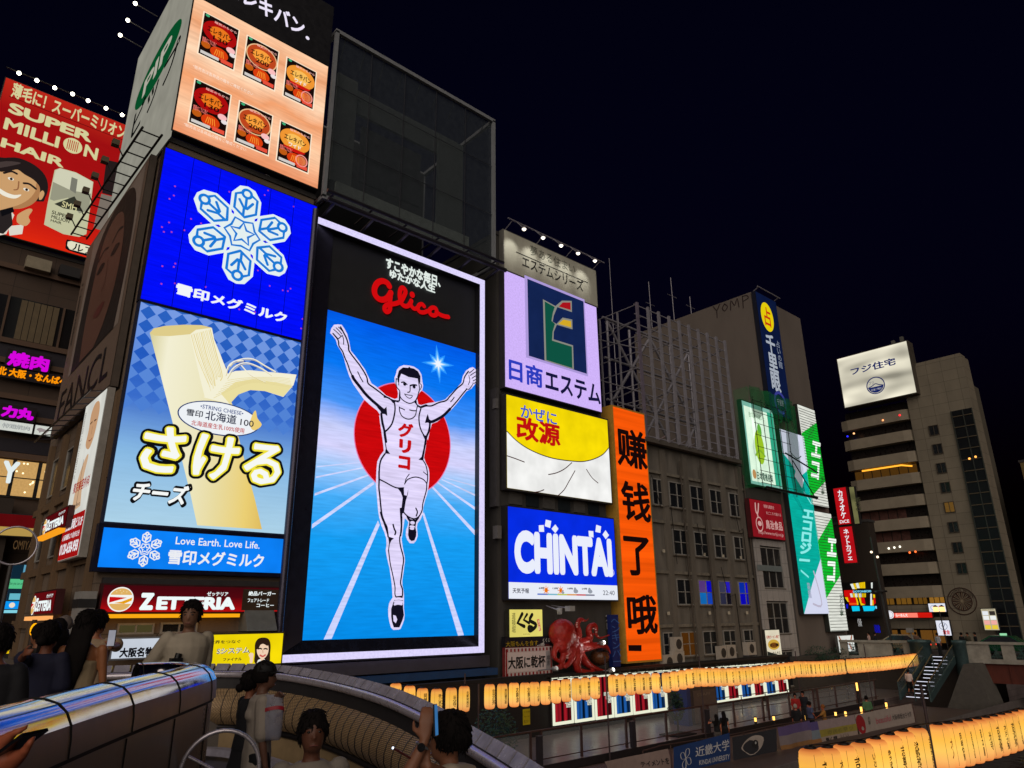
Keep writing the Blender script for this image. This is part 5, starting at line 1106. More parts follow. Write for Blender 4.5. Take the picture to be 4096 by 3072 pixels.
base = atY(*O1(1450, 1330), 29.5)
t = thing('octopus_sculpture', 'large glossy red octopus sculpture over the curtain panels', 'sculpture', base)
mb = MB(); h = atY(*O1(1225, 560), 29.4)
mb.sphere(h, .86, any_m, 24, 1.0, .8, .92); h2 = atY(*O1(1215, 760), 29.3); mb.sphere(h2, .55, any_m, 18, .9, .8, .9); b_ = atY(*O1(1480, 800), 29.5); mb.sphere(b_, .5, any_m, 18, 1.1, .8, .9); mb.sphere(atY(*O1(1380, 700), 29.45), .5, any_m, 18)
mb.sphere(atY(*O1(1500, 615), 29.1), .2, any_m, 12)
def yy(n, a, b): return [a+(b-a)*i/(n-1) for i in range(n)]
tentacle(mb, [(1480, 720), (1540, 600), (1530, 480), (1520, 400), (1545, 310), (1600, 285), (1660, 310), (1695, 310), (1745, 258)], .25, .03, yy(9, 29.5, 29.2))
tentacle(mb, [(1500, 740), (1610, 730), (1720, 700), (1775, 630), (1740, 520), (1765, 430), (1830, 390), (1890, 430), (1885, 520), (1895, 590), (1960, 650), (2150, 590)], .27, .05, yy(12, 29.5, 28.9))
tentacle(mb, [(1500, 820), (1700, 830), (1880, 795), (2020, 800), (2110, 840), (2150, 900), (2172, 965)], .28, .03, yy(7, 29.4, 28.9))
tentacle(mb, [(1520, 880), (1610, 1030), (1720, 1160), (1850, 1240), (2000, 1290), (2160, 1322)], .34, .04, yy(6, 29.4, 29.2))
tentacle(mb, [(1490, 900), (1500, 1060), (1505, 1190), (1555, 1290), (1700, 1315), (1860, 1302)], .38, .07, yy(6, 29.3, 29.1))
tentacle(mb, [(1430, 850), (1405, 1040), (1360, 1140), (1290, 1215)], .27, .11, yy(4, 29.3, 29.0))
tentacle(mb, [(1360, 900), (1250, 1010), (1212, 1130), (1190, 1230), (1100, 1220), (1040, 1290)], .24, .06, yy(6, 29.3, 29.0))
tentacle(mb, [(1110, 820), (1065, 940), (1075, 1030), (1130, 1090), (1185, 1130)], .2, .08, yy(5, 29.3, 29.1))
mb.v = [(v[0]-base.x, v[1]-base.y, v[2]-base.z) for v in mb.v]
octm = M((150, 30, 24), .42, 0, .22, 5, 0, .3, spec=.4)
mesh_obj('body', fused(mb, .05, 3, [octm], .02, 5), t)
mb = MB()
for (x, y) in ((1508, 400), (1515, 440), (1512, 360), (1840, 470), (1880, 490), (1895, 540), (1930, 620), (2000, 650), (2060, 630), (1320, 1010), (1330, 1050)):
    c = atY(*O1(x, y), 28.95); mb.lathe(c, [(.0, .02), (.05, .05), (.06, .0)], M((220, 170, 160), .4), 8)
mb.build('sucker', t)
t = thing('dumpling_ball', 'big brown glossy dumpling ball model beside the octopus', 'sculpture', atY(*O1(1960, 1180), 29.5))
mb = MB(); c = atY(*O1(1962, 1020), 29.6); mb.sphere(c, .56, M((92, 56, 34), .25, 0, .4, 5, 0, .3), 24, 1, 1, .85); mb.build('ball', t)
mb = MB()
for i in range(16):
    a = R(200+i*9); mb.path([c+Vector((.5*math.cos(a)*s_, .5*math.sin(a)*s_-.02, .48*math.sqrt(max(0, 1-s_*s_))+.01)) for s_ in (.1, .5, .8, .95)], .03, M((16, 10, 8), .3), 5)
mb.build('sauce', t)
# restaurant signs
A = Art('Y', 29.95); A.cr = O1; a = A.uv(185, 90); b = A.uv(840, 612)
t, A = board('shop_sign', 'pale yellow lit sign with three bold black brush characters', 'shop sign', 'Y', 29.95, a[0], b[1], b[0], a[1], E((228, 214, 110), .95, 'back', True), .3, M((50, 50, 40), .5), rim=.04)
A.cr = O1; bk = E((24, 22, 16))
A.line([A.uv(*p) for p in [(430, 175), (340, 355), (470, 420)]], .2, bk, 2, 0); A.line([A.uv(*p) for p in [(525, 185), (460, 290), (565, 355)]], .16, bk, 2, 0)
A.line([A.uv(*p) for p in [(625, 190), (580, 300), (690, 370), (690, 430), (610, 500), (570, 500), (560, 430), (620, 440), (640, 480)]], .2, bk, 2, 3)
A.text('道頓堀', (230, 545), (298, 150), bk, .0, 2, True); A.poly([(718, 285), (765, 272), (805, 500), (760, 518)], E((200, 110, 80)), 2); A.text('たこ家', (735, 500), (785, 300), E((240, 225, 180)), .0, 3, True); A.text('KUKURU', (455, 585), (585, 560), bk, 0, 2); A.build('lettering', t)
a = A.uv(95, 640); b = A.uv(1000, 842)
t, A = board('shop_sign', 'dark sign with hand-painted yellow characters under the pale yellow sign', 'shop sign', 'Y', 29.95, a[0], b[1], b[0], a[1], M((26, 26, 38), .5), .25, M((26, 26, 30), .5), rim=.03)
A.cr = O1; A.text('大阪もんを食す', (112, 825), (745, 690), M((190, 160, 30), .5), .0, 1); A.text('くくる', (838, 735), (978, 650), M((200, 200, 196), .5), .04, 1); A.text('2F', (888, 828), (972, 762), M((110, 40, 40), .5), .02, 1)
A.poly([(718, 800), (860, 730), (875, 790), (740, 850)], M((190, 188, 186), .5), 1); A.text('別館入口', (745, 830), (855, 760), M((60, 60, 60), .5), 0, 2, False, .0); A.build('lettering', t)
a = A.uv(90, 850); b = A.uv(1020, 1365)
t, A = board('sign', 'white sign with red striped border and tall black brush characters', 'sign', 'Y', 29.9, a[0], b[1], b[0], a[1], M((206, 190, 190), .6, 0, .05), .2, M((120, 40, 40), .6), rim=.03)
u0, v0, u1, v1 = a[0], b[1], b[0], a[1]; rr = M((150, 26, 32), .6)
for i in range(13):
    x = u0+(u1-u0)*(i+.3)/13; A.rect(x, v1-.2, x+(u1-u0)*.032, v1-.05, rr, 1); A.rect(x, v0+.05, x+(u1-u0)*.032, v0+.22, rr, 1)
A.rect(u0+.02, v0+.05, u0+.12, v1-.05, rr, 1); A.rect(u1-.14, v0+.05, u1-.04, v1-.05, rr, 1)
A.cr = O1; A.rect(u0+.2, v0+.26, u1-.5, v1-.24, M((220, 206, 206), .6, 0, .05), 1.2); A.rect(u1-.48, v0+.26, u1-.18, v1-.24, M((170, 166, 170), .6), 1.2); A.text('大阪に乾杯', (155, 1270), (885, 980), M((18, 18, 20), .6), .03, 2); A.text('検索', (918, 1190), (975, 985), M((60, 60, 66), .6), 0, 2, True); A.build('lettering', t)
t = thing('shop_sign', 'upright dark blue katakana sign at the orange screen foot', 'shop sign', (36.1, 30.1, -2.5))
A = Art('Y', 30.0); A.cr = D5; a = A.uv(688, 118); b = A.uv(772, 535)
mb = MB(); mb.box(a[0], 30.01, b[1], b[0], 30.3, a[1], M((26, 40, 110), .5)); mb.build('panel', t); A.text('ヘンキンバー', (705, 500), (758, 150), M((70, 110, 190), .5), .0, 1, True); A.build('lettering', t)
t = thing('lettering_sign', 'small white 2F letters on the dark wall above the octopus', 'sign', (34.4, 30.3, 1)); A = Art('Y', 30.4); A.cr = D5; A.text('2F', (652, 235), (682, 120), M((190, 190, 190), .5), .02, 1, True); A.build('lettering', t)
# lamps at the octopus
def flood(px, y, label, en, tgt):
    c = atY(*O1(*px), y); t = thing('floodlight', label, 'lamp', c); mb = MB()
    mb.lathe(c, [(.0, -.12), (.16, -.12), (.2, .04), (.16, .1), (0, .12)], M((150, 150, 150), .4, .5), 14); mb.build('housing', t)
    mb = MB(); mb.sphere(c+Vector((0, -.1, .02)), .11, E((255, 250, 240), 4.0 if en > 40 else .5), 12); mb.build('bulb', t)
    mb = MB(); mb.tube(c, (c.x, 30.4, c.z-.2), .03, gv, 6); mb.build('arm', t); spot(c+Vector((0, -.25, 0)), tgt, en, (1, .93, .85), 95)
flood((2015, 745), 28.7, 'bright round floodlight above the dumpling ball', 55, (30.5, 29.4, -1))
flood((2195, 1280), 28.5, 'bright round floodlight on top of the curtain panels', 45, (31, 29.3, -.5))
flood((1080, 1250), 28.6, 'dim floodlight below the left tentacles', 30, (29.5, 29.2, 0))
t = thing('spotlight', 'unlit square spotlight on a bracket above the octopus head', 'lamp', atY(*O1(1375, 70), 29)); c = atY(*O1(1375, 70), 29)
mb = MB(); mb.box(c.x-.2, 28.8, c.z-.14, c.x+.2, 29.2, c.z+.14, M((150, 150, 150), .4)); mb.build('housing', t); mb = MB(); mb.tube(c, (c.x, 30.45, c.z+.2), .03, gv, 6); mb.build('arm', t)
t = thing('spotlight', 'unlit swivel spotlight on a long arm left of the octopus head', 'lamp', atY(*O1(1170, 110), 29)); c = atY(*O1(1170, 110), 29)
mb = MB(); mb.lathe(c, [(0, -.2), (.13, -.2), (.17, .14), (0, .16)], M((150, 150, 150), .4), 12); mb.build('housing', t); mb = MB(); mb.tube(c, atY(*O1(910, 15), 30.3), .04, gv, 6); mb.build('arm', t)

# ---- curtain panels along the promenade wall
tw = thing('promenade_wall', 'dark promenade wall carrying the row of lit curtain panels', 'wall', (41, 29.4, ZP))
mb = MB(); mb.box(14, 29.25, ZP, 54.5, 29.7, -2.85, M((30, 27, 28), .7, 0, .2)); mb.build('wall', tw)
mb = MB(); mb.box(28.6, 29.02, -3.0, 54.3, 29.24, -2.9, M((40, 34, 34), .6)); mb.build('coping', tw)
def stripes(base, darks):
    m = bpy.data.materials.new('curtain_print'); m.use_nodes = True; n = m.node_tree; n.nodes.clear()
    o = n.nodes.new('ShaderNodeOutputMaterial'); e = n.nodes.new('ShaderNodeEmission'); n.links.new(e.outputs[0], o.inputs[0])
    tc = n.nodes.new('ShaderNodeTexCoord'); sp = n.nodes.new('ShaderNodeSeparateXYZ'); n.links.new(tc.outputs['Generated'], sp.inputs[0])
    cr = n.nodes.new('ShaderNodeValToRGB'); els = cr.color_ramp.elements
    while len(els) < len(darks): els.new(.5)
    for i, (p, k) in enumerate(darks):
        els[i].position = p; els[i].color = rgb(tuple(c*k for c in base))
    n.links.new(sp.outputs[0], cr.inputs[0]); n.links.new(cr.outputs[0], e.inputs[0]); e.inputs[1].default_value = .78
    try: m.cycles.emission_sampling = 'NONE'
    except Exception: pass
    return m
dk_st = [(0, .25), (.06, .2), (.10, .95), (.2, 1.0), (.24, .5), (.27, .9), (.31, .55), (.35, 1.0), (.42, .7), (.46, .15), (.55, .2), (.60, .9), (.70, 1.0), (.78, .6), (.82, .2), (.9, .35), (.95, .6), (1, .15)]
cur = [stripes((186, 30, 44), dk_st), stripes((36, 104, 190), dk_st)]
frm = E((236, 238, 212), 1.0, None, True); chip = E((214, 214, 196), .95)
first = {}
x = 28.88; pitch = 1.66
ords = ['first', 'second', 'third', 'fourth', 'fifth', 'sixth', 'seventh', 'eighth', 'ninth', 'tenth', 'eleventh', 'twelfth', 'thirteenth', 'fourteenth', 'fifteenth']
for i in range(15):
    k = i % 2; zt = -3.05-.30*i/15; zb = -5.36-.16*i/15; x0 = 28.88+pitch*i
    t = thing('curtain_panel', '%s curtain panel with white lit frame, %s from the left in the promenade row' % (['red', 'blue'][k], ords[i]), 'light panel', (x0, 29, zb), 'lit curtain panels along the promenade')
    if k not in first or True:
        W1 = pitch-.12; mb = MB(); f_ = .11
        mb.box(x0, 28.98, zb, x0+W1, 29.06, zb+f_*1.3, frm); mb.box(x0, 28.98, zt-f_, x0+W1, 29.06, zt, frm); mb.box(x0, 28.98, zb+f_*1.3, x0+f_, 29.06, zt-f_, frm); mb.box(x0+W1-f_, 28.98, zb+f_*1.3, x0+W1, 29.06, zt-f_, frm); mb.build('lit_frame', t)
        mb = MB(); mb.quad((x0+f_, 29.08, zb+f_*1.3), (x0+W1-f_, 29.08, zb+f_*1.3), (x0+W1-f_, 29.08, zt-f_), (x0+f_, 29.08, zt-f_), cur[k]); mb.build('curtain_picture', t)
        mb = MB(); mb.box(x0-.04, 29.1, zb-.05, x0+W1+.04, 29.22, zt+.04, M((34, 30, 30), .6)); mb.build('backing', t)
        A = Art('Y', 29.06); hh = zt-zb
        for j, (a, b, tx) in enumerate(((.52, .95, 'Dotonbori'), (.62, .95, 'Night'), (.68, .95, 'Park'))):
            za = zb+hh*(.52-.085*j); A.rect(x0+W1*a, za-.02, x0+W1*b, za+.16, chip, 1); A.textuv(tx, x0+W1*a+.03, za, x0+W1*b-.03, za+.13, E((30, 30, 28)), .0, 2)
        A.build('title_chip', t)
    if i not in (7, 8):
        mb = MB()
        for q in (.25, .75): xx = x0+pitch*q; mb.tube((xx, 29.02, zt-.04), (xx, 28.8, zt+.12), .02, M((20, 20, 20), .6), 5); mb.box(xx-.05, 28.74, zt+.1, xx+.05, 28.86, zt+.18, M((20, 20, 20), .6))
        mb.build('clip_lamp', t)
# booth standing before the panels
a = atY(*L2(500, 1210), 25.6); b = atY(*L2(855, 1200), 25.6)
t = thing('booth', 'dark grey booth with a blue side standing before the panels', 'booth', ((a.x+b.x)/2, 26.2, ZP))
mb = MB(); mb.box(a.x+.0, 25.9, ZP, b.x+.4, 27.4, -3.9, M((66, 58, 58), .6, 0, .15)); mb.build('wall', t); mb = MB(); mb.box(a.x-.35, 25.8, ZP, a.x-.01, 26.8, -3.75, M((46, 58, 110), .5)); mb.build('side_post', t)
mb = MB(); mb.box(a.x+.35, 25.84, ZP+.05, b.x+.2, 25.89, -4.05, M((88, 76, 74), .6)); mb.build('door', t)
A = Art('Y', 25.84); A.textuv('STAFF', a.x+.7, -4.35, b.x-.3, -4.2, M((120, 110, 100), .6), 0, 1); A.build('lettering', t)
A = Art('Y', 29.2); A.cr = L4; a = A.uv(533, 380); b = A.uv(611, 545)
t = thing('notice', 'small yellow notice on the dark wall under the lanterns', 'notice', (a[0], 29.2, b[1])); mb = MB(); mb.box(a[0], 29.2, b[1], b[0], 29.24, a[1], M((196, 176, 20), .6)); mb.build('sheet', t)
A.text('ご注意', (540, 420), (604, 392), M((120, 100, 30), .6), 0, 1); A.text('通路に物を', (540, 470), (604, 445), M((120, 100, 30), .6), 0, 1); A.text('置かない', (540, 530), (604, 490), M((120, 100, 30), .6), 0, 1); A.build('lettering', t)

# ---- paper lanterns
paper = ramp_screen([(0, (205, 108, 52)), (.07, (236, 150, 80)), (.22, (250, 182, 98)), (.45, (255, 200, 94)), (.68, (255, 188, 74)), (.88, (248, 172, 80)), (.96, (222, 134, 66)), (1, (176, 88, 40))], 1.08, 0, True, .0, .16)  # bulb glow behind the paper put in as a vertical colour ramp
lk = M((26, 18, 16), .6); lred = M((170, 24, 16), .6)
HL, RL_ = .91, .215
prof_l = [(.09, -.5), (.15, -.485), (.19, -.44), (.212, -.33), (.215, -.1), (.215, .15), (.21, .33), (.19, .44), (.15, .485), (.09, .5)]
def prof_r(z):
    for (r0, z0), (r1, z1) in zip(prof_l, prof_l[1:]):
        if z0*HL <= z <= z1*HL: return r0+(r1-r0)*(z-z0*HL)/((z1-z0)*HL+1e-9)
    return .09
def make_lantern(txt, red=False, loc=(0, 0, 0), mark=False):
    t = thing('paper_lantern', 'x', 'lantern', (0, 0, 0))
    pr = []
    for i in range(41):
        z = -.5*HL+HL*i/40; pr.append((prof_r(z)*(1+.010*(1 if i % 2 else -1)), z))
    mb = MB(); mb.lathe((0, 0, 0), pr, paper, 20); mb.build('paper_shade', t)
    mb = MB(); mb.lathe((0, 0, HL*.5), [(.0, .035), (.085, .035), (.1, .02), (.1, -.012), (.0, -.012)], lk, 16); mb.build('top_ring', t)
    mb = MB(); mb.lathe((0, 0, -HL*.5), [(.0, .012), (.1, .012), (.1, -.02), (.0, -.03)], lk, 16); mb.build('bottom_ring', t)
    mb = MB()
    for k in range(4):
        a = R(-90-50+90*k); mb.path([((r+.003)*math.cos(a), (r+.003)*math.sin(a), z) for r, z in pr[1:-1:3]], .0028, lk, 4)
    mb.build('seam', t)
    vs, fs, x0, y0, wx, hy = glyphs(txt, .02, True); hgt = .56 if len(txt) > 2 else .4; wid = min(.15, hgt/len(txt)*1.05)
    P = []
    for x_, y_, e in vs:
        s_ = (x_-x0)/wx-.5; z = (y_-y0)/hy*hgt-hgt/2+.0; a = R(-88)+s_*wid/RL_; r = prof_r(z)+.006; P.append((r*math.cos(a), r*math.sin(a), z))
    mb = MB(); mb.add(P, fs, lred if red else lk)
    if mark:
        for k in range(6): z = .2-.09*k; a = R(-60); mb.box(RL_*math.cos(a)-.004, RL_*math.sin(a)-.012, z, RL_*math.cos(a)+.012, RL_*math.sin(a)+.004, z+.05, lk)
    mb.build('lettering', t); return t
words = ['浜野裕守', '木戸大聖', '岡崎体育', '堺三津寺会', '光寺', '北新地商店', '吉沢亮', '津田健次郎', '志尊淳', '古谷徹', '石橋蓮司', 'いとしの家', '西本願']
protos = [make_lantern(w_, False, mark=(i % 3 == 0)) for i, w_ in enumerate(words)]; pred = make_lantern('大入', True)
used = set()
def place_lantern(p, word, label, group):
    pr = pred if word < 0 else protos[word]
    if word in used: o = copy_tree(pr, p)
    else: o = pr; o.location = p; used.add(word)
    o['label'] = label; o['group'] = group; o['category'] = 'lantern'; o.rotation_euler = (0, 0, R(rnd.uniform(-7, 7))); return o
YL = 23.1
cen = [K4(*p) for p in ((640, 520), (795, 545), (938, 570), (1095, 575), (1258, 560), (1402, 540))]
cen += [L4(*p) for p in ((162, 238), (303, 231), (433, 218), (555, 215), (660, 207), (778, 197), (893, 185), (1007, 170), (1122, 160), (1222, 150), (1328, 140), (1527, 115), (1622, 110), (1722, 105), (1823, 98), (1900, 92), (2003, 88), (2118, 82))]
l2x = [180, 295, 400, 505, 608, 705, 803, 898, 992, 1085, 1180, 1270, 1360, 1440, 1525, 1600, 1680, 1762, 1835, 1900, 1990, 2065, 2135, 2200]
l2y = {180: 458, 505: 402, 992: 398, 1360: 370, 1680: 325, 1900: 298, 1990: 283, 2200: 281}
ks = sorted(l2y)
def interp(d, x):
    k = sorted(d)
    if x <= k[0]: return d[k[0]]
    for a, b in zip(k, k[1:]):
        if a <= x <= b: return d[a]+(d[b]-d[a])*(x-a)/(b-a)
    return d[k[-1]]
cen += [L2(x_, interp(l2y, x_)) for x_ in l2x]
l3x = [60, 120, 180, 245, 310, 372, 435, 500, 562, 625, 735, 795, 855, 915, 970, 1030, 1085, 1140, 1192, 1244, 1296, 1347, 1398, 1448, 1500, 1550, 1600, 1650, 1700, 1748, 1800]
l3y = {0: 281, 300: 278, 640: 245, 735: 238, 1190: 205, 1500: 170, 1800: 130}
cen += [L3(x_, interp(l3y, x_)) for x_ in l3x]
far_pts = []
for i, c in enumerate(cen):
    p = atY(c[0], c[1], YL); far_pts.append(p); n_ = len(cen)
    wd = -1 if (i == 1 or (i > 58 and i % 4 != 0)) else rnd.randrange(len(words)) if i > 8 else i
    desc = 'red mark' if wd < 0 else words[wd]
    place_lantern(p, wd, 'glowing paper lantern lettered %s, number %d from the left in the far canal row' % (desc, i+1), 'paper lanterns strung across the canal promenade')
near = [(160, 1505), (260, 1490), (345, 1475), (430, 1462), (515, 1440), (655, 1425), (785, 1395), (925, 1368), (1045, 1332), (1160, 1292), (1270, 1258), (1375, 1222)]
near2 = [(1548, 1188), (1632, 1176), (1715, 1160), (1795, 1144), (1868, 1126), (1935, 1110), (1998, 1095), (2058, 1078), (2112, 1062), (2164, 1046), (2210, 1030)]
near_pts = []
for i, q in enumerate(near[4:]+near2):
    p = atY(*D6(*q), 6.6); near_pts.append(p)
    wd = -1 if i == 8 else (i*5+9) % len(words); desc = 'red mark' if wd < 0 else words[wd]
    place_lantern(p, wd, 'big glowing paper lantern lettered %s, number %d from the left in the near row' % (desc, i+1), 'paper lanterns strung along the near bank')
for o in [o_ for k, o_ in enumerate(protos+[pred]) if (k if k < len(protos) else -1) not in used]:
    for ch in list(o.children): bpy.data.objects.remove(ch)
    bpy.data.objects.remove(o)
t = thing('lantern_cable', 'thin dark cable holding the far row of lanterns', 'cable', far_pts[0]); mb = MB(); mb.path([p+Vector((0, 0, .5)) for p in far_pts], .012, lk, 5); mb.build('cable', t)
mb = MB()
for p in far_pts: mb.tube(p+Vector((0, 0, .44)), p+Vector((0, 0, .5)), .008, lk, 4)
mb.build('hook', t)
t = thing('lantern_cable', 'thin dark cable holding the near row of big lanterns', 'cable', near_pts[0]); mb = MB(); mb.path([p+Vector((0, 0, .5)) for p in near_pts], .012, lk, 5); mb.build('cable', t)
mb = MB()
for p in near_pts: mb.tube(p+Vector((0, 0, .44)), p+Vector((0, 0, .5)), .008, lk, 4)
mb.build('hook', t)
polem = M((70, 58, 60), .5, .3)
for i, (c, hz) in enumerate(((K4(1405, 860), .9), (K4(1558, 930), .5), (L1(1062, 1470), 1.2), (L2(645, 1330), .9), (L3(60, 1060), .8), (L3(1090, 880), .9))):
    p = atY(c[0], c[1], 23.3); t = thing('lantern_pole', 'thin grey pole holding the far lantern cable, %s from the left' % ords[i], 'pole', (p.x, 23.3, ZB), 'poles holding the far lantern cable')
    mb = MB(); mb.tube((p.x, 23.3, ZB), (p.x, 23.3, -2.9+hz), .035, polem, 8); mb.build('pole', t)
    mb = MB(); mb.box(p.x-.09, 23.21, ZB, p.x+.09, 23.39, ZB+.02, polem); mb.build('base_plate', t)
p = atY(*D6(1440, 1040), 6.7); t = thing('lantern_pole', 'thin grey pole between the two bunches of near lanterns', 'pole', (p.x, 6.7, ZW)); mb = MB(); mb.tube((p.x, 6.7, ZW), (p.x, 6.7, -1.5), .035, polem, 8); mb.build('pole', t)

# ---- glass railing of the promenade
t = thing('glass_railing', 'brown steel railing with clear glass along the upper promenade', 'railing', (35, 23.9, ZP))
rm = M((92, 70, 66), .45, .5, .1); x0, x1 = 16.5, 57
mb = MB(); mb.box(x0, 23.86, ZP+1.26, x1, 23.94, ZP+1.32, rm); mb.box(x0, 23.88, ZP+.16, x1, 23.92, ZP+.20, rm); mb.build('top_rail', t)
mb = MB(); mb.box(x0, 23.52, ZP-.3, x1, 23.6, ZP+.02, M((36, 30, 32), .6)); mb.box(x0, 23.46, ZP-.34, x1, 23.62, ZP-.30, rm); mb.build('fascia', t)
xs = []
k = 0; x = 19.3
while x < x1: xs += [x] if k % 2 == 0 else [x, x+.62]; x += 3.1; k += 1
for x in xs: mb = MB(); mb.box(x-.035, 23.84, ZP, x+.035, 23.96, ZP+1.3, rm); mb.build('post', t)
for a, b in zip(xs, xs[1:]):
    if b-a > 1: mb = MB(); mb.box(a+.06, 23.89, ZP+.22, b-.06, 23.905, ZP+1.22, M((180, 190, 196), .05, 0, 0, alpha=.12, spec=.5)); mb.build('glass', t)
for x in (21.0, 27.1, 33.3):
    p = thing('bollard', {21.0: 'dark square bollard between railing posts, nearest the bridge', 27.1: 'dark square bollard between railing posts, below the middle panels', 33.3: 'dark square bollard between railing posts, near the booth'}[x], 'bollard', (x+1.75, 23.75, ZP), 'bollards in the railing gaps')
    mb = MB(); mb.box(x+1.62, 23.64, ZP, x+1.88, 23.8, ZP+1.1, M((52, 48, 54), .5, .2)); mb.box(x+1.6, 23.62, ZP+1.1, x+1.9, 23.82, ZP+1.13, M((70, 66, 70), .5)); mb.build('body', p)
# second rail further on, small ground lamps
t = thing('walkway_railing', 'thin three-bar railing along the far walkway', 'railing', (45, 26, ZP)); mb = MB()
for z in (.35, .7, 1.1): mb.tube((37.5, 26.6, ZP+z), (58, 25.2, ZP+z), .025, polem, 6)
mb.build('bar', t)
for i in range(9): f_ = i/8; mb = MB(); mb.tube((37.5+20.5*f_, 26.6-1.4*f_, ZP), (37.5+20.5*f_, 26.6-1.4*f_, ZP+1.12), .03, polem, 6); mb.build('post', t)
warm = E((255, 190, 90), 2.5)
for i, (px, zz_) in enumerate(((L2(1370, 1025), .2), (L2(1640, 1005), .2), (L2(2085, 970), .55), (L3(525, 942), .2), (L3(672, 940), .25), (L3(905, 890), .4), (L3(1275, 825), .4), (L3(840, 540), .5))):
    p = atZ(px[0], px[1], ZP+.3) if i < 7 else atZ(px[0], px[1], ZP+1.2)
    t = thing('ground_lamp', 'small warm glowing bollard lamp on the walkway, %s from the left' % ords[i], 'lamp', (p.x, p.y, ZP), 'warm lamps along the walkway')
    mb = MB(); mb.lathe((p.x, p.y, p.z-zz_/2), [(0, 0), (.06, 0), (.06, zz_), (0, zz_)], warm, 10); mb.build('lens', t); mb = MB(); mb.lathe((p.x, p.y, ZP), [(.07, 0), (.07, max(.02, p.z-ZP-zz_/2))], lk, 10); mb.lathe((p.x, p.y, p.z+zz_/2), [(.08, 0), (.08, .05), (0, .06)], lk, 10); mb.build('body', t)

# ---- cloth banners on the water-side rail
class QuadArt(Art):
    """picture on a hanging cloth given by four corner points"""
    def __init__(s, a, b, c, d, amp, ph): s.q = [Vector(v) for v in (a, b, c, d)]; s.mb = MB(); s.amp = amp; s.ph = ph; s.cr = None
    def P(s, u, v, l):
        a, b, c, d = s.q; p = (a*(1-u)+b*u)*(1-v)+(d*(1-u)+c*u)*v
        wv = s.amp*(math.sin(u*7+s.ph)*.6+math.sin(u*15+v*3+s.ph*2)*.35+math.sin(v*5+u*2)*.3)*(1.05-v*.8)
        return p+Vector((0, wv-.006*l, -abs(wv)*.25))
    def grid(s, u0, v0, u1, v1, m, l=0, nx=14, ny=5):
        vs = [s.P(u0+(u1-u0)*i/nx, v0+(v1-v0)*j/ny, l) for j in range(ny+1) for i in range(nx+1)]
        s.mb.add(vs, [(j*(nx+1)+i, j*(nx+1)+i+1, (j+1)*(nx+1)+i+1, (j+1)*(nx+1)+i) for j in range(ny) for i in range(nx)], m, True); return s
def on_rail(c):                       # vertical plane of the water-side rail
    r = ray(*c); # y = 20 - .0667*(x-26)
    return r*((20+.0667*26)/(r.y+.0667*r.x))
def banner(label, bl, br, tr, tl, amp, ph):
    q = [on_rail(c) for c in (bl, br, tr, tl)]
    t = thing('cloth_banner', label, 'banner', q[0], 'cloth banners tied along the water-side rail'); return t, QuadArt(*q, amp, ph)
C_ = lambda c: M(c, .85, 0, .1, 4)
t, A = banner('pale cloth banner with sparse black katakana', D5(690, 1351+40), D5(1180, 1351), D5(1150, 1195), D5(640, 1300), .05, 0); A.grid(0, 0, 1, 1, C_((148, 128, 122))); A.build('cloth', t); A = QuadArt(*A.q, .05, 0); A.textuv('テイメントを', .5, .22, .98, .55, C_((40, 34, 40)), .02, 2); A.build('lettering', t)
t, A = banner('dark blue university banner with white flower mark and kanji', L5(135, 1075), L5(755, 960), L5(745, 640), L5(120, 800), .05, 1); A.grid(0, 0, 1, 1, C_((30, 58, 112))); A.build('cloth', t)
A = QuadArt(*A.q, .05, 1); wc_ = C_((190, 190, 196)); A.textuv('近畿大学', .36, .42, .98, .80, wc_, .01, 2); A.textuv('KINDAI UNIVERSITY', .42, .10, .98, .28, wc_, .01, 2)
for k in range(4):
    a = R(60+90*k); A.line([(.2, .45), (.2+.07*math.cos(a-.5), .45+.3*math.sin(a-.5)), (.2+.1*math.cos(a), .45+.42*math.sin(a)), (.2+.07*math.cos(a+.5), .45+.3*math.sin(a+.5)), (.2, .45)], .012, wc_, 2, 3)
A.line([(.2, .45), (.19, .05)], .012, wc_, 2, 0); A.build('lettering', t)
t, A = banner('dark banner printed with a pale face and one large eye', L5(790, 960), L5(1270, 870), L5(1262, 590), L5(770, 690), .04, 2); A.grid(0, 0, 1, 1, C_((44, 44, 50))); A.build('cloth', t)
A = QuadArt(*A.q, .04, 2); A.fill(cat_rom([(.18, .5), (.3, .8), (.5, .9), (.68, .75), (.64, .4), (.5, .2), (.36, .15), (.26, .3)], 3, True), C_((168, 156, 148)), 1); A.fill(cat_rom([(.40, .55), (.46, .72), (.54, .66), (.55, .48), (.48, .40)], 3, True), C_((36, 34, 36)), 2); A.disc(.49, .6, .02, .06, C_((170, 170, 170)), 3, 10); A.build('picture', t)
t, A = banner('crumpled purple, white and orange striped banner', L5(1330, 870), L5(1660, 800), L5(1625, 505), L5(1270, 580), .09, 3); A.grid(0, .66, 1, 1, C_((92, 76, 120))); A.grid(0, .30, 1, .66, C_((128, 116, 118))); A.grid(0, 0, 1, .30, C_((140, 100, 60))); A.build('cloth', t)
t, A = banner('pale banner with yellow band, purple corner and black kanji', L5(1665, 800), L5(2160, 690), L5(2120, 440), L5(1600, 530), .05, 4); A.grid(0, .66, .2, 1, C_((88, 76, 128))); A.grid(.2, .62, 1, 1, C_((150, 132, 132))); A.grid(0, .3, .2, .66, C_((120, 130, 140))); A.grid(.2, .32, 1, .62, C_((150, 136, 60))); A.grid(0, 0, .2, .3, C_((150, 104, 60))); A.grid(.2, 0, 1, .32, C_((160, 142, 130))); A.build('cloth', t)
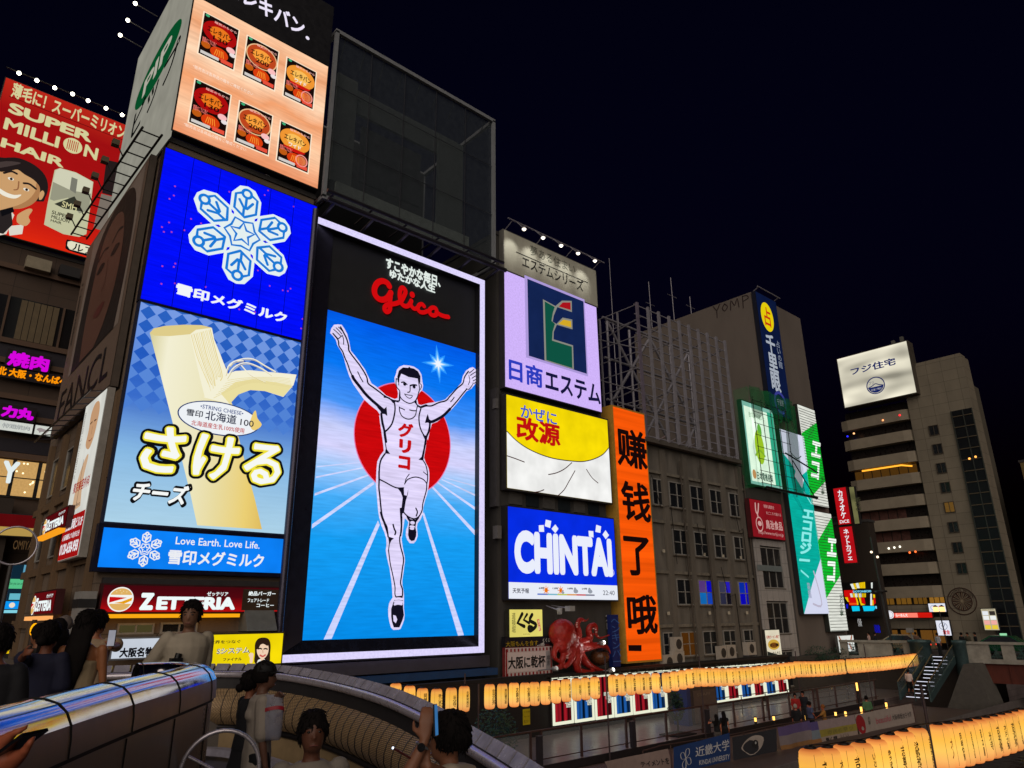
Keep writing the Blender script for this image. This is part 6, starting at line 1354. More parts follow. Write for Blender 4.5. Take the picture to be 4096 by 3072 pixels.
A = QuadArt(*A.q, .05, 4); A.textuv('輝く輝', .3, .08, .55, .26, C_((34, 28, 30)), .02, 2); A.textuv('ふくい', .6, .10, .8, .28, C_((40, 34, 30)), .0, 2); A.textuv('市民の祭り', .36, .38, .9, .56, C_((120, 112, 60)), .0, 2); A.build('lettering', t)
t, A = banner('white women university banner with pink script beside a red disc', L3(880, 1260), L3(1700, 1075), L3(1640, 790), L3(800, 955), .06, 5); A.grid(0, 0, 1, 1, C_((160, 146, 138))); A.build('cloth', t)
A = QuadArt(*A.q, .06, 5); A.textuv('大阪樟蔭女子大学', .6, .36, .95, .64, C_((40, 36, 40)), .0, 2); A.textuv('beautiful', .32, .36, .58, .66, C_((176, 70, 90)), .0, 2); A.disc(.06, .5, .075, .46, C_((150, 30, 36)), 1, 20); A.textuv('大阪', .19, .4, .23, .8, C_((60, 60, 50)), 0, 2, True); A.build('lettering', t)
t = thing('water_rail', 'long steel handrail on the water side holding the banners', 'railing', (37, 19.3, ZB)); mb = MB()
p0_ = on_rail(D5(20, 1375)); rl = [on_rail(c) for c in (L5(-200, 850), L5(0, 790), L5(770, 672), L5(1280, 560), L5(2150, 432), L3(1680, 778))]; rl = [Vector((p.x, p.y+.06, p.z+.03)) for p in rl]
mb.path(rl, .03, rm, 6); mb.build('rail', t)
for i in range(15): f_ = i/14; p = rl[0].lerp(rl[-1], f_); mb = MB(); mb.tube((p.x, p.y+.02, ZB), (p.x, p.y+.02, p.z+.0), .025, rm, 6); mb.build('post', t)

# ---- planting
leafm = [M((24, 52, 40), .6, 0, .3, 8), M((38, 70, 50), .6, 0, .3, 8)]
def leafy(mb, c, rx, ry, rz, n, s0, s1):
    for i in range(n):
        u = rnd.random()*2*math.pi; v = math.acos(rnd.uniform(-1, 1)); r = rnd.random()**.45
        p = Vector((c[0]+rx*r*math.sin(v)*math.cos(u), c[1]+ry*r*math.sin(v)*math.sin(u), c[2]+rz*r*math.cos(v)))
        if noise.noise(p*2.3) < -.18: continue
        d = Vector((rnd.gauss(0, 1), rnd.gauss(0, 1), rnd.gauss(0, .7))).normalized(); e = d.orthogonal().normalized(); s_ = rnd.uniform(s0, s1)
        mb.add([p-d*s_, p+e*s_*.4, p+d*s_, p-e*s_*.4], [(0, 1, 2, 3)], leafm[i % 2])
def tree(name, label, c, trunk_h, rx, rz, n):
    t = thing(name, label, 'tree', c); mb = MB(); bm_ = M((58, 44, 34), .8)
    mb.path([c, (c[0]+.05, c[1], c[2]+trunk_h*.6), (c[0], c[1]+.04, c[2]+trunk_h*1.3)], [.06, .05, .02], bm_, 7)
    for k in range(6): a = k*1.05; z = c[2]+trunk_h*(.7+.08*k); mb.tube((c[0], c[1], z), (c[0]+rx*.7*math.cos(a), c[1]+rx*.7*math.sin(a), z+.35*rz), .02, bm_, 5, .006)
    mb.build('trunk', t); mb = MB(); leafy(mb, (c[0], c[1], c[2]+trunk_h+rz*.6), rx, rx, rz, n, .04, .10); mb.build('crown', t); return t
q = atZ(*L2(230, 1250), ZP); tree('small_tree', 'small clipped tree in a square bed on the promenade', (q.x, q.y, ZP), .9, .45, .75, 1400)
t = thing('tree_bed', 'dark square planting bed around the small promenade tree', 'planting bed', (q.x, q.y, ZP)); mb = MB(); mb.box(q.x-.8, q.y-.6, ZP, q.x+.8, q.y+.6, ZP+.06, M((26, 22, 22), .9)); mb.build('soil', t)
q = atY(*L4(250, 560), 24.6); tree('shrub', 'leafy blue-green shrub behind the lanterns near the bridge wall', (q.x, q.y+.2, ZP), .5, 1.0, 1.15, 2600)
for px, lab in ((L3(270, 60), 'dark bushy shrub in front of the tiled building'), (L3(560, 80), 'dark bushy shrub left of the food poster')):
    q = atY(px[0], px[1], 29.6); tree('shrub', lab, (q.x, 29.6, q.z-1.3), .4, 1.4, 1.0, 1700)
# air conditioners along the foot of the brown building
acm = M((176, 168, 158), .5, 0, .1)
for i, (px, w_) in enumerate(((D5(1165, 500), 1.1), (D5(1245, 470), 1.1), (D5(1238, 355), .9), (D5(1598, 425), .8), (D5(1665, 415), 1.1), (D5(1825, 390), 1.2))):
    p = atY(px[0], px[1], 29.95); t = thing('air_conditioner', 'beige air conditioner unit on the brown building, %s from the left' % ords[i], 'air conditioner', (p.x, 30.1, p.z-.45), 'air conditioners on the brown building')
    mb = MB(); mb.box(p.x-w_/2, 29.95, p.z-.45, p.x+w_/2, 30.35, p.z+.45, acm); mb.build('case', t)
    mb = MB(); n_ = 16; mb.add([(p.x+.32*math.cos(2*math.pi*k/n_), 29.94, p.z+.32*math.sin(2*math.pi*k/n_)) for k in range(n_)], [tuple(range(n_-1, -1, -1))], M((60, 56, 54), .6)); mb.build('fan_grille', t)
    mb = MB(); mb.tube((p.x-w_/2+.1, 29.96, p.z-.5), (p.x-w_/2+.1, 30.58, p.z-.5), .03, gv, 5); mb.tube((p.x+w_/2-.1, 29.96, p.z-.5), (p.x+w_/2-.1, 30.58, p.z-.5), .03, gv, 5); mb.build('bracket', t)
p = atY(*L2(920, 165), 29.9); t = thing('sign', 'little white bar sign hung below the air conditioners', 'sign', p); A = Art('Y', 29.9); A.cr = L2; a = A.uv(850, 215); b = A.uv(988, 115); A.rect(a[0], a[1], b[0], b[1], M((150, 140, 136), .6), 0); A.text('BAR', (862, 205), (925, 145), M((40, 36, 36), .6), .02, 1); A.text('この奥2階', (930, 195), (980, 145), M((90, 84, 80), .6), 0, 1); A.build('panel', t)
# small lit posters at the far foot
A = Art('Y', 30.1); A.cr = D4; a = A.uv(293, 1330); b = A.uv(425, 1548)
t, A = board('poster', 'tall lit food poster at the foot of the tiled building', 'poster', 'Y', 30.1, a[0], b[1], b[0], a[1], E((226, 216, 190), .95, 'back', True), .2, M((60, 56, 50), .6))
u0, v0, u1, v1 = a[0], b[1], b[0], a[1]; A.textuv('名物ラーメン横丁', u0+.1, v1-(v1-v0)*.28, u1-.1, v1-(v1-v0)*.17, E((170, 40, 30)), .02, 1); A.disc((u0+u1)/2, v0+(v1-v0)*.52, (u1-u0)*.4, (v1-v0)*.17, E((200, 160, 60)), 1); A.disc((u0+u1)/2, v0+(v1-v0)*.5, (u1-u0)*.28, (v1-v0)*.09, E((120, 70, 20)), 2); A.textuv('古い麺', u0+.4, v0+(v1-v0)*.46, u1-.4, v0+(v1-v0)*.56, E((30, 24, 20)), .03, 3); A.textuv('らーめん大公', u0+.2, v0+(v1-v0)*.2, u1-.2, v0+(v1-v0)*.3, E((40, 36, 30)), .02, 1); A.fill([(u0, v0), (u1, v0), (u1, v0+.3), (u0, v0+.7)], E((30, 34, 30)), 1); A.build('picture', t)
A = Art('Y', 29.6); A.cr = D4; a = A.uv(828, 1372); b = A.uv(962, 1482)
t, A = board('poster', 'square white lit poster with four brown skewers', 'poster', 'Y', 29.6, a[0], b[1], b[0], a[1], E((222, 224, 218), .98, 'back', True), .2, M((90, 90, 88), .6))
u0, v0, u1, v1 = a[0], b[1], b[0], a[1]; w_, h_ = u1-u0, v1-v0
for x_, y_, d_ in ((.14, .8, .1), (.84, .8, -.1), (.28, .3, -.08), (.72, .3, .08)): A.line([(u0+w_*(x_-d_*.5), v0+h_*(y_+.14)), (u0+w_*(x_+d_*.5), v0+h_*(y_-.14))], .2, E((150, 80, 50)), 1, 0)
A.textuv('K', u0+w_*.46, v0+h_*.6, u0+w_*.56, v0+h_*.76, E((170, 40, 30)), .02, 1); A.textuv('串かつ本店', u0+w_*.36, v0+h_*.46, u0+w_*.66, v0+h_*.54, E((170, 60, 50)), 0, 1); A.ring(u0+w_*.5, v0+h_*.28, w_*.14, h_*.12, .05, E((150, 170, 200)), 1); A.build('picture', t)

# ================================================================== far bridge, stairs, buildings beyond
# ---- far bridge
BX = 64.0
conc = M((150, 146, 136), .75, 0, .3, 1.4, 0, .3)
mb = MB(); mb.box(BX+.35, -60, -3.45, BX+10, 28.9, -3.1, M((60, 58, 58), .8, 0, .2)); struct('far_bridge_road', mb)
mb = MB(); mb.box(57, 29.6, -9.2, 200, 160, -3.12, M((70, 66, 62), .8, 0, .2)); struct('far_street', mb)
t = thing('far_bridge', 'pale stone bridge with square openings in its parapet and rusty girders', 'bridge', (BX+5, 0, -4.9))
def parapet(y0, y1, holes):
    mb = MB(); mb.box(BX-.1, y0, -2.22, BX+.3, y1, -2.04, conc)
    ys = [y0]+[v for h in sorted(holes) for v in h]+[y1]
    for a, b in zip(ys[::2], ys[1::2]): mb.box(BX, a, -3.25, BX+.2, b, -2.22, conc)
    mb.box(BX-.3, y0, -3.55, BX+.34, y1, -3.25, conc); mb.build('parapet', t)
    for a, b in holes:
        m2 = MB()
        for k in range(5): yy_ = a+(b-a)*k/4; m2.tube((BX+.1, yy_, -3.2), (BX+.1, b-(b-a)*k/4, -2.25), .02, M((50, 80, 76), .5), 5)
        for k in range(3): m2.tube((BX+.1, a, -3.1+.35*k), (BX+.1, b, -3.1+.35*k), .018, M((50, 80, 76), .5), 5)
        m2.build('lattice', t)
parapet(22.75, 29.4, [(24.3, 25.2), (27.9, 28.8)])
hs = [(18.25-4.55*k, 19.05-4.55*k) for k in range(0)]
parapet(-50, 20.1, [(17.45, 18.25), (15.85, 16.65), (13.0, 13.9), (10.2, 11.1)])
mb = MB(); rust = M((92, 44, 34), .7, .2, .35, 1.5, 4)
mb.box(BX-.05, -60, -4.9, BX+.3, 19.6, -3.56, rust)
for k in range(14): mb.box(BX-.12, 19-1.9*k, -4.9, BX-.06, 19.08-1.9*k, -3.56, rust)
mb.build('girder', t)
mb = MB(); mb.box(BX+2, -60, -9.2, BX+8, -4, -4.9, M((40, 36, 34), .8)); mb.box(BX+.4, 20.1, -9.2, BX+9, 30, -3.5, M((62, 56, 52), .8, 0, .2)); mb.build('abutment', t)
t = thing('stair_pier', 'grey concrete pier wall beside the bridge stairs', 'wall', (61.5, 18.8, ZW)); mb = MB()
q = [atX(*L6(*p), 61.5) for p in ((1380, 1050), (1520, 1050), (1600, 1380))]; qb = atX(*L3(2060, 960), 61.5)
mb.add([(61.5, q[0].y, q[0].z), (61.5, q[1].y, q[1].z), (61.5, q[1].y-1.1, ZW-.3), (61.5, qb.y+.3, ZW-.3), (64.3, q[0].y, q[0].z), (64.3, q[1].y, q[1].z), (64.3, q[1].y-1.1, ZW-.3), (64.3, qb.y+.3, ZW-.3)], [(0, 3, 2, 1), (4, 5, 6, 7), (0, 1, 5, 4), (1, 2, 6, 5), (3, 0, 4, 7)], M((84, 80, 75), .8, 0, .2)); mb.build('wall', t)
# ---- stairs down to the walkway
t = thing('bridge_stairs', 'steel stairs with white lit nosings leading from the walkway to the bridge', 'stairs', (60.7, 21.5, ZP))
n_st = 12; teal = M((64, 84, 86), .5, .4, .25, 4); tread = M((44, 42, 44), .6, .2, .2); nose = E((236, 238, 255), 1.0)
for i in range(n_st):
    f_ = (i+.5)/n_st; x = 57.4+(64-57.4)*f_; z = ZP+(2.65)*(i+1)/n_st
    mb = MB(); mb.box(x, 20.6, z-.06, x+.5, 22.4, z, tread); o = mb.build('tread', t)
    y_gap = 21.35+.1*math.sin(i*3); m2 = MB(); m2.box(x-.02, 20.8+.3*((i*5) % 3), z-.04, x-.004, y_gap-.3, z+.004, nose); m2.box(x-.02, y_gap, z-.04, x-.004, 22.25-.12*((i*7) % 4), z+.004, nose); m2.build('nosing', o)
for y in (20.5, 22.5):
    mb = MB(); mb.add([(57.2, y-.06, ZP), (57.2, y+.06, ZP), (64, y-.06, -3.35), (64, y+.06, -3.35), (57.2, y-.06, ZP+.45), (57.2, y+.06, ZP+.45), (64, y-.06, -2.85), (64, y+.06, -2.85)], [(0, 2, 6, 4), (1, 5, 7, 3), (4, 6, 7, 5), (0, 4, 5, 1), (0, 1, 3, 2), (2, 3, 7, 6)], teal); mb.build('stringer', t)
    mb = MB(); mb.tube((57.2, y, ZP+1.2), (64, y, -2.1), .04, M((120, 104, 78), .4, .4), 8); mb.tube((57.2, y, ZP), (57.2, y, ZP+1.2), .035, teal, 6); mb.tube((60.6, y, -4.6), (60.6, y, -3.4), .03, teal, 6)
    mb.add([(57.3, y, ZP+.5), (63.9, y, -2.8), (63.9, y, -2.2), (57.3, y, ZP+1.1)], [(0, 1, 2, 3)], M((70, 86, 88), .3, .2, .1, 4, 0, 0, .7)); mb.build('balustrade', t)
mb = MB(); mb.tube((57.0, 21.4, ZP+1.0), (61.5, 21.4, -2.9), .04, M((120, 104, 78), .4, .4), 8); mb.tube((57.0, 21.4, ZP), (57.0, 21.4, ZP+1.0), .04, teal, 6); mb.tube((61.5, 21.4, -4), (61.5, 21.4, -2.9), .04, teal, 6); mb.build('centre_rail', t)
mb = MB(); mb.lathe((63.7, 22.9, -4.4), [(.75, 0), (.75, 2.2), (.85, 2.25), (.85, 2.45), (0, 2.5)], teal, 16); mb.build('newel', t); mb = MB(); mb.lathe((63.7, 20.1, -4.4), [(.45, 0), (.45, 2.2), (.5, 2.25), (.5, 2.45), (0, 2.5)], teal, 16); mb.build('newel', t)

# ---- building with balconies, tower and lit rooftop sign
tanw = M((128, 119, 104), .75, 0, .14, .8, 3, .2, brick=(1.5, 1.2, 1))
t = thing('balcony_building', 'tan tower with a column of square windows and rounded balcony floors', 'building', (92, 28, -3.1))
mb = MB(); mb.box(86.0, 21.3, -3.1, 88.2, 27.6, 27.0, tanw); mb.box(88.2, 23.5, -3.1, 99, 27.6, 26.4, tanw); mb.box(86.3, 21.5, 27.0, 88.0, 27.3, 27.4, tanw); mb.build('wall', t)
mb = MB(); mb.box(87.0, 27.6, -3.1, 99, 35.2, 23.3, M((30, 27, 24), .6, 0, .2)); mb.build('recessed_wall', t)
for k in range(9):
    z1 = 22.3-2.43*k
    mb = MB(); pts = [(86.9, 35.4), (86.1, 35.4), (85.85, 34.6), (85.85, 28.6), (86.0, 27.9), (86.5, 27.62), (87.2, 27.61)]
    n_ = len(pts); mb.add([(x, y, z1-1.2) for x, y in pts]+[(x, y, z1) for x, y in pts], [(i, n_+i, n_+i+1, i+1) for i in range(n_-1)]+[tuple(range(n_, 2*n_)), tuple(range(n_-1, -1, -1))], M((142, 132, 116), .75, 0, .12, 1)); mb.build('balcony', t)
    mb = MB()
    for j in range(7):
        y = 28.2+j*1.0; lit = (k in (3,) ) or (rnd.random() < .12)
        m_ = E((120, 80, 30), .35, 'dots') if k == 3 else M((40, 34, 32), .3) if not (k in (5, 6) and j > 1) else M((92, 60, 54), .5, 0, .5, 2)
        mb.quad((86.97, y+.9, z1+.05), (86.97, y, z1+.05), (86.97, y, z1+1.15), (86.97, y+.9, z1+1.15), m_)
    mb.build('window', t)
mb = MB(); mb.tube((86.4, 34.0, 16.1), (86.4, 29.6, 16.1), .09, E((255, 170, 50), 1.6), 8); mb.tube((86.4, 29.6, 16.1), (86.8, 28.6, 15.9), .09, E((255, 170, 50), 1.6), 8); mb.build('light_strip', t)
for k in range(8):
    z = 18.72-2.0*k+ (0 if k < 1 else -.12*k)
    win_x(t, 24.95, z, 25.95, z+1.15, 85.99, E((150, 110, 50), .4, 'dots') if k == 4 else None, M((70, 60, 50), .6), (2, 1))
mb = MB(); gl = M((14, 17, 22), .35, 0, .2, 1, spec=.3); mb.box(85.9, 21.4, -3.0, 85.99, 23.4, 21.0, gl); mb.build('glass_strip', t)
mb = MB()
for k in range(20): mb.box(85.82, 21.4, -2.5+1.2*k, 85.9, 23.4, -2.42+1.2*k, M((90, 78, 60), .5))
for y in (21.4, 22.3, 23.4): mb.box(85.8, y-.04, -3, 85.89, y+.04, 21, M((70, 74, 70), .4, .5))
mb.build('mullion', t)
for p_, e_ in (((85.85, 34.0, 20.6), (255, 180, 120)), ((85.85, 30.5, 21.5), (255, 160, 100)), ((85.85, 28.6, 21.7), (255, 40, 50)), ((85.85, 34.8, 20.4), (40, 40, 230)), ((85.8, 22.6, 15.6), (255, 170, 80)), ((85.8, 22.0, 15.7), (255, 170, 80)), ((85.85, 32.3, 7.0), (255, 250, 230)), ((85.85, 31.7, 7.05), (255, 250, 230)), ((85.85, 31.1, 7.1), (255, 250, 230)), ((85.85, 30.2, 6.4), (255, 110, 50)), ((85.85, 29.6, 6.45), (255, 110, 50))):
    mb = MB(); mb.sphere(p_, .12, E(e_, 2.0), 8); mb.build('small_lamp', t)
mb = MB(); mb.box(85.7, 27.65, .2, 86.9, 35.2, .9, tanw); mb.box(85.7, 27.65, -1.5, 86.9, 35.2, -.35, tanw); mb.build('lower_band', t)
for y0, y1, k_ in ((33.0, 34.8, .45), (31.2, 32.9, .5), (29.6, 31.1, .4), (27.9, 29.5, .9)): win_x(t, y0, .95, y1, 2.7, 86.9, E((150, 104, 36), k_, 'dots'), M((60, 50, 40), .6), (3, 2))
for y0, y1 in ((33.2, 34.8), (31.2, 33.0), (28.4, 31.0)): win_x(t, y0, -3.0, y1, -1.6, 86.9, E((150, 100, 40), .4, 'dots'), M((60, 50, 40), .6), (2, 1))
cw = Vector((85.95, 26.05, 1.2)); mb = MB(); brn = M((60, 34, 26), .6)
for r_ in (1.32, .92): mb.path([cw+Vector((0, r_*math.cos(2*math.pi*i/36), r_*math.sin(2*math.pi*i/36))) for i in range(36)], .045, brn, 6, True)
for i in range(12): a = math.pi*i/6+.15; mb.tube(cw, cw+Vector((0, .92*math.cos(a), .92*math.sin(a))), .03, M((140, 126, 104), .7), 5)
mb.build('wheel_clock', t)
A = Art('X', 85.94)
for i in range(12):
    a0, a1 = 30*i+11, 30*i+37; A.fill([(-cw.y+r_*math.cos(R(b)), cw.z+r_*math.sin(R(b))) for r_, b in ((.16, a0), (.86, a0+3), (.88, (a0+a1)/2), (.86, a1-3), (.16, a1))], brn, 0)
for i, ch in enumerate('TAZAEMON BRIDGE'):
    a = 160-140*i/14; A.textuv(ch, -cw.y+1.12*math.cos(R(a))-.1, cw.z+1.12*math.sin(R(a))-.1, -cw.y+1.12*math.cos(R(a))+.1, cw.z+1.12*math.sin(R(a))+.1, brn, .0, 0, keep=True) if ch != ' ' else None
A.build('dial', t)
mb = MB()
for y, z in ((34, 30.2), (31, 31), (28.5, 31.4), (27.5, 31.6)): mb.tube((88, y, 23), (88, y, z), .06, gv, 5); mb.box(87.8, y-.18, z-.8, 88.2, y+.18, z, M((90, 90, 86), .6))
mb.build('antenna', t)
t, A = board('billboard', 'cream lit rooftop billboard with navy lettering and a round mountain emblem', 'billboard', 'X', 85.0, -34.2, 23.7, -26.15, 29.9, E((228, 222, 200), 1.0, 'tube', True), 1.6, M((74, 68, 60), .6), rim=.1)
nv = E((24, 38, 100), .9); A.cr = D3; A.text('フジ住宅', (932, 742), (1252, 606), nv, .03, 1)
A.ring(-30.3, 25.55, 1.05, 1.05, .12, nv, 1); A.disc(-30.3, 25.55, .9, .9, E((200, 196, 178), .9), 1); A.disc(-30.3, 25.55, .88, .88, nv, 2, 30, 190, 350); A.line([(-31.15, 25.4), (-30.7, 25.55), (-30.3, 25.75), (-29.9, 25.55), (-29.45, 25.4)], .1, nv, 2); A.textuv('フジ', -31.0, 25.75, -30.4, 26.15, nv, 0, 3); A.textuv('住宅', -30.9, 24.95, -29.7, 25.2, E((190, 190, 190)), 0, 3); A.build('lettering', t)
t, A = board('sign', 'long red lit shop sign with a white round mark under the balconies', 'shop sign', 'X', 84.9, -34.3, -.38, -28.8, .12, E((214, 24, 14), 1.0, 'band'), .3, M((80, 20, 16), .5))
A.disc(-33.0, -.05, .42, .42, E((236, 234, 240)), 2); A.ring(-33.0, -.05, .34, .34, .05, E((150, 150, 160)), 3); A.rect(-32.5, -.36, -30.2, .1, E((255, 130, 110)), 1); A.textuv('らーめん大', -32.4, -.3, -31.2, .06, E((255, 240, 236)), .03, 2); A.build('lettering', t)
for i, (px, lab) in enumerate((((1510, 1133), (1640, 1192), 'white lit sign with red letters right of the long red sign'),)) if False else enumerate(()): pass
A = Art('X', 85.4); A.cr = D4; a = A.uv(1510, 1133); b = A.uv(1645, 1192)
t, A = board('sign', 'white lit sign with red letters right of the long red sign', 'shop sign', 'X', 84.9, a[0], b[1], b[0], a[1], E((226, 228, 240)), .3); A.ring(a[0]+.45, (a[1]+b[1])/2, .28, .25, .04, E((120, 130, 150)), 1); A.textuv('貴金', a[0]+.95, b[1]+.2, b[0]-.1, a[1]-.2, E((200, 30, 40)), .03, 1); A.build('lettering', t)
A = Art('X', 84.7); A.cr = D4; a = A.uv(1552, 1258); b = A.uv(1672, 1368)
t, A = board('sign', 'tall white lit sign with a tick emblem behind the street lamp', 'shop sign', 'X', 84.7, a[0], b[1], b[0], a[1], E((226, 228, 240)), .3); A.ring((a[0]+b[0])/2, a[1]-.55, .4, .36, .05, E((110, 120, 140)), 1); A.line([((a[0]+b[0])/2-.15, a[1]-.5), ((a[0]+b[0])/2, a[1]-.65), ((a[0]+b[0])/2+.2, a[1]-.35)], .06, E((90, 100, 130)), 1, 0); A.textuv('貴金', a[0]+.5, b[1]+.1, b[0]-.1, b[1]+.55, E((200, 30, 40)), .03, 1); A.build('lettering', t)
A = Art('X', 84.5); A.cr = D4; a = A.uv(1885, 1172); b = A.uv(2025, 1328)
t, A = board('sign', 'lit menu board in white, pink and yellow squares beside the wheel clock', 'menu board', 'X', 84.5, a[0], b[1], b[0], a[1], E((190, 180, 150), .9), .3)
w_, h_ = (b[0]-a[0]), (a[1]-b[1])
for r_ in range(4):
    for c_ in range(2): A.rect(a[0]+w_*(.06+.48*c_), b[1]+h_*(.04+.22*r_), a[0]+w_*(.46+.48*c_), b[1]+h_*(.23+.22*r_), E([(230, 200, 60), (240, 170, 160), (236, 238, 236), (228, 232, 236)][r_] if not (r_ == 3 and c_ == 1) else (50, 44, 40)), 1)
A.textuv('MENU お食事', a[0]+w_*.1, b[1]+h_*.93, b[0]-w_*.1, b[1]+h_*.985, E((60, 60, 60)), 0, 2); A.build('picture', t)
# right-hand neighbours in the dark
t = building('dark_side_building', 'dim brown building at the right edge with a few small lit signs', 92, 108, 4, 19.6, -3.1, 15.5, M((92, 72, 50), .8, 0, .2, .8, 3))
for k in range(6):
    for y in (17.2, 14.2, 11.2): win_x(t, y, 11.5-2.4*k, y+1.6, 12.9-2.4*k, 91.99, None, M((90, 76, 50), .6))
mb = MB(); mb.box(91.7, 19.0, -3, 91.98, 19.5, 15.4, M((110, 92, 50), .6)); mb.build('corner_strip', t)
for (y0, z0, y1, z1, c_, lab) in ((18.0, 15.9, 18.8, 16.25, (230, 20, 24), 'small red lit sign high on the dim right-hand building'), (17.1, 12.7, 18.0, 13.1, (40, 40, 230), 'small blue lit sign on the dim right-hand building'), (16.9, 9.2, 17.8, 10.0, (240, 190, 180), 'small pinkish lit sign on the dim right-hand building'), (15.6, 4.6, 16.4, 5.5, (226, 224, 236), 'small white lit sign halfway up the dim right-hand building')):
    A = Art('X', 91.9); t_, A = board('sign', lab, 'shop sign', 'X', 91.6, -y1, z0-.3, -y0, z1-.3, E(c_, 1.0), .3, rim=.03)
t = building('rear_building', 'very dark slab building behind the karaoke signs', 76, 77.5, 30.2, 40, -3.1, 9, M((48, 40, 34), .8, 0, .2))
t = building('far_block', 'unlit far block between the striped screens and the balcony building', 110, 125, 36, 60, -3.1, 14, M((34, 36, 44), .8, 0, .2))
t = building('distant_tower', 'unlit distant block beyond the dim right-hand building', 112, 130, -14, 12, -3.1, 13, M((40, 38, 36), .8, 0, .2))
# karaoke signs, neon arch
for z0, z1, tx, lab, extra in ((8.25, 11.75, 'カラオケ', 'upper red upright sign with white katakana', 'DiCE'), (4.65, 8.0, 'ネットカフェ', 'lower red upright sign with white katakana', None)):
    off = -.55 if tx[0] == 'ネ' else 0
    t, A = board('shop_sign', lab, 'shop sign', 'X', 70, -30.55-off*0, z0, -29.35, z1, E((186, 16, 24), .95, 'back', True), .35, M((60, 14, 16), .5))
    A.textuv(tx, -30.2, z0+.55 if extra else z0+.25, -29.7, z1-.2, W_, .03, 1, True)
    if extra: A.textuv(extra, -30.4, z0+.12, -29.5, z0+.42, W_, .02, 1)
    A.build('lettering', t)
A = Art('X', 73); A.cr = D4; a = A.uv(915, 275); b = A.uv(1000, 540)
t, A = board('sign', 'narrow pale olive lit sign beside the red karaoke sign', 'shop sign', 'X', 73, a[0], b[1], b[0]-.1, a[1], E((150, 148, 96), .55, 'tube'), .4); A.textuv('茶DO', a[0]+.25, b[1]+1.2, a[0]+.95, a[1]-1.1, E((60, 60, 40)), .0, 1, True); A.build('lettering', t)
t = thing('neon_sign', 'colourful neon arch sign with cyan letters and striped yellow rays', 'neon sign', (75, 31.6, .2))
N1 = crop(3350, 2300, .12054); A = Art('X', 75); A.cr = N1
mb = MB(); mb.box(75.05, 29.9, -.2, 75.3, 33.9, 3.1, M((20, 16, 16), .6)); mb.build('backing', t)
yw = E((236, 196, 10)); ww_ = E((226, 232, 226)); rd = E((206, 10, 10)); cy = E((10, 200, 240)); lc = E((130, 220, 250))
for i, (x0, x1, x2, x3, c_) in enumerate(((420, 470, 545, 500, ww_), (470, 510, 580, 545, ww_), (515, 555, 615, 580, yw), (560, 600, 650, 615, yw), (605, 645, 700, 655, ww_), (648, 690, 738, 700, ww_), (705, 750, 780, 740, yw), (755, 805, 830, 785, yw), (810, 855, 875, 835, yw), (860, 912, 925, 880, yw), (1110, 1165, 1165, 1120, ww_))):
    yt = 300-(x0-420)*.14 if i < 10 else 255; A.poly([(x0, yt), (x1, yt-8), (x2, 440 if i > 3 else 470), (x3, 440 if i > 3 else 470)], c_, 1)
A.text('DOTONBORI', (525, 590), (1110, 500), lc, .03, 2)
A.poly([(215, 510), (520, 500), (555, 610), (420, 610), (470, 740), (240, 720), (220, 640)], rd, 1)
for i, (x0, c_) in enumerate(((415, ww_), (455, ww_), (505, yw), (545, yw), (580, ww_), (620, ww_), (670, yw), (715, ww_), (760, ww_), (815, yw), (865, yw), (910, yw))): A.poly([(x0, 610), (x0+34, 608), (x0+65-i*3, 735), (x0+32-i*3, 740)], c_, 2)
A.poly([(340, 740), (600, 740), (640, 900), (650, 1000), (410, 1010), (370, 900)], rd, 1); A.poly([(600, 740), (640, 740), (690, 890), (700, 990), (650, 1000), (640, 900)], yw, 1); A.poly([(390, 930), (640, 925), (648, 985), (400, 990)], E((240, 80, 20)), 2)
A.poly([(240, 740), (340, 740), (400, 900), (340, 890)], yw, 1); A.poly([(700, 740), (770, 745), (800, 930), (930, 990), (780, 1010), (740, 900)], yw, 1); A.poly([(780, 745), (890, 748), (930, 960), (860, 960), (800, 900)], rd, 1)
A.poly([(1090, 620), (1145, 620), (1150, 1010), (1090, 1010)], ww_, 1); A.poly([(1175, 640), (1245, 650), (1250, 750), (1190, 760)], yw, 1); A.poly([(1190, 760), (1250, 750), (1270, 930), (1200, 1000)], rd, 1); A.poly([(1155, 820), (1200, 830), (1205, 1010), (1150, 1010)], yw, 1)
A.poly([(465, 1035), (720, 1030), (745, 1190), (500, 1205)], cy, 1); A.poly([(830, 1030), (1230, 1030), (1250, 1120), (1190, 1190), (880, 1200)], cy, 1); A.poly([(1250, 1030), (1300, 1030), (1310, 1120), (1260, 1110)], lc, 1); A.poly([(280, 970), (350, 970), (350, 1110), (300, 1110)], E((20, 20, 200)), 1); A.build('tubes', t)
for px0, px1, c_, lab in (((975, 1245), (1012, 1300), (214, 214, 214), 'small white lit sign under the neon arch'), ((1098, 1290), (1150, 1348), (40, 40, 240), 'small vivid blue lit sign near the red shop sign')):
    A = Art('X', 76); A.cr = D4; a = A.uv(*px0); b = A.uv(*px1); t, A = board('sign', lab, 'shop sign', 'X', 76, a[0], b[1], b[0], a[1], E(c_, 1.0, 'dots'), .3, rim=.03)
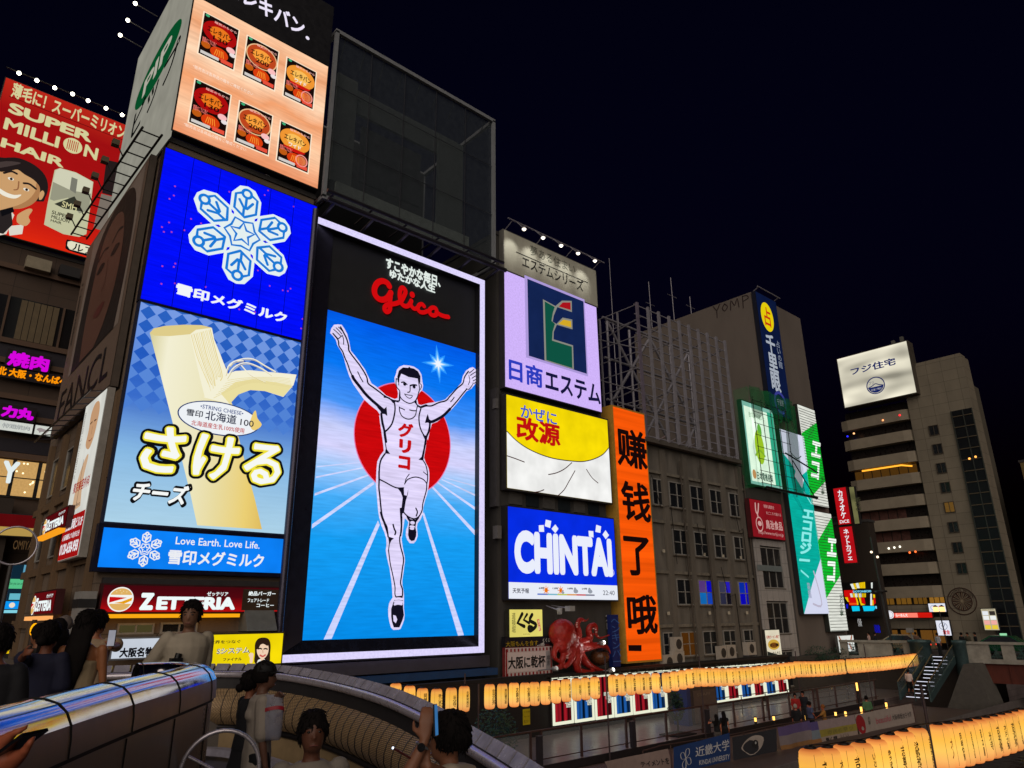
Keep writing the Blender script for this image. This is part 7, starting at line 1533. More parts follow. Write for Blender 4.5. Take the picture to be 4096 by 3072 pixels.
# street lamps and traffic on the bridge
t = thing('street_lamp', 'tall dark street lamp with a round disc on its pole at the bridge', 'street lamp', (66, 27.3, -3.1)); c = atX(3523, 2365, 66); mb = MB(); mb.tube((66, c.y-.2, -3.1), (66, c.y+.1, c.z+4.6), .09, M((30, 28, 28), .5), 8); mb.build('pole', t)
mb = MB(); mb.lathe((66, c.y, c.z-.1), [(0, 0), (.5, .02), (.5, .16), (0, .18)], M((24, 22, 22), .5), 16); mb.build('disc', t)
for d_ in (-.25, .2): mb = MB(); mb.sphere((65.9, c.y+d_, c.z+3.1+d_), .10, E((255, 225, 190), 2.5), 10); mb.build('lamp', t)
c = atX(*L6(1048, 300), 67); t = thing('street_lamp', 'old style street lamp with two glowing square lanterns on the bridge', 'street lamp', (67, c.y, -3.1)); mb = MB(); mb.tube((67, c.y-.15, -3.1), (67, c.y, c.z-.15), .05, M((30, 28, 28), .5), 8); mb.build('pole', t)
for d_ in (-.24, .24): mb = MB(); mb.box(66.85, c.y+d_-.16, c.z-.18, 67.15, c.y+d_+.16, c.z+.2, E((255, 200, 130), 1.8)); mb.build('lamp', t); mb = MB(); mb.lathe((67, c.y+d_, c.z+.2), [(.22, 0), (.05, .14), (0, .16)], M((30, 28, 28), .5), 8); mb.build('lamp_cap', t)
c = atX(*L6(650, 590), 63.6); t = thing('camera_post', 'grey post with a boxy camera head at the stair top', 'post', (63.6, c.y, -3.1)); mb = MB(); mb.tube((63.6, c.y-.3, -3.1), (63.6, c.y, c.z), .06, M((120, 118, 116), .5), 8); mb.build('pole', t); mb = MB(); mb.box(63.4, c.y-.22, c.z-.15, 63.8, c.y+.22, c.z+.2, M((130, 128, 126), .5)); mb.build('head', t)
def car(name, label, y0, x, paint, L=4.5):
    t = thing(name, label, 'car', (x, y0, -3.1)); z = -3.1
    prof_ = [(0, .35), (.02, .75), (.1, .85), (.95, .95), (1.6, 1.42), (3.0, 1.45), (3.75, 1.02), (4.35, .95), (4.48, .7), (4.5, .35)]
    mb = MB(); n_ = len(prof_); vs = [(x-.8+(.14 if h > 1.1 else 0), y0+a-L/2, z+h) for a, h in prof_]+[(x+.8-(.14 if h > 1.1 else 0), y0+a-L/2, z+h) for a, h in prof_]
    mb.add(vs, [(i, i+1, n_+i+1, n_+i) for i in range(n_-1)]+[tuple(range(n_-1, -1, -1)), tuple(range(n_, 2*n_))], paint); mb.build('body', t)
    mb = MB()
    for sx in (-1, 1): mb.add([(x+sx*.815-(.13*sx if h > 1.1 else 0), y0+a-L/2, z+h) for a, h in ((1.1, .98), (1.68, 1.36), (2.95, 1.38), (3.55, 1.02))], [(0, 1, 2, 3)], glass_d)
    mb.build('window', t)
    for a in (.85, 3.6):
        for sx in (-1, 1): mb = MB(); mb.tube((x+sx*.62, y0+a-L/2, z+.32), (x+sx*.83, y0+a-L/2, z+.32), .32, M((18, 18, 18), .7), 14); mb.build('wheel', t)
    for a, c_ in ((0.02, (255, 60, 40)), (4.46, (255, 240, 210))):
        for sx in (-.6, .6): mb = MB(); mb.sphere((x+sx, y0+a-L/2, z+.68), .07, E(c_, 1.2), 8); mb.build('tail_lamp' if a < 1 else 'headlamp', t)
    return t
car('sedan', 'tan saloon car crossing the bridge left of the stairs', atX(*L6(560, 650), 68).y, 68, M((150, 130, 104), .3, .3, .05))
tx = car('taxi', 'dark green taxi crossing the bridge at the right edge', atX(*L6(1930, 650), 67).y, 67, M((14, 78, 46), .25, .2, .1)); mb = MB(); mb.box(66.85, tx.location.y-.2, -1.65, 67.15, tx.location.y+.2, -1.5, E((150, 220, 170), 1.0)); mb.build('roof_light', tx)

# ================================================================== left street: red hair billboard building and shops
t = building('street_corner_building', 'brown panelled building across the street under the red billboard', -14, 14, 52.6, 70, ZD, 23.6, M((80, 64, 54), .7, 0, .15, .8, 2, .15, brick=(2.0, 5.6, 0)))
sp_ = M((96, 74, 60), .7, 0, .12, 1); wd = M((30, 30, 32), .15, 0, 0, spec=.6)
Y5 = 52.5
for z0, z1, kind in ((17.2, 20.1, 0), (15.9, 16.9, 1), (12.4, 13.3, 1), (10.1, 10.9, 1)):
    mb = MB(); mb.box(-13.9, Y5-.02, z0, 13.9, Y5+.09, z1, wd if kind == 0 else M((40, 36, 46), .5)); mb.build('window_band', t)
mb = MB()
for z in (16.9, 15.6, 13.35, 12.1, 9.7, 21.9): mb.box(-14, Y5-.2, z, 14, Y5+.09, z+.34, sp_)
mb.build('spandrel', t)
mb = MB()
for i in range(6): mb.box(4.6+.36*i, Y5-.08, 17.3, 4.92+.36*i, Y5-.03, 20.0, M((110, 96, 74), .8))
mb.build('curtain', t)
mb = MB()
for x in (3.9, 7.0, 1.0, -3, -7): mb.box(x-.06, Y5-.12, 17.2, x+.06, Y5-.02, 20.1, sp_)
mb.build('mullion', t)
mb = MB(); mb.box(4.3, Y5-.7, 22.1, 5.7, Y5-.03, 22.9, M((150, 140, 120), .6)); mb.box(6.2, Y5-.7, 22.2, 7.4, Y5-.03, 22.9, M((40, 38, 40), .6)); mb.build('roof_unit', t)
A = Art('Y', Y5-.1)
win = E((226, 178, 108), .75, 'dots', True)
mb = MB(); mb.box(2.0, Y5+.0, 7.45, 13, Y5+.08, 9.6, win); mb.build('lit_window', t)
mb = MB()
for x in (3.2, 4.6, 6.05, 7.4, 8.6, 10): mb.box(x-.1, Y5-.1, 7.4, x+.1, Y5-.02, 9.6, M((30, 26, 24), .5))
mb.box(2, Y5-.1, 7.3, 13, Y5-.02, 7.42, M((30, 26, 24), .5)); mb.box(2, Y5-.1, 8.5, 13, Y5-.05, 8.56, M((30, 26, 24), .5)); mb.build('window_frame', t)
mb = MB()
for i in range(11): mb.sphere((5.6+rnd.random()*3, Y5-.02, 7.6+rnd.random()*1.9), .06, E((255, 230, 180), 2.0), 6)
mb.build('ceiling_lamp', t)
S1 = crop(0, 950, .33150); S2 = crop(0, 1400, .30129)
def neon(px0, px1, txt, c_, bold, lab, y=52.0, name='neon_sign'):
    A = Art('Y', y); A.cr = S2; a = A.uv(*px0); b = A.uv(*px1); t = thing(name, lab, 'neon sign', (a[0], y, a[1])); A.textuv(txt, a[0], a[1], b[0], b[1], E(c_, 1.0, None, True), bold, 1); A.build('lettering', t)
    mb = MB(); mb.box(a[0]-.1, y+.05, a[1]-.1, b[0]+.1, y+.2, b[1]+.1, M((26, 16, 24), .6)); mb.build('backing', t); return t
neon((85, 200), (670, 105), '焼肉', (214, 6, 220), .05, 'upper magenta neon sign of two bold characters')
neon((5, 880), (470, 790), '力丸', (214, 6, 220), .07, 'lower magenta neon sign of two bold characters')
neon((-160, 300), (905, 375), '三北 大阪・なんばへ', (255, 150, 8), .05, 'orange running text between the magenta neon signs', 52.0, 'text_display')
A = Art('Y', 51.9); A.cr = S2; a = A.uv(-150, 1050); b = A.uv(445, 990); c = A.uv(440, 1115); d_ = A.uv(690, 1025)
t, A = board('shop_sign', 'white lit strip sign with outlined grilled meat characters', 'shop sign', 'Y', 51.9, a[0], c[1], b[0], b[1], E((214, 218, 210), .95, 'back', True), .25, rim=.04); A.textuv('特選焼肉', a[0]+.6, c[1]+.14, b[0]-.12, b[1]-.14, E((110, 116, 120)), .04, 1); A.textuv('特選焼肉', a[0]+.6, c[1]+.14, b[0]-.12, b[1]-.14, E((206, 210, 204)), .0, 2); A.build('lettering', t)
t, A = board('shop_sign', 'white lit sign with a grey brushed bull picture', 'shop sign', 'Y', 51.9, b[0]+.12, c[1], d_[0], b[1], E((214, 218, 210), .95, 'back', True), .25, rim=.04); x0, z0 = b[0]+.12, c[1]; w_, h_ = d_[0]-x0, b[1]-z0
A.fill(cat_rom([(x0+w_*a_, z0+h_*b_) for a_, b_ in ((.1, .55), (.3, .75), (.5, .68), (.68, .62), (.82, .6), (.84, .45), (.75, .3), (.7, .12), (.62, .14), (.6, .34), (.42, .34), (.3, .2), (.26, .36))], 3, True), E((150, 140, 140)), 1); A.build('picture', t)
for i, (ch, bl, tr) in enumerate((('Y', K6(-20, 60), K6(85, -120)), ('N', K6(490, 110), K6(620, -130)))):
    A = Art('Y', 52.0); 
    if i == 0: a = A.uv(*S2(-10, 1760)); b = A.uv(*S2(275, 1490))
    else: a = A.uv(*S2(570, 1800)); b = A.uv(*S2(790, 1530))
    t = thing('letter_sign', 'big white lit letter %s on the shop window' % ch, 'letter sign', (a[0], 52, a[1])); A.textuv(ch, a[0], a[1], b[0], b[1], E((226, 236, 236), 1.0), .05, 1); A.build('letter', t)
# red hair care billboard
u0, v0, u1, v1 = .95, 23.95, 13.2, 35.3
redb = ramp_screen([(0, (226, 40, 16)), (.12, (206, 30, 18)), (.45, (168, 16, 18)), (.8, (160, 16, 18)), (1, (190, 40, 26))], .95, .0, True, .03)
t, A = board('billboard', 'big red billboard with cream lettering and a silver can', 'billboard', 'Y', 52, u0, v0, u1, v1, None, .5, M((50, 40, 36), .6))
f = Art('Y', 52); f.rect(u0, v0, u1, v1, redb, 0); f.build('panel', t)
cr_ = E((216, 210, 156), .95); A.cr = C1
A.text('薄毛に！スーパーミリオン', (65, 610), (800, 800), cr_, .03, 1); a = A.uv(62, 600); b = A.uv(790, 880)
A.line([(a[0], a[1]-.12), (b[0], a[1]-.12)], .05, E((90, 10, 12)), 1)
A.text('SUPER', (48, 708), (588, 842), cr_, .045, 1); A.text('MILLI', (18, 812), (382, 868), cr_, .035, 1); A.text('N', (525, 985), (625, 942), cr_, .035, 1); c = A.uv(460, 922); A.disc(c[0], c[1], .58, .6, cr_, 1)
for k in range(6): A.rect(c[0]-.34+.12*k, c[1]-.4, c[0]-.29+.12*k, c[1]+.4, E((176, 20, 20)), 2)
A.text('HAIR', (0, 925), (412, 1008), cr_, .04, 1); A.build('lettering', t)
A = Art('Y', 52); A.cr = C1; can = E((196, 196, 160), .95)
A.poly([(345, 1075), (380, 1062), (480, 1090), (590, 1150), (572, 1300), (545, 1480), (500, 1498), (400, 1480), (278, 1420), (300, 1290)], can, 1); A.poly([(352, 1080), (380, 1066), (480, 1094), (586, 1152), (575, 1225), (450, 1205), (335, 1150)], E((206, 206, 180)), 2); A.poly([(335, 1150), (450, 1205), (575, 1225), (560, 1330), (500, 1350), (430, 1250), (340, 1270), (315, 1260)], E((150, 150, 128)), 2)
A.poly([(452, 1120), (490, 1135), (478, 1225), (440, 1200)], E((120, 120, 108)), 3); A.poly([(342, 1290), (470, 1242), (526, 1340), (400, 1318)], E((52, 54, 44)), 3); A.text('SMH', (388, 1308), (488, 1300), cr_, .01, 4); gk_ = E((60, 60, 44))
A.text('SUPER', (325, 1352), (435, 1362), gk_, .02, 3); A.text('MILLION', (322, 1378), (440, 1392), gk_, .02, 3); A.text('HAIR', (318, 1400), (390, 1405), gk_, .02, 3)
A.poly([(672, 1010), (760, 1030), (790, 1290), (700, 1235), (645, 1220)], E((36, 26, 26)), 1); A.poly([(640, 1225), (780, 1260), (760, 1500), (590, 1440)], E((120, 110, 100)), 1)
A.poly([(420, 1520), (445, 1518), (620, 1570), (640, 1640), (590, 1630), (430, 1582), (415, 1550)], BK, 1, 3); A.poly([(428, 1528), (450, 1524), (650, 1580), (650, 1632), (440, 1576), (424, 1552)], E((228, 224, 196)), 2); A.text('ルア', (455, 1580), (600, 1575), BK, .02, 3)
# a plain man in a bow tie (generic portrait)
skn = E((206, 160, 110), .95); hrk = E((34, 26, 26)); A.poly([(-60, 1010), (30, 998), (120, 1000), (220, 1045), (285, 1110), (304, 1185), (285, 1250), (240, 1275), (-60, 1200)], hrk, 2, 3)
A.poly([(-60, 1095), (10, 1088), (70, 1080), (112, 1074), (155, 1104), (212, 1138), (250, 1185), (246, 1240), (216, 1282), (165, 1310), (90, 1322), (-60, 1312)], skn, 3, 3)
A.poly([(228, 1160), (250, 1185), (246, 1240), (216, 1282), (165, 1310), (90, 1322), (40, 1318), (110, 1300), (180, 1262), (222, 1210)], E((176, 126, 82), .95), 3.4, 3); A.poly([(248, 1225), (268, 1205), (280, 1225), (264, 1260), (246, 1262)], skn, 3.2, 3)
A.stroke([(118, 1150), (112, 1195), (88, 1202)], .08, E((150, 100, 66), .95), 4)
A.poly([(-60, 1040), (40, 1020), (130, 1030), (90, 1045), (-60, 1070)], E((70, 58, 56), .95), 2.5, 3)
A.stroke([(25, 1095), (70, 1085), (105, 1100)], .14, hrk, 4); A.stroke([(150, 1160), (185, 1165), (225, 1195)], .14, hrk, 4); A.poly([(-10, 1190), (40, 1218), (90, 1234), (135, 1232), (100, 1256), (50, 1250), (0, 1225)], E((236, 230, 214)), 4, 3)
for p in ((68, 1132), (165, 1200)): q = A.uv(*p); A.disc(q[0], q[1], .17, .11, E((230, 224, 210)), 4, 14); A.disc(q[0]+.02, q[1], .08, .1, hrk, 4.5, 12)
A.poly([(-60, 1310), (60, 1320), (90, 1360), (40, 1480), (-60, 1500)], E((220, 214, 200)), 2); A.poly([(-60, 1330), (70, 1330), (80, 1420), (20, 1480), (-60, 1460)], E((40, 34, 34)), 3); A.poly([(0, 1330), (80, 1310), (90, 1340), (10, 1370)], BK, 4)
A.poly([(120, 1350), (180, 1320), (205, 1330), (180, 1370), (190, 1400), (160, 1430), (110, 1410), (105, 1375)], skn, 3, 3); A.poly([(50, 1430), (150, 1420), (140, 1480), (60, 1490)], E((220, 214, 200)), 2); A.build('picture', t)
tl = thing('lamp_row', 'row of seven starry bright lamps above the red billboard', 'lamp row', (6, 51, 35.5))
mb = MB(); mb.tube((.8, 51.2, 35.55), (13, 51.2, 35.55), .05, M((30, 30, 30), .5), 6); mb.build('rail', tl)
for (x, y) in ((120, 462), (233, 508), (346, 555), (459, 594), (557, 636), (670, 684), (772, 726)):
    c = atY(*C1(x, y), 50.8); mb = MB(); mb.tube((c.x, 51.2, 35.55), c, .04, M((30, 30, 30), .5), 6); mb.sphere(c, .13, E((255, 250, 226), 9.0), 10)
    for k in range(4): a_ = math.pi*k/4+.2; 
    mb.build('lamp', tl); spot(c+Vector((0, .3, -.2)), (c.x, 52, 33.5), 60, (1, .95, .8), 80)
for (x, y), (x2, y2), lab in (((855, 22), (995, 105), 'topmost small lamp on a long arm left of the green oval panel'), ((808, 128), (945, 208), 'middle small lamp on a long arm left of the green oval panel'), ((760, 222), (897, 300), 'lowest small lamp on a long arm left of the green oval panel')):
    b_ = atX(*C1(x2, y2), 6.6); r_ = ray(*C1(x, y)); a_ = r_*(b_.y/r_.y); t = thing('floodlight', lab, 'lamp', b_, 'arm lamps beside the green oval panel')
    mb = MB(); mb.tube(b_, a_, .03, M((90, 90, 90), .5), 5); mb.build('arm', t); mb = MB(); mb.sphere(a_, .11, E((255, 246, 220), 8.0), 10); mb.build('bulb', t)
# ground-level shops at the far end of the street
def street_sign(px0, px1, d, c_, lab, tx=None, tc=(30, 30, 30), k=.95):
    A = Art('Y', d); A.cr = K1; a = A.uv(*px0); b = A.uv(*px1); t, A = board('shop_sign', lab, 'shop sign', 'Y', d, a[0], b[1], b[0], a[1], E(c_, k, 'back', True), .3, rim=.03)
    if tx: A.textuv(tx, a[0]+(b[0]-a[0])*.1, b[1]+(a[1]-b[1])*.18, b[0]-(b[0]-a[0])*.08, b[1]+(a[1]-b[1])*.6, E(tc), .02, 1); A.build('lettering', t)
    return t
street_sign((45, 592), (322, 742), 48, (226, 196, 190), 'pale pink street sign with red loops and brown characters', '鳥メロ', (140, 40, 50))
street_sign((55, 770), (252, 872), 47, (236, 196, 8), 'yellow street sign low behind the crowd', '金のとり', (40, 30, 10)); street_sign((262, 745), (330, 870), 47.5, (190, 226, 190), 'narrow pale green street sign beside the yellow one')
A = Art('Y', 49); A.cr = K6; a = A.uv(150, 990); b = A.uv(365, 1525); c = A.uv(65, 1525)
t, A = board('screen', 'upright street screen in teal, green and light blue blocks', 'advertising screen', 'Y', 49, a[0]-.1, b[1], b[0]-.45, a[1], E((16, 40, 56), .9), .3); u0, v0, u1, v1 = a[0]-.1, b[1], b[0]-.45, a[1]; h_ = v1-v0
A.rect(u0, v0+h_*.5, u1, v0+h_*.7, E((90, 200, 140), .9), 1); A.rect(u0, v0+h_*.08, u1, v0+h_*.24, E((10, 150, 240)), 1); A.rect(u0, v0, u1, v0+h_*.06, E((130, 210, 226)), 1); A.rect(u0+.2, v0+h_*.27, u1-.3, v0+h_*.4, E((110, 200, 220), .8), 1); A.rect(u0+(u1-u0)*.6, v0+h_*.74, u1, v1, E((100, 170, 200), .8), 1); A.textuv('See you tax counter', u0+.1, v0+h_*.56, u1-.1, v0+h_*.64, E((20, 60, 50)), 0, 2); q = (u0+(u1-u0)*.4, v0+h_*.16); A.disc(q[0], q[1], .14, .14, E((236, 220, 200)), 2, 14); A.build('picture', t)
A = Art('Y', 50); A.cr = K6; a = A.uv(-60, 420); b = A.uv(480, 690)
t, A = board('shop_sign', 'red and cream street awning sign behind the round steel ring', 'shop sign', 'Y', 50, a[0], b[1], b[0], a[1], E((110, 14, 18), .6, 'back'), .3); A.rect(a[0], b[1], b[0], b[1]+(a[1]-b[1])*.4, E((206, 170, 90), .7), 1); A.textuv('OMIYAGE', a[0]+1.2, b[1]-.75, b[0]-.1, b[1]-.25, M((150, 120, 80), .5), .0, 1); A.build('lettering', t)
t = building('street_shop', 'dim shopfront at the end of the street below the lit signs', -14, 6.2, 50.6, 52.4, ZD, 7.0, M((58, 48, 42), .7, 0, .2), roof=False)
q = atD(*K6(165, 780), 9.0); t = thing('steel_ring', 'round steel ring on a post at the left edge', 'ring', (q.x, q.y, ZD))
n_ = (Vector((0, 0, 0))-q); n_.z = 0; n_.normalize(); s_ = Vector((-n_.y, n_.x, 0)); rr_ = .235
mb = MB(); mb.path([q+s_*rr_*math.cos(2*math.pi*i/36)+Vector((0, 0, rr_*math.sin(2*math.pi*i/36))) for i in range(36)], .012, steel, 8, True); mb.build('rim', t)
mb = MB(); mb.tube(q+Vector((0, 0, -rr_)), (q.x, q.y, ZD), .025, M((70, 66, 66), .5), 8); mb.build('post', t)
q = atD(*K1(455, 562), 22); t = thing('signal_lamp', 'round amber signal lamp on the street corner', 'signal', (q.x, q.y, ZD)); mb = MB(); mb.sphere(q, .2, E((255, 170, 10), 1.4), 14, .6, .6, 1.0); mb.build('lens', t); mb = MB(); mb.tube((q.x, q.y+.2, ZD), (q.x, q.y+.2, q.z+.3), .07, M((50, 40, 34), .6), 8); mb.build('post', t)

# ================================================================== people
def rings(mb, rows, n=16):
    """closed loft of ellipses: (x, y, z, half width, half depth)"""
    vs = []
    for (x, y, z, a, b) in rows: vs += [(x+a*math.cos(2*math.pi*k/n), y+b*math.sin(2*math.pi*k/n), z) for k in range(n)]
    N = len(rows); fs = [(i*n+k, i*n+(k+1) % n, (i+1)*n+(k+1) % n, (i+1)*n+k) for i in range(N-1) for k in range(n)]
    fs += [tuple(range(n-1, -1, -1)), tuple(range((N-1)*n, N*n))]; mb.add(vs, fs, any_m)
def chain(mb, pts, rs, n=10):
    for p, q, a, b in zip(pts, pts[1:], rs, rs[1:]): capsule(mb, Vector(p), Vector(q), a, b, n)
def bend(a, c, l1, l2, pole):
    a, c = Vector(a), Vector(c); d = c-a; L = min(d.length, (l1+l2)*.995); d.normalize(); c = a+d*L
    x = (l1*l1-l2*l2+L*L)/(2*L); h = math.sqrt(max(0, l1*l1-x*x)); p = Vector(pole); p = (p-d*p.dot(d)).normalized(); return a+d*x+p*h, c
def hand(mb, w, d, nrm, side, curl=.5, s=1.0):
    """palm, four fingers, thumb; d = pointing direction, nrm = palm normal, side = +1/-1 thumb side"""
    d = Vector(d).normalized(); nrm = Vector(nrm); nrm = (nrm-d*nrm.dot(d)).normalized(); sd = d.cross(nrm)*side
    w = Vector(w); 
    for k in range(4):
        o = (k-1.5)*.019*s; capsule(mb, w+sd*o*.6+d*.02*s, w+sd*o+d*.085*s, .014*s, .011*s, 8)
        L = [.062, .074, .078, .07][k]*s; p = w+sd*o+d*.085*s; q1 = p+(d*math.cos(curl)+nrm*math.sin(curl))*L*.5; q2 = q1+(d*math.cos(curl*2.1)+nrm*math.sin(curl*2.1))*L*.5
        chain(mb, [p, q1, q2], [.0105*s, .0095*s, .008*s], 8)
    t0 = w+sd*.025*s+d*.025*s; t1 = t0+(sd*.8+d*.5+nrm*.3)*.045*s; t2 = t1+(sd*.15+d*.9+nrm*.6)*.038*s; chain(mb, [t0, t1, t2], [.015*s, .012*s, .009*s], 8)
def person(label, loc, yaw, h=1.7, skin=(150, 100, 74), shirt=(180, 170, 150), bottom=(30, 30, 36), hair=(18, 14, 14), style='short', sleeve=.55, legs='trousers', hem=.90,
           lh=None, rh=None, head_yaw=0, head_pitch=0, lean=0, vox=.016, female=False, top='shirt', stride=.0, group=None, fringe=.150, custom=None, lcurl=.5, rcurl=.5, hair_len=.95):
    s = h/1.7
    t = thing('person', label, 'person', loc, group, yaw-math.pi/2)
    T = Matrix.Rotation(yaw-math.pi/2, 4, 'Z').inverted()
    def L(p): return T @ (Vector(p)-Vector(loc))
    sk = M(skin, .5, 0, .08, 9, 0, 0, 1.0, 0, .35); hm = M(hair, .8, 0, .3, 30, 0, .4, 1.0, 0, .12); sm = M(shirt, .85, 0, .10, 6); bm = M(bottom, .85, 0, .12, 6)
    sw = .175*s if female else .195*s; lf = math.tan(lean)
    def Z(z): return z*s
    def Yl(z): return max(0, z-.92)*s*lf
    def pt(x, y, z): return Vector((x*s, y*s+Yl(z), z*s))
    body = MB()
    tor = [(.90, .15, .10, 0), (1.0, .14, .095, 0), (1.08, .125, .085, .005), (1.2, .14, .10, .01), (1.3, .155, .105, .01), (1.38, .15, .085, .0), (1.43, .09, .06, -.005)]
    if female: tor = [(.88, .16, .11, -.01), (1.0, .13, .09, 0), (1.08, .115, .08, .0), (1.2, .13, .10, .02), (1.28, .135, .11, .02), (1.36, .13, .075, .0), (1.42, .08, .055, -.005)]
    rings(body, [(0, y*s+Yl(z), z*s, a*s, b*s) for z, a, b, y in tor])
    chain(body, [pt(0, -.01, 1.40), pt(0, .005, 1.50)], [.056*s, .05*s])
    HM = Matrix.Translation(pt(0, .01, 1.475)) @ Matrix.Rotation(head_yaw, 4, 'Z') @ Matrix.Rotation(-head_pitch, 4, 'X')
    hb = MB(); hs = s*1.0
    rings(hb, [(0, .03, .0, .03, .035), (0, .022, .018, .052, .066), (0, .012, .05, .064, .084), (0, .006, .09, .071, .092), (0, .0, .13, .075, .098), (0, -.004, .17, .074, .097), (0, -.006, .205, .06, .08), (0, -.008, .23, .03, .045)], 18)
    hb.sphere((0, .102, .075), .016, any_m, 8, .8, 1, 1.0); hb.sphere((0, .098, .095), .011, any_m, 8, .8, 1, 1.5); hb.sphere((0, .088, .035), .018, any_m, 8, 1.3, .7, .5)
    for sx in (-1, 1): hb.sphere((sx*.077, -.008, .095), .026, any_m, 8, .35, .7, 1.15)
    body.v += []; b0 = len(body.v); body.v += [tuple(HM @ (Vector(v)*hs)) for v in hb.v]; body.f += [[b0+i for i in f] for f in hb.f]; body.m += hb.m; body.sm += hb.sm
    arms = []
    for sx, tgt, cu in ((-1, lh, lcurl), (1, rh, rcurl)):
        S = pt(sx*sw/s*.92, -.005, 1.375); pole = Vector((sx*.7, -.6, -.5)); nrm = Vector((-sx, .2, 0))
        if tgt is None: c = pt(sx*.23, .06, .83); ddir = Vector((0, .25, -1)); pole = Vector((sx*.3, -1, 0))
        else:
            tg = tgt if isinstance(tgt, tuple) else (tgt, None, None); c = L(tg[0]); ddir = None
            if len(tg) > 1 and tg[1] is not None: ddir = T.to_3x3() @ Vector(tg[1])
            if len(tg) > 2 and tg[2] is not None: nrm = T.to_3x3() @ Vector(tg[2])
            if len(tg) > 3: pole = T.to_3x3() @ Vector(tg[3])
        E_, w_ = bend(S, c, .29*s, .255*s, pole)
        if ddir is None: ddir = (w_-E_).normalized()
        k_ = .88 if female else 1.0
        chain(body, [S, S.lerp(E_, .5), E_], [.052*s*k_, .046*s*k_, .038*s*k_]); chain(body, [E_, E_.lerp(w_, .35), w_], [.038*s*k_, .037*s*k_, .025*s*k_]); (hand(body, w_, ddir, nrm, -sx, cu, s) if not (custom and sx == 1) else [chain(body, [L(p_) for p_ in ps], rs) for ps, rs in custom]); arms.append((S, E_, w_))
    feet = []
    for sx in (-1, 1):
        hp = pt(sx*.09, 0, .90); fy = sx*stride; kn = Vector((sx*.10*s, (.03+max(0, fy)*.7)*s, .49*s)); an = Vector((sx*.10*s, (-.02+fy)*s, .08*s))
        chain(body, [hp, kn, an], [.088*s, .058*s, .036*s]); chain(body, [an+Vector((0, -.02*s, -.04*s)), an+Vector((sx*.02*s, .15*s, -.05*s))], [.036*s, .028*s]); feet.append((hp, kn, an))
    mesh_obj('body', fused(body, vox, 2, [sk]), t)
    # shirt
    cl = MB()
    if top == 'shirt' or top == 'jacket':
        ex = .032 if top == 'shirt' else .044
        rows = [(0, y*s+Yl(z)-.004, z*s, (a+ex)*s, (b+ex*.9)*s) for z, a, b, y in tor if z > hem and z < 1.41]; z0 = hem
        rows = [(0, Yl(hem), hem*s, (.165+ex)*s, (.105+ex)*s)]+rows+[(0, Yl(1.43)-.004, 1.432*s, .085*s, .066*s)]
        rings(cl, rows)
        for S, E_, w_ in arms:
            e1 = S.lerp(E_, min(1, sleeve/.55)) if sleeve <= .55 else E_
            chain(cl, [S+Vector((-.004*s*(1 if S.x > 0 else -1), 0, 0)), S.lerp(e1, .5), e1], [.070*s, .070*s, .071*s])
            if sleeve > .55: chain(cl, [E_, E_.lerp(w_, (sleeve-.55)/.45)], [.062*s, .048*s])
    elif top == 'camisole':
        rings(cl, [(0, y*s+Yl(z), z*s, (a+.016)*s, (b+.016)*s) for z, a, b, y in tor if z < 1.29])
        for sx in (-1, 1): cl.path([pt(sx*.07, .1, 1.24), pt(sx*.075, .05, 1.40), pt(sx*.07, -.05, 1.40), pt(sx*.05, -.105, 1.22)], .008*s, any_m, 6)
    so_ = mesh_obj('shirt' if top != 'camisole' else 'top', fused(cl, vox, 2, [sm], .009 if vox < .02 else 0, 8), t)
    bt = MB()
    if legs == 'skirt': rings(bt, [(0, 0, .42*s, .27*s, .22*s), (0, 0, .7*s, .22*s, .17*s), (0, 0, .95*s, .17*s, .125*s), (0, 0, 1.04*s, .145*s, .105*s)])
    else:
        rings(bt, [(0, 0, .80*s, .175*s, .115*s), (0, 0, .92*s, .172*s, .118*s), (0, 0, 1.0*s, .158*s, .11*s)])
        for hp, kn, an in feet: chain(bt, [hp, kn]+([an] if legs == 'trousers' else []), [.105*s, .082*s, .07*s] if legs == 'trousers' else [.11*s, .1*s])
    mesh_obj({'skirt': 'skirt', 'shorts': 'shorts'}.get(legs, 'trousers'), fused(bt, vox, 2, [bm], .010 if vox < .02 else 0, 8), t)
    # shoes
    shm = M((40, 38, 40), .6, 0, .1)
    for hp, kn, an in feet:
        m2 = MB(); chain(m2, [an+Vector((0, -.03*s, -.04*s)), an+Vector((0, .15*s, -.045*s))], [.042*s, .036*s]); m2.v = [(x, y, max(z, .0)) for x, y, z in m2.v]; m2.mats = [shm]; m2.m = [0]*len(m2.f)
        me = bpy.data.meshes.new('shoe'); me.from_pydata(m2.v, [], m2.f); me.materials.append(shm); mesh_obj('shoe', me, t)
    # hair
    hb = MB(); hb.sphere((0, -.012, .138), 1, any_m, 36, .094, .114, .122)
    out = []
    for v in hb.v:
        x, y, z = v; d = Vector((x, y+.012, z-.135)); n_ = noise.noise(Vector((x*38, y*38, z*30)))*.010+noise.noise(Vector((x*110, y*110, z*50)))*.004; k = 1+n_/.09
        line = fringe+.018*noise.noise(Vector((x*60, 1, 0)))-abs(x)*.45
        if y > .03 and z < line: k *= .78
        if z < .05 and style in ('short', 'cap'): k *= .84
        out.append(tuple(HM @ (Vector((d.x*k, -.012+d.y*k, .135+d.z*k))*hs)))
    hb.v = out
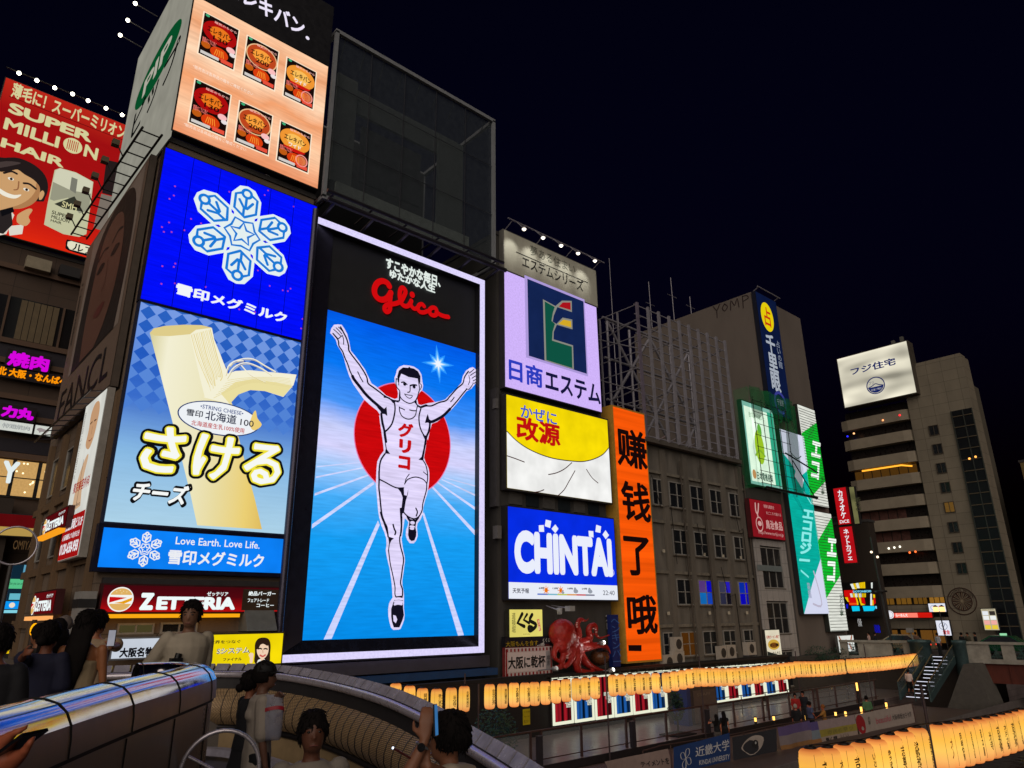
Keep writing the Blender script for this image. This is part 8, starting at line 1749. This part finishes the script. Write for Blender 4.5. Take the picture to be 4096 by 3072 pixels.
    if style == 'long':
        ex = []; zz0 = .12; bot = -(1.475-hair_len)
        n_ = 12
        for i in range(n_+1):
            f_ = i/n_; z = zz0+(bot-zz0)*f_; ex.append((-.05*f_+.012*math.sin(f_*5), -.065-.045*min(1, f_*3)-.01*f_, z, (.098+.040*math.sin(min(1, f_*1.5)*math.pi*.62)-.075*f_), .055-.028*f_))
        b0 = len(hb.v); q = MB(); rings(q, ex, 14); hb.v += [tuple(HM @ (Vector((v[0]+.006*noise.noise(Vector((v[0]*60, v[1]*60, v[2]*6))), v[1]+.008*noise.noise(Vector((v[0]*60, 7, v[2]*5))), v[2]))*hs)) for v in q.v]; hb.f += [[b0+i for i in f] for f in q.f]
    if style == 'tail':
        q = MB(); chain(q, [(0, -.11, .15), (0, -.15, .10), (0, -.15, .0), (0, -.13, -.09)], [.03, .04, .032, .012]); b0 = len(hb.v); hb.v += [tuple(HM @ (Vector(v)*hs)) for v in q.v]; hb.f += [[b0+i for i in f] for f in q.f]
    if style == 'bun':
        q = MB(); q.sphere((0, -.13, .07), .05, any_m, 12); b0 = len(hb.v); hb.v += [tuple(HM @ (Vector(v)*hs)) for v in q.v]; hb.f += [[b0+i for i in f] for f in q.f]
    if vox < .02 and style != 'cap':             # loose locks break up the outline
        q = MB()
        for i in range(340):
            a = rnd.uniform(0, 2*math.pi); zz_ = rnd.uniform(.06, .252); 
            rr = math.sqrt(max(.0, 1-((zz_-.138)/.122)**2)); d = Vector((.094*rr*math.cos(a), .114*rr*math.sin(a)-.012, zz_))
            if d.y > .03 and d.z < fringe-.005: continue
            out_ = Vector((d.x, d.y+.012, (d.z-.138)*.6)).normalized(); dn = (Vector((rnd.gauss(0, .35), rnd.gauss(0, .35), -1))-out_*out_.dot(Vector((0, 0, -1)))).normalized(); L_ = rnd.uniform(.02, .042); o2 = rnd.uniform(.001, .005)
            q.path([d-out_*.004, d+out_*o2+dn*L_*.5, d+out_*(o2*1.1)+dn*L_], [.006, .0045, .0008], any_m, 4)
        b0 = len(hb.v); hb.v += [tuple(HM @ (Vector(v)*hs)) for v in q.v]; hb.f += [[b0+i for i in f] for f in q.f]
    me = bpy.data.meshes.new('hair'); me.from_pydata(hb.v, [], hb.f); me.materials.append(hm)
    for p in me.polygons: p.use_smooth = True
    mesh_obj('hair', me, t)
    if vox < .02:
        dk2 = M((20, 16, 15), .3)
        for sx in (-1, 1):
            m2 = MB(); m2.sphere((sx*.031, .086, .112), .0115, dk2, 10, 1.2, .6, .6); m2.v = [tuple(HM @ (Vector(v)*hs)) for v in m2.v]; m2.build('eye', t) if False else mesh_obj('eye', _plain(m2, dk2), t)
            m2 = MB(); m2.path([(sx*.014, .093, .132), (sx*.034, .09, .138), (sx*.052, .074, .132)], .0045, dk2, 6); m2.v = [tuple(HM @ (Vector(v)*hs)) for v in m2.v]; mesh_obj('eyebrow', _plain(m2, dk2), t)
        m2 = MB(); m2.path([(-.024, .088, .034), (0, .1, .035), (.024, .088, .034)], .0045, M((110, 60, 54), .5), 6); m2.v = [tuple(HM @ (Vector(v)*hs)) for v in m2.v]; mesh_obj('mouth', _plain(m2, M((110, 60, 54), .5)), t)
    return t, HM, arms, s
def _plain(mb, m):
    me = bpy.data.meshes.new('part'); me.from_pydata(mb.v, [], mb.f); me.materials.append(m)
    for p in me.polygons: p.use_smooth = True
    return me
def flat(p, z): return (p.x, p.y, z)
toC = lambda p: math.atan2(-p[1], -p[0])
phone_m = M((22, 22, 26), .2, .3)
def phone(label, c, up, nrm, lit=None, sz=(.075, .155)):
    c = Vector(c); up = Vector(up).normalized(); nrm = Vector(nrm); nrm = (nrm-up*nrm.dot(up)).normalized(); sd = up.cross(nrm)
    t = thing('phone', label, 'phone', c); mb = MB(); a, b, d = sd*sz[0]/2, up*sz[1]/2, nrm*.004
    vs = [c+x*a+y*b+z*d for z in (-1, 1) for x, y in ((-1, -1), (1, -1), (1, 1), (-1, 1))]; mb.add(vs, [(0, 3, 2, 1), (4, 5, 6, 7), (0, 1, 5, 4), (1, 2, 6, 5), (2, 3, 7, 6), (3, 0, 4, 7)], phone_m); mb.build('case', t)
    if lit:
        mb = MB(); q = [c+x*a*.92+y*b*.94+d*1.3 for x, y in ((-1, -1), (1, -1), (1, 1), (-1, 1))]; mb.add(q, [(0, 1, 2, 3)], lit); mb.build('screen', t)
    return t
right = Vector((CR.x, CR.y, 0)).normalized(); fwd = Vector((CF.x, CF.y, 0)).normalized(); ayaw = math.atan2(fwd.y, fwd.x)

# --- upper deck group
p = atD(770, 2410, 7.0); lw1 = atD(705, 2672, 6.75); rw1 = atD(742, 2668, 6.75)
person('person in an open cream overshirt and white top holding a black device, facing the camera', flat(p, ZD), toC(p)+.25, p.z-ZD, shirt=(160, 150, 134), bottom=(60, 54, 50), skin=(120, 86, 68), sleeve=.85, top='jacket', hem=.78, lh=(rw1, -right, fwd), rh=(lw1, right, fwd), head_yaw=-.5, vox=.0125, fringe=.178)
t = thing('handheld_device', 'small black device held at the waist of the person in cream', 'device', atD(700, 2650, 6.65)); mb = MB(); c = atD(702, 2655, 6.64); mb.box(c.x-.05, c.y-.04, c.z-.05, c.x+.05, c.y+.04, c.z+.05, M((16, 16, 18), .4)); mb.tube(c, c+Vector((.02, 0, .09)), .03, M((16, 16, 18), .4), 10); mb.build('body', t)
p = atD(358, 2450, 6.4)
person('person with very long dark hair in a pale strappy top seen from behind', flat(p, ZD), ayaw+.25, p.z-ZD, shirt=(150, 132, 104), bottom=(150, 132, 104), skin=(150, 96, 62), style='long', top='camisole', legs='skirt', female=True, hair_len=.92, vox=.0125, head_yaw=-.2)
p = atD(205, 2492, 6.2)
person('person in a navy tee and khaki skirt with dark tied-up hair seen from behind', flat(p, ZD), ayaw+.15, p.z-ZD, shirt=(26, 28, 52), bottom=(120, 98, 40), style='bun', legs='skirt', female=True, sleeve=.45, lh=(atD(96, 2610, 5.6), None, None), skin=(120, 70, 50), vox=.014)
p = atD(8, 2508, 5.0)
person('person in black at the left edge of the picture seen from behind', flat(p, ZD), ayaw+.3, p.z-ZD, shirt=(20, 20, 26), bottom=(28, 26, 34), skin=(120, 76, 56), vox=.018)
p = atD(396, 2448, 7.6); ph = atD(447, 2552, 7.0); wr = atD(446, 2590, 7.05)
person('person in a beige tee raising a phone behind the long-haired person', flat(p, ZD), ayaw-.1, p.z-ZD, shirt=(150, 128, 104), bottom=(44, 42, 46), sleeve=.5, rh=(wr, (0, 0, 1), -fwd, right), skin=(150, 96, 70), vox=.0135, rcurl=.9)
phone('raised phone with a glowing screen above the beige tee sleeve', ph, (0, 0, 1), -fwd, E((150, 150, 160), .9, 'dots'))
p = atD(238, 2482, 8.6); person('person with shoulder-length dark hair half hidden behind the navy tee', flat(p, ZD), ayaw+1.2, p.z-ZD, shirt=(70, 62, 50), style='long', hair_len=1.3, female=True, skin=(130, 84, 60), vox=.02)
p = atD(166, 2502, 8.2); person('person with dark hair in profile at the left of the deck group', flat(p, ZD), ayaw+1.4, p.z-ZD, shirt=(50, 46, 44), style='long', hair_len=1.2, female=True, skin=(130, 84, 60), vox=.02)
p = atD(262, 2470, 10.2); person('grey-haired person furthest back in the deck group', flat(p, ZD), ayaw+2.6, p.z-ZD, shirt=(44, 42, 46), hair=(110, 100, 96), skin=(140, 90, 66), vox=.022)
# --- ramp group
p = atD(1062, 2643, 7.9); bag = atD(1100, 2850, 7.6); wr = atD(1092, 2800, 7.6)
ty = ayaw-1.15
tt, HM, arms, s_ = person('person in a black cap and pale loose tee carrying a plastic bag down the ramp', flat(p, ZR), ty, p.z-ZR-.03, shirt=(152, 142, 132), bottom=(14, 14, 20), skin=(104, 72, 58), style='cap', sleeve=.52, hem=.80, lh=(wr, None, None), vox=.0125, stride=.12)
m2 = MB(); m2.sphere((0, -.008, .16), 1, any_m, 24, .094, .112, .095); m2.v = [v if v[2] > .15 else (v[0]*.98, v[1]*.98, .15-.003) for v in m2.v]
vs = []
for i in range(9): a = R(20+140*i/8); vs += [(.09*math.cos(a), .1*math.sin(a)-.0, .155), (.085*math.cos(a), .1*math.sin(a)+.07*math.sin(a), .142), (.085*math.cos(a), .1*math.sin(a)+.07*math.sin(a), .136), (.09*math.cos(a), .1*math.sin(a), .147)]
m2.add(vs, [(i*4+k, i*4+4+k, i*4+4+(k+1) % 4, i*4+(k+1) % 4) for i in range(8) for k in range(4)], any_m); m2.v = [tuple(HM @ (Vector(v)*s_)) for v in m2.v]; mesh_obj('cap', _plain(m2, M((12, 12, 16), .7)), tt)
t = thing('plastic_bag', 'translucent white plastic bag with a red stripe in front of the pale tee', 'bag', bag)
m2 = MB(); n_ = 16; rows = [(.05, .10, .03), (-.04, .12, .06), (-.16, .125, .085), (-.27, .12, .09), (-.35, .12, .085), (-.385, .11, .07)]
def bagv(i, k): z, a, b = rows[i]; an = 2*math.pi*k/n_; q = 1+.12*noise.noise(Vector((math.cos(an)*2, math.sin(an)*2, z*9))); return wr+right*(a*q*math.cos(an))+fwd*(b*q*math.sin(an))+Vector((0, 0, z))
bgm = M((150, 150, 166), .3, 0, .25, 8, 0, .6, .55); rdm = M((150, 26, 44), .4)
m2.add([bagv(i, k) for i in range(6) for k in range(n_)], [(i*n_+k, i*n_+(k+1) % n_, (i+1)*n_+(k+1) % n_, (i+1)*n_+k) for i in range(5) for k in range(n_)]+[tuple(range(5*n_, 6*n_))], bgm, True); m2.build('bag', t)
m2 = MB(); m2.add([bagv(2, k).lerp(bagv(1, k), .5+.45*math.sin(2*math.pi*k/n_+2.6))+(bagv(1, k)-wr).normalized()*.008 for k in range(n_)]+[bagv(2, k).lerp(bagv(1, k), .2+.45*math.sin(2*math.pi*k/n_+2.6))+(bagv(1, k)-wr).normalized()*.008 for k in range(n_)], [(k, (k+1) % n_, n_+(k+1) % n_, n_+k) for k in range(n_)], rdm, True); m2.build('stripe', t)
m2 = MB(); m2.path([wr+right*.05+Vector((0, 0, -.05)), wr+right*.03+Vector((0, 0, .05)), wr-right*.03+Vector((0, 0, .05)), wr-right*.05+Vector((0, 0, -.05))], .008, bgm, 6); m2.build('handle', t)
p = atD(1008, 2690, 8.7); person('person in a dark dress with hair in a bun behind the black cap', flat(p, ZR), ayaw-.9, p.z-ZR, shirt=(16, 16, 22), bottom=(14, 14, 20), style='bun', legs='skirt', female=True, skin=(130, 80, 58), vox=.016, sleeve=.3)
p = atD(1258, 2855, 4.8)
tt, HM, arms, s_ = person('person in a pale lettered tee walking up the ramp toward the camera, head bowed', flat(p, ZR), toC(p)+.1, p.z-ZR, shirt=(128, 120, 112), bottom=(30, 30, 38), skin=(96, 60, 46), sleeve=.5, head_pitch=-.22, vox=.0115, stride=.1, fringe=.142)
sh_o = [c for c in tt.children if c.name.startswith('shirt')][0]
vs, fs, x0, y0, wx, hy = glyphs('LOS ANGELES', .02); q = MB(); q.add([(.115-.23*(x_-x0)/wx, 0, 1.13+.05*(y_-y0)/hy) for x_, y_, e in vs], fs, any_m); loc_ = []
for v in q.v:
    hit, co, n__, ix = sh_o.ray_cast(Vector((v[0]*-1 if False else -v[0], .6, v[2]*s_)), Vector((0, -1, 0))) if False else (False, None, None, None)
    loc_.append((-v[0]*-1, .152*s_*math.sqrt(max(.2, 1-(v[0]/.20)**2))+.012, v[2]*s_))
q.v = loc_; mesh_obj('lettering', _plain(q, M((96, 70, 60), .8)), tt)
p = atD(1800, 2862, 4.2); ph = atD(1742, 2880, 3.75); wr = atD(1700, 2962, 3.8); w2 = atD(1640, 3050, 3.6)
py = ayaw+1.05
tt, HM, arms, s_ = person('person in a pale tee with a black strap photographing the runner screen', flat(p, ZR), py, p.z-ZR, shirt=(176, 162, 144), bottom=(34, 34, 40), skin=(132, 88, 66), sleeve=.5, lh=(wr, (.1, .05, 1), fwd, -right*.4+Vector((0, 0, -1))), rh=(w2, (-right+Vector((0, 0, .8))), fwd, Vector((0, 0, -1))), vox=.0105, lcurl=.35, rcurl=1.2, head_yaw=.15)
phone('phone held up beside the dark hair of the photographing person', ph, (0, .1, 1), right+fwd*-.12, E((60, 120, 180), .8, 'dots'))
S, E_, w_ = arms[0]; d = (w_-E_).normalized(); m2 = MB(); a = d.orthogonal().normalized(); b = d.cross(a); c = w_-d*.03
m2.path([c+(a*math.cos(2*math.pi*i/20)+b*math.sin(2*math.pi*i/20))*.034 for i in range(20)], .007, any_m, 6, True); mesh_obj('watch_band', _plain(m2, M((170, 170, 176), .3, .8)), tt)
cd = tt.matrix_world if False else None; toCl = (Matrix.Rotation(py-math.pi/2, 4, 'Z').inverted() @ (-fwd)).normalized(); m2 = MB(); m2.tube(c+toCl*.03, c+toCl*.044, .021, any_m, 16); mesh_obj('watch_face', _plain(m2, M((24, 24, 28), .2)), tt)
m2 = MB(); m2.path([(-.10*s_, .13*s_, 1.15*s_), (-.09*s_, .1*s_, 1.36*s_), (-.085*s_, .0, 1.455*s_), (-.08*s_, -.09*s_, 1.38*s_), (.0, -.145*s_, 1.15*s_)], .016, any_m, 8); mesh_obj('strap', _plain(m2, M((16, 16, 18), .6)), tt)
t = thing('light_stick', 'thin stick with a bright lit tip in the photographing persons lower hand', 'stick', w2); mb = MB(); tip = atD(1572, 2992, 3.55); mb.tube(w2+Vector((0, 0, .02)), tip, .006, M((90, 40, 36), .4), 8); mb.build('shaft', t); mb = MB(); mb.sphere(tip, .006, E((220, 235, 255), 3.0), 10); mb.build('tip', t)
# --- hand with a phone at the lower left
hd = 1.72
def kp(x, y, d=0): q = K5(x, y); return atD(q[0], q[1], hd+d)
ph = kp(330, 1010); upv = (kp(560, 830)-kp(80, 1185)).normalized(); wr = kp(-260, 1420, -.02)
body = ph-right*.72-fwd*.05
fing = [([kp(-120, 1180), kp(60, 960), kp(230, 820, -.01), kp(350, 765, -.01), kp(470, 705)], [.022, .019, .0105, .0095, .0075]),
        ([kp(-60, 1330), kp(180, 1270), kp(420, 1130, -.015), kp(545, 960, -.02), kp(590, 895, -.01)], [.026, .019, .0105, .0095, .0075]),
        ([kp(-60, 1400), kp(160, 1340), kp(400, 1215, -.01), kp(490, 1080, -.02), kp(505, 985, -.01)], [.026, .02, .0105, .0095, .008]),
        ([kp(-80, 1480), kp(120, 1420), kp(340, 1300), kp(440, 1190, -.015), kp(455, 1110, -.01)], [.026, .02, .0105, .009, .008]),
        ([kp(-100, 1560), kp(80, 1500), kp(250, 1400), kp(330, 1300)], [.025, .018, .01, .0085]),
        ([kp(-260, 1420, -.02), kp(-60, 1300), kp(60, 1290)], [.027, .034, .03])]
person('person out of frame whose hand holds a phone at the lower left corner', (body.x, body.y, ZD), ayaw+.0, 1.62, shirt=(60, 54, 54), bottom=(30, 30, 36), skin=(156, 84, 58), rh=(wr, upv, (CR*.35-CF*.5-CU*.6), Vector((0, 0, -1))), custom=fing, vox=.0085, sleeve=.4)
phone('phone with a steel edge held in the hand at the lower left corner', ph+upv*-.02+CF*.004, upv, (CR*.62+CU*-.55+CF*-.3), None, (.075, .135))
# --- walkway people
def small(label, px, zf, h, **k):
    p = atZ(px[0], px[1], zf+h); yaw = k.pop('yaw', ayaw); return person(label, (p.x, p.y, zf), yaw, h, vox=.03, **k)
small('person with dark hair in a sleeveless black top on the boardwalk, raising one arm', L5(590, 440), ZB, 1.6, shirt=(14, 14, 18), bottom=(80, 74, 70), style='long', hair_len=1.2, female=True, legs='shorts', sleeve=.1, skin=(180, 110, 80), lh=(atZ(*L5(520, 500), ZB+1.35), None, None))
small('person with long dark hair and a bag strap on the boardwalk, leaning on a companion', L5(670, 405), ZB, 1.68, shirt=(14, 14, 18), bottom=(16, 16, 20), style='long', hair_len=1.1, female=True, sleeve=.1, skin=(186, 118, 86))
small('grey-haired person in a black tee on the boardwalk', L5(1465, 325), ZB, 1.7, shirt=(12, 12, 16), hair=(150, 140, 130), skin=(160, 94, 70), bottom=(80, 74, 66), yaw=ayaw-.6)
small('person in a red top standing on the upper walkway', L5(1460, 205), ZP, 1.65, shirt=(150, 26, 26), skin=(150, 90, 70), yaw=ayaw+2.8); small('person in navy standing beside the red top', L5(1545, 180), ZP, 1.72, shirt=(18, 20, 30), skin=(150, 90, 70), yaw=ayaw+2.4)
small('person in a grey-blue tee gesturing on the boardwalk', L5(1620, 295), ZB, 1.72, shirt=(70, 80, 110), skin=(150, 74, 50), yaw=ayaw-1.3, rh=(atZ(*L5(1690, 460), ZB+1.05), None, None)); small('person with light curly hair in a mustard tee facing the grey-blue tee', L5(1770, 330), ZB, 1.6, shirt=(150, 104, 44), hair=(130, 80, 40), skin=(170, 90, 56), yaw=ayaw+1.5, female=True, lh=(atZ(*L5(1700, 470), ZB+1.0), None, None))
small('person in a green tee with dark hair by the rail', L3(970, 680), ZB, 1.72, shirt=(74, 110, 74), skin=(150, 90, 64), yaw=ayaw-.2)
p = atX(*L3(1580, 290), 58.6); person('person in a white tee and black shorts climbing the bridge stairs', (58.6, p.y, p.z-1.72), 0.0, 1.72, shirt=(206, 186, 180), bottom=(14, 14, 16), legs='shorts', sleeve=.6, skin=(150, 84, 56), vox=.03, stride=.2, lean=.1)
# --- bridge people
for px, x, lab, sh_ in ((L6(75, 600), 66, 'person in a pale pink top at the left end of the far bridge', (190, 150, 140)), (L6(165, 620), 66, 'person in black at the left end of the far bridge', (16, 16, 20)), (L6(725, 640), 66.5, 'person in brown on the far bridge right of the camera post', (96, 70, 56)), (L6(1010, 590), 64.8, 'person in a grey checked shirt at the top of the stairs', (170, 170, 176)), (L6(1340, 590), 66.0, 'person in dark clothes before the lit doorway on the far bridge', (20, 18, 20)), (L6(1430, 620), 66.4, 'person in olive on the far bridge right of the stairs', (70, 64, 50)), (L6(1530, 615), 66.8, 'person in black on the far bridge near the taxi', (18, 18, 22))):
    p = atX(*px, x); person(lab, (x, p.y, -3.1), ayaw+rnd.uniform(-2, 2), 1.65, shirt=sh_, bottom=(30, 30, 34), skin=(140, 90, 66), vox=.04)
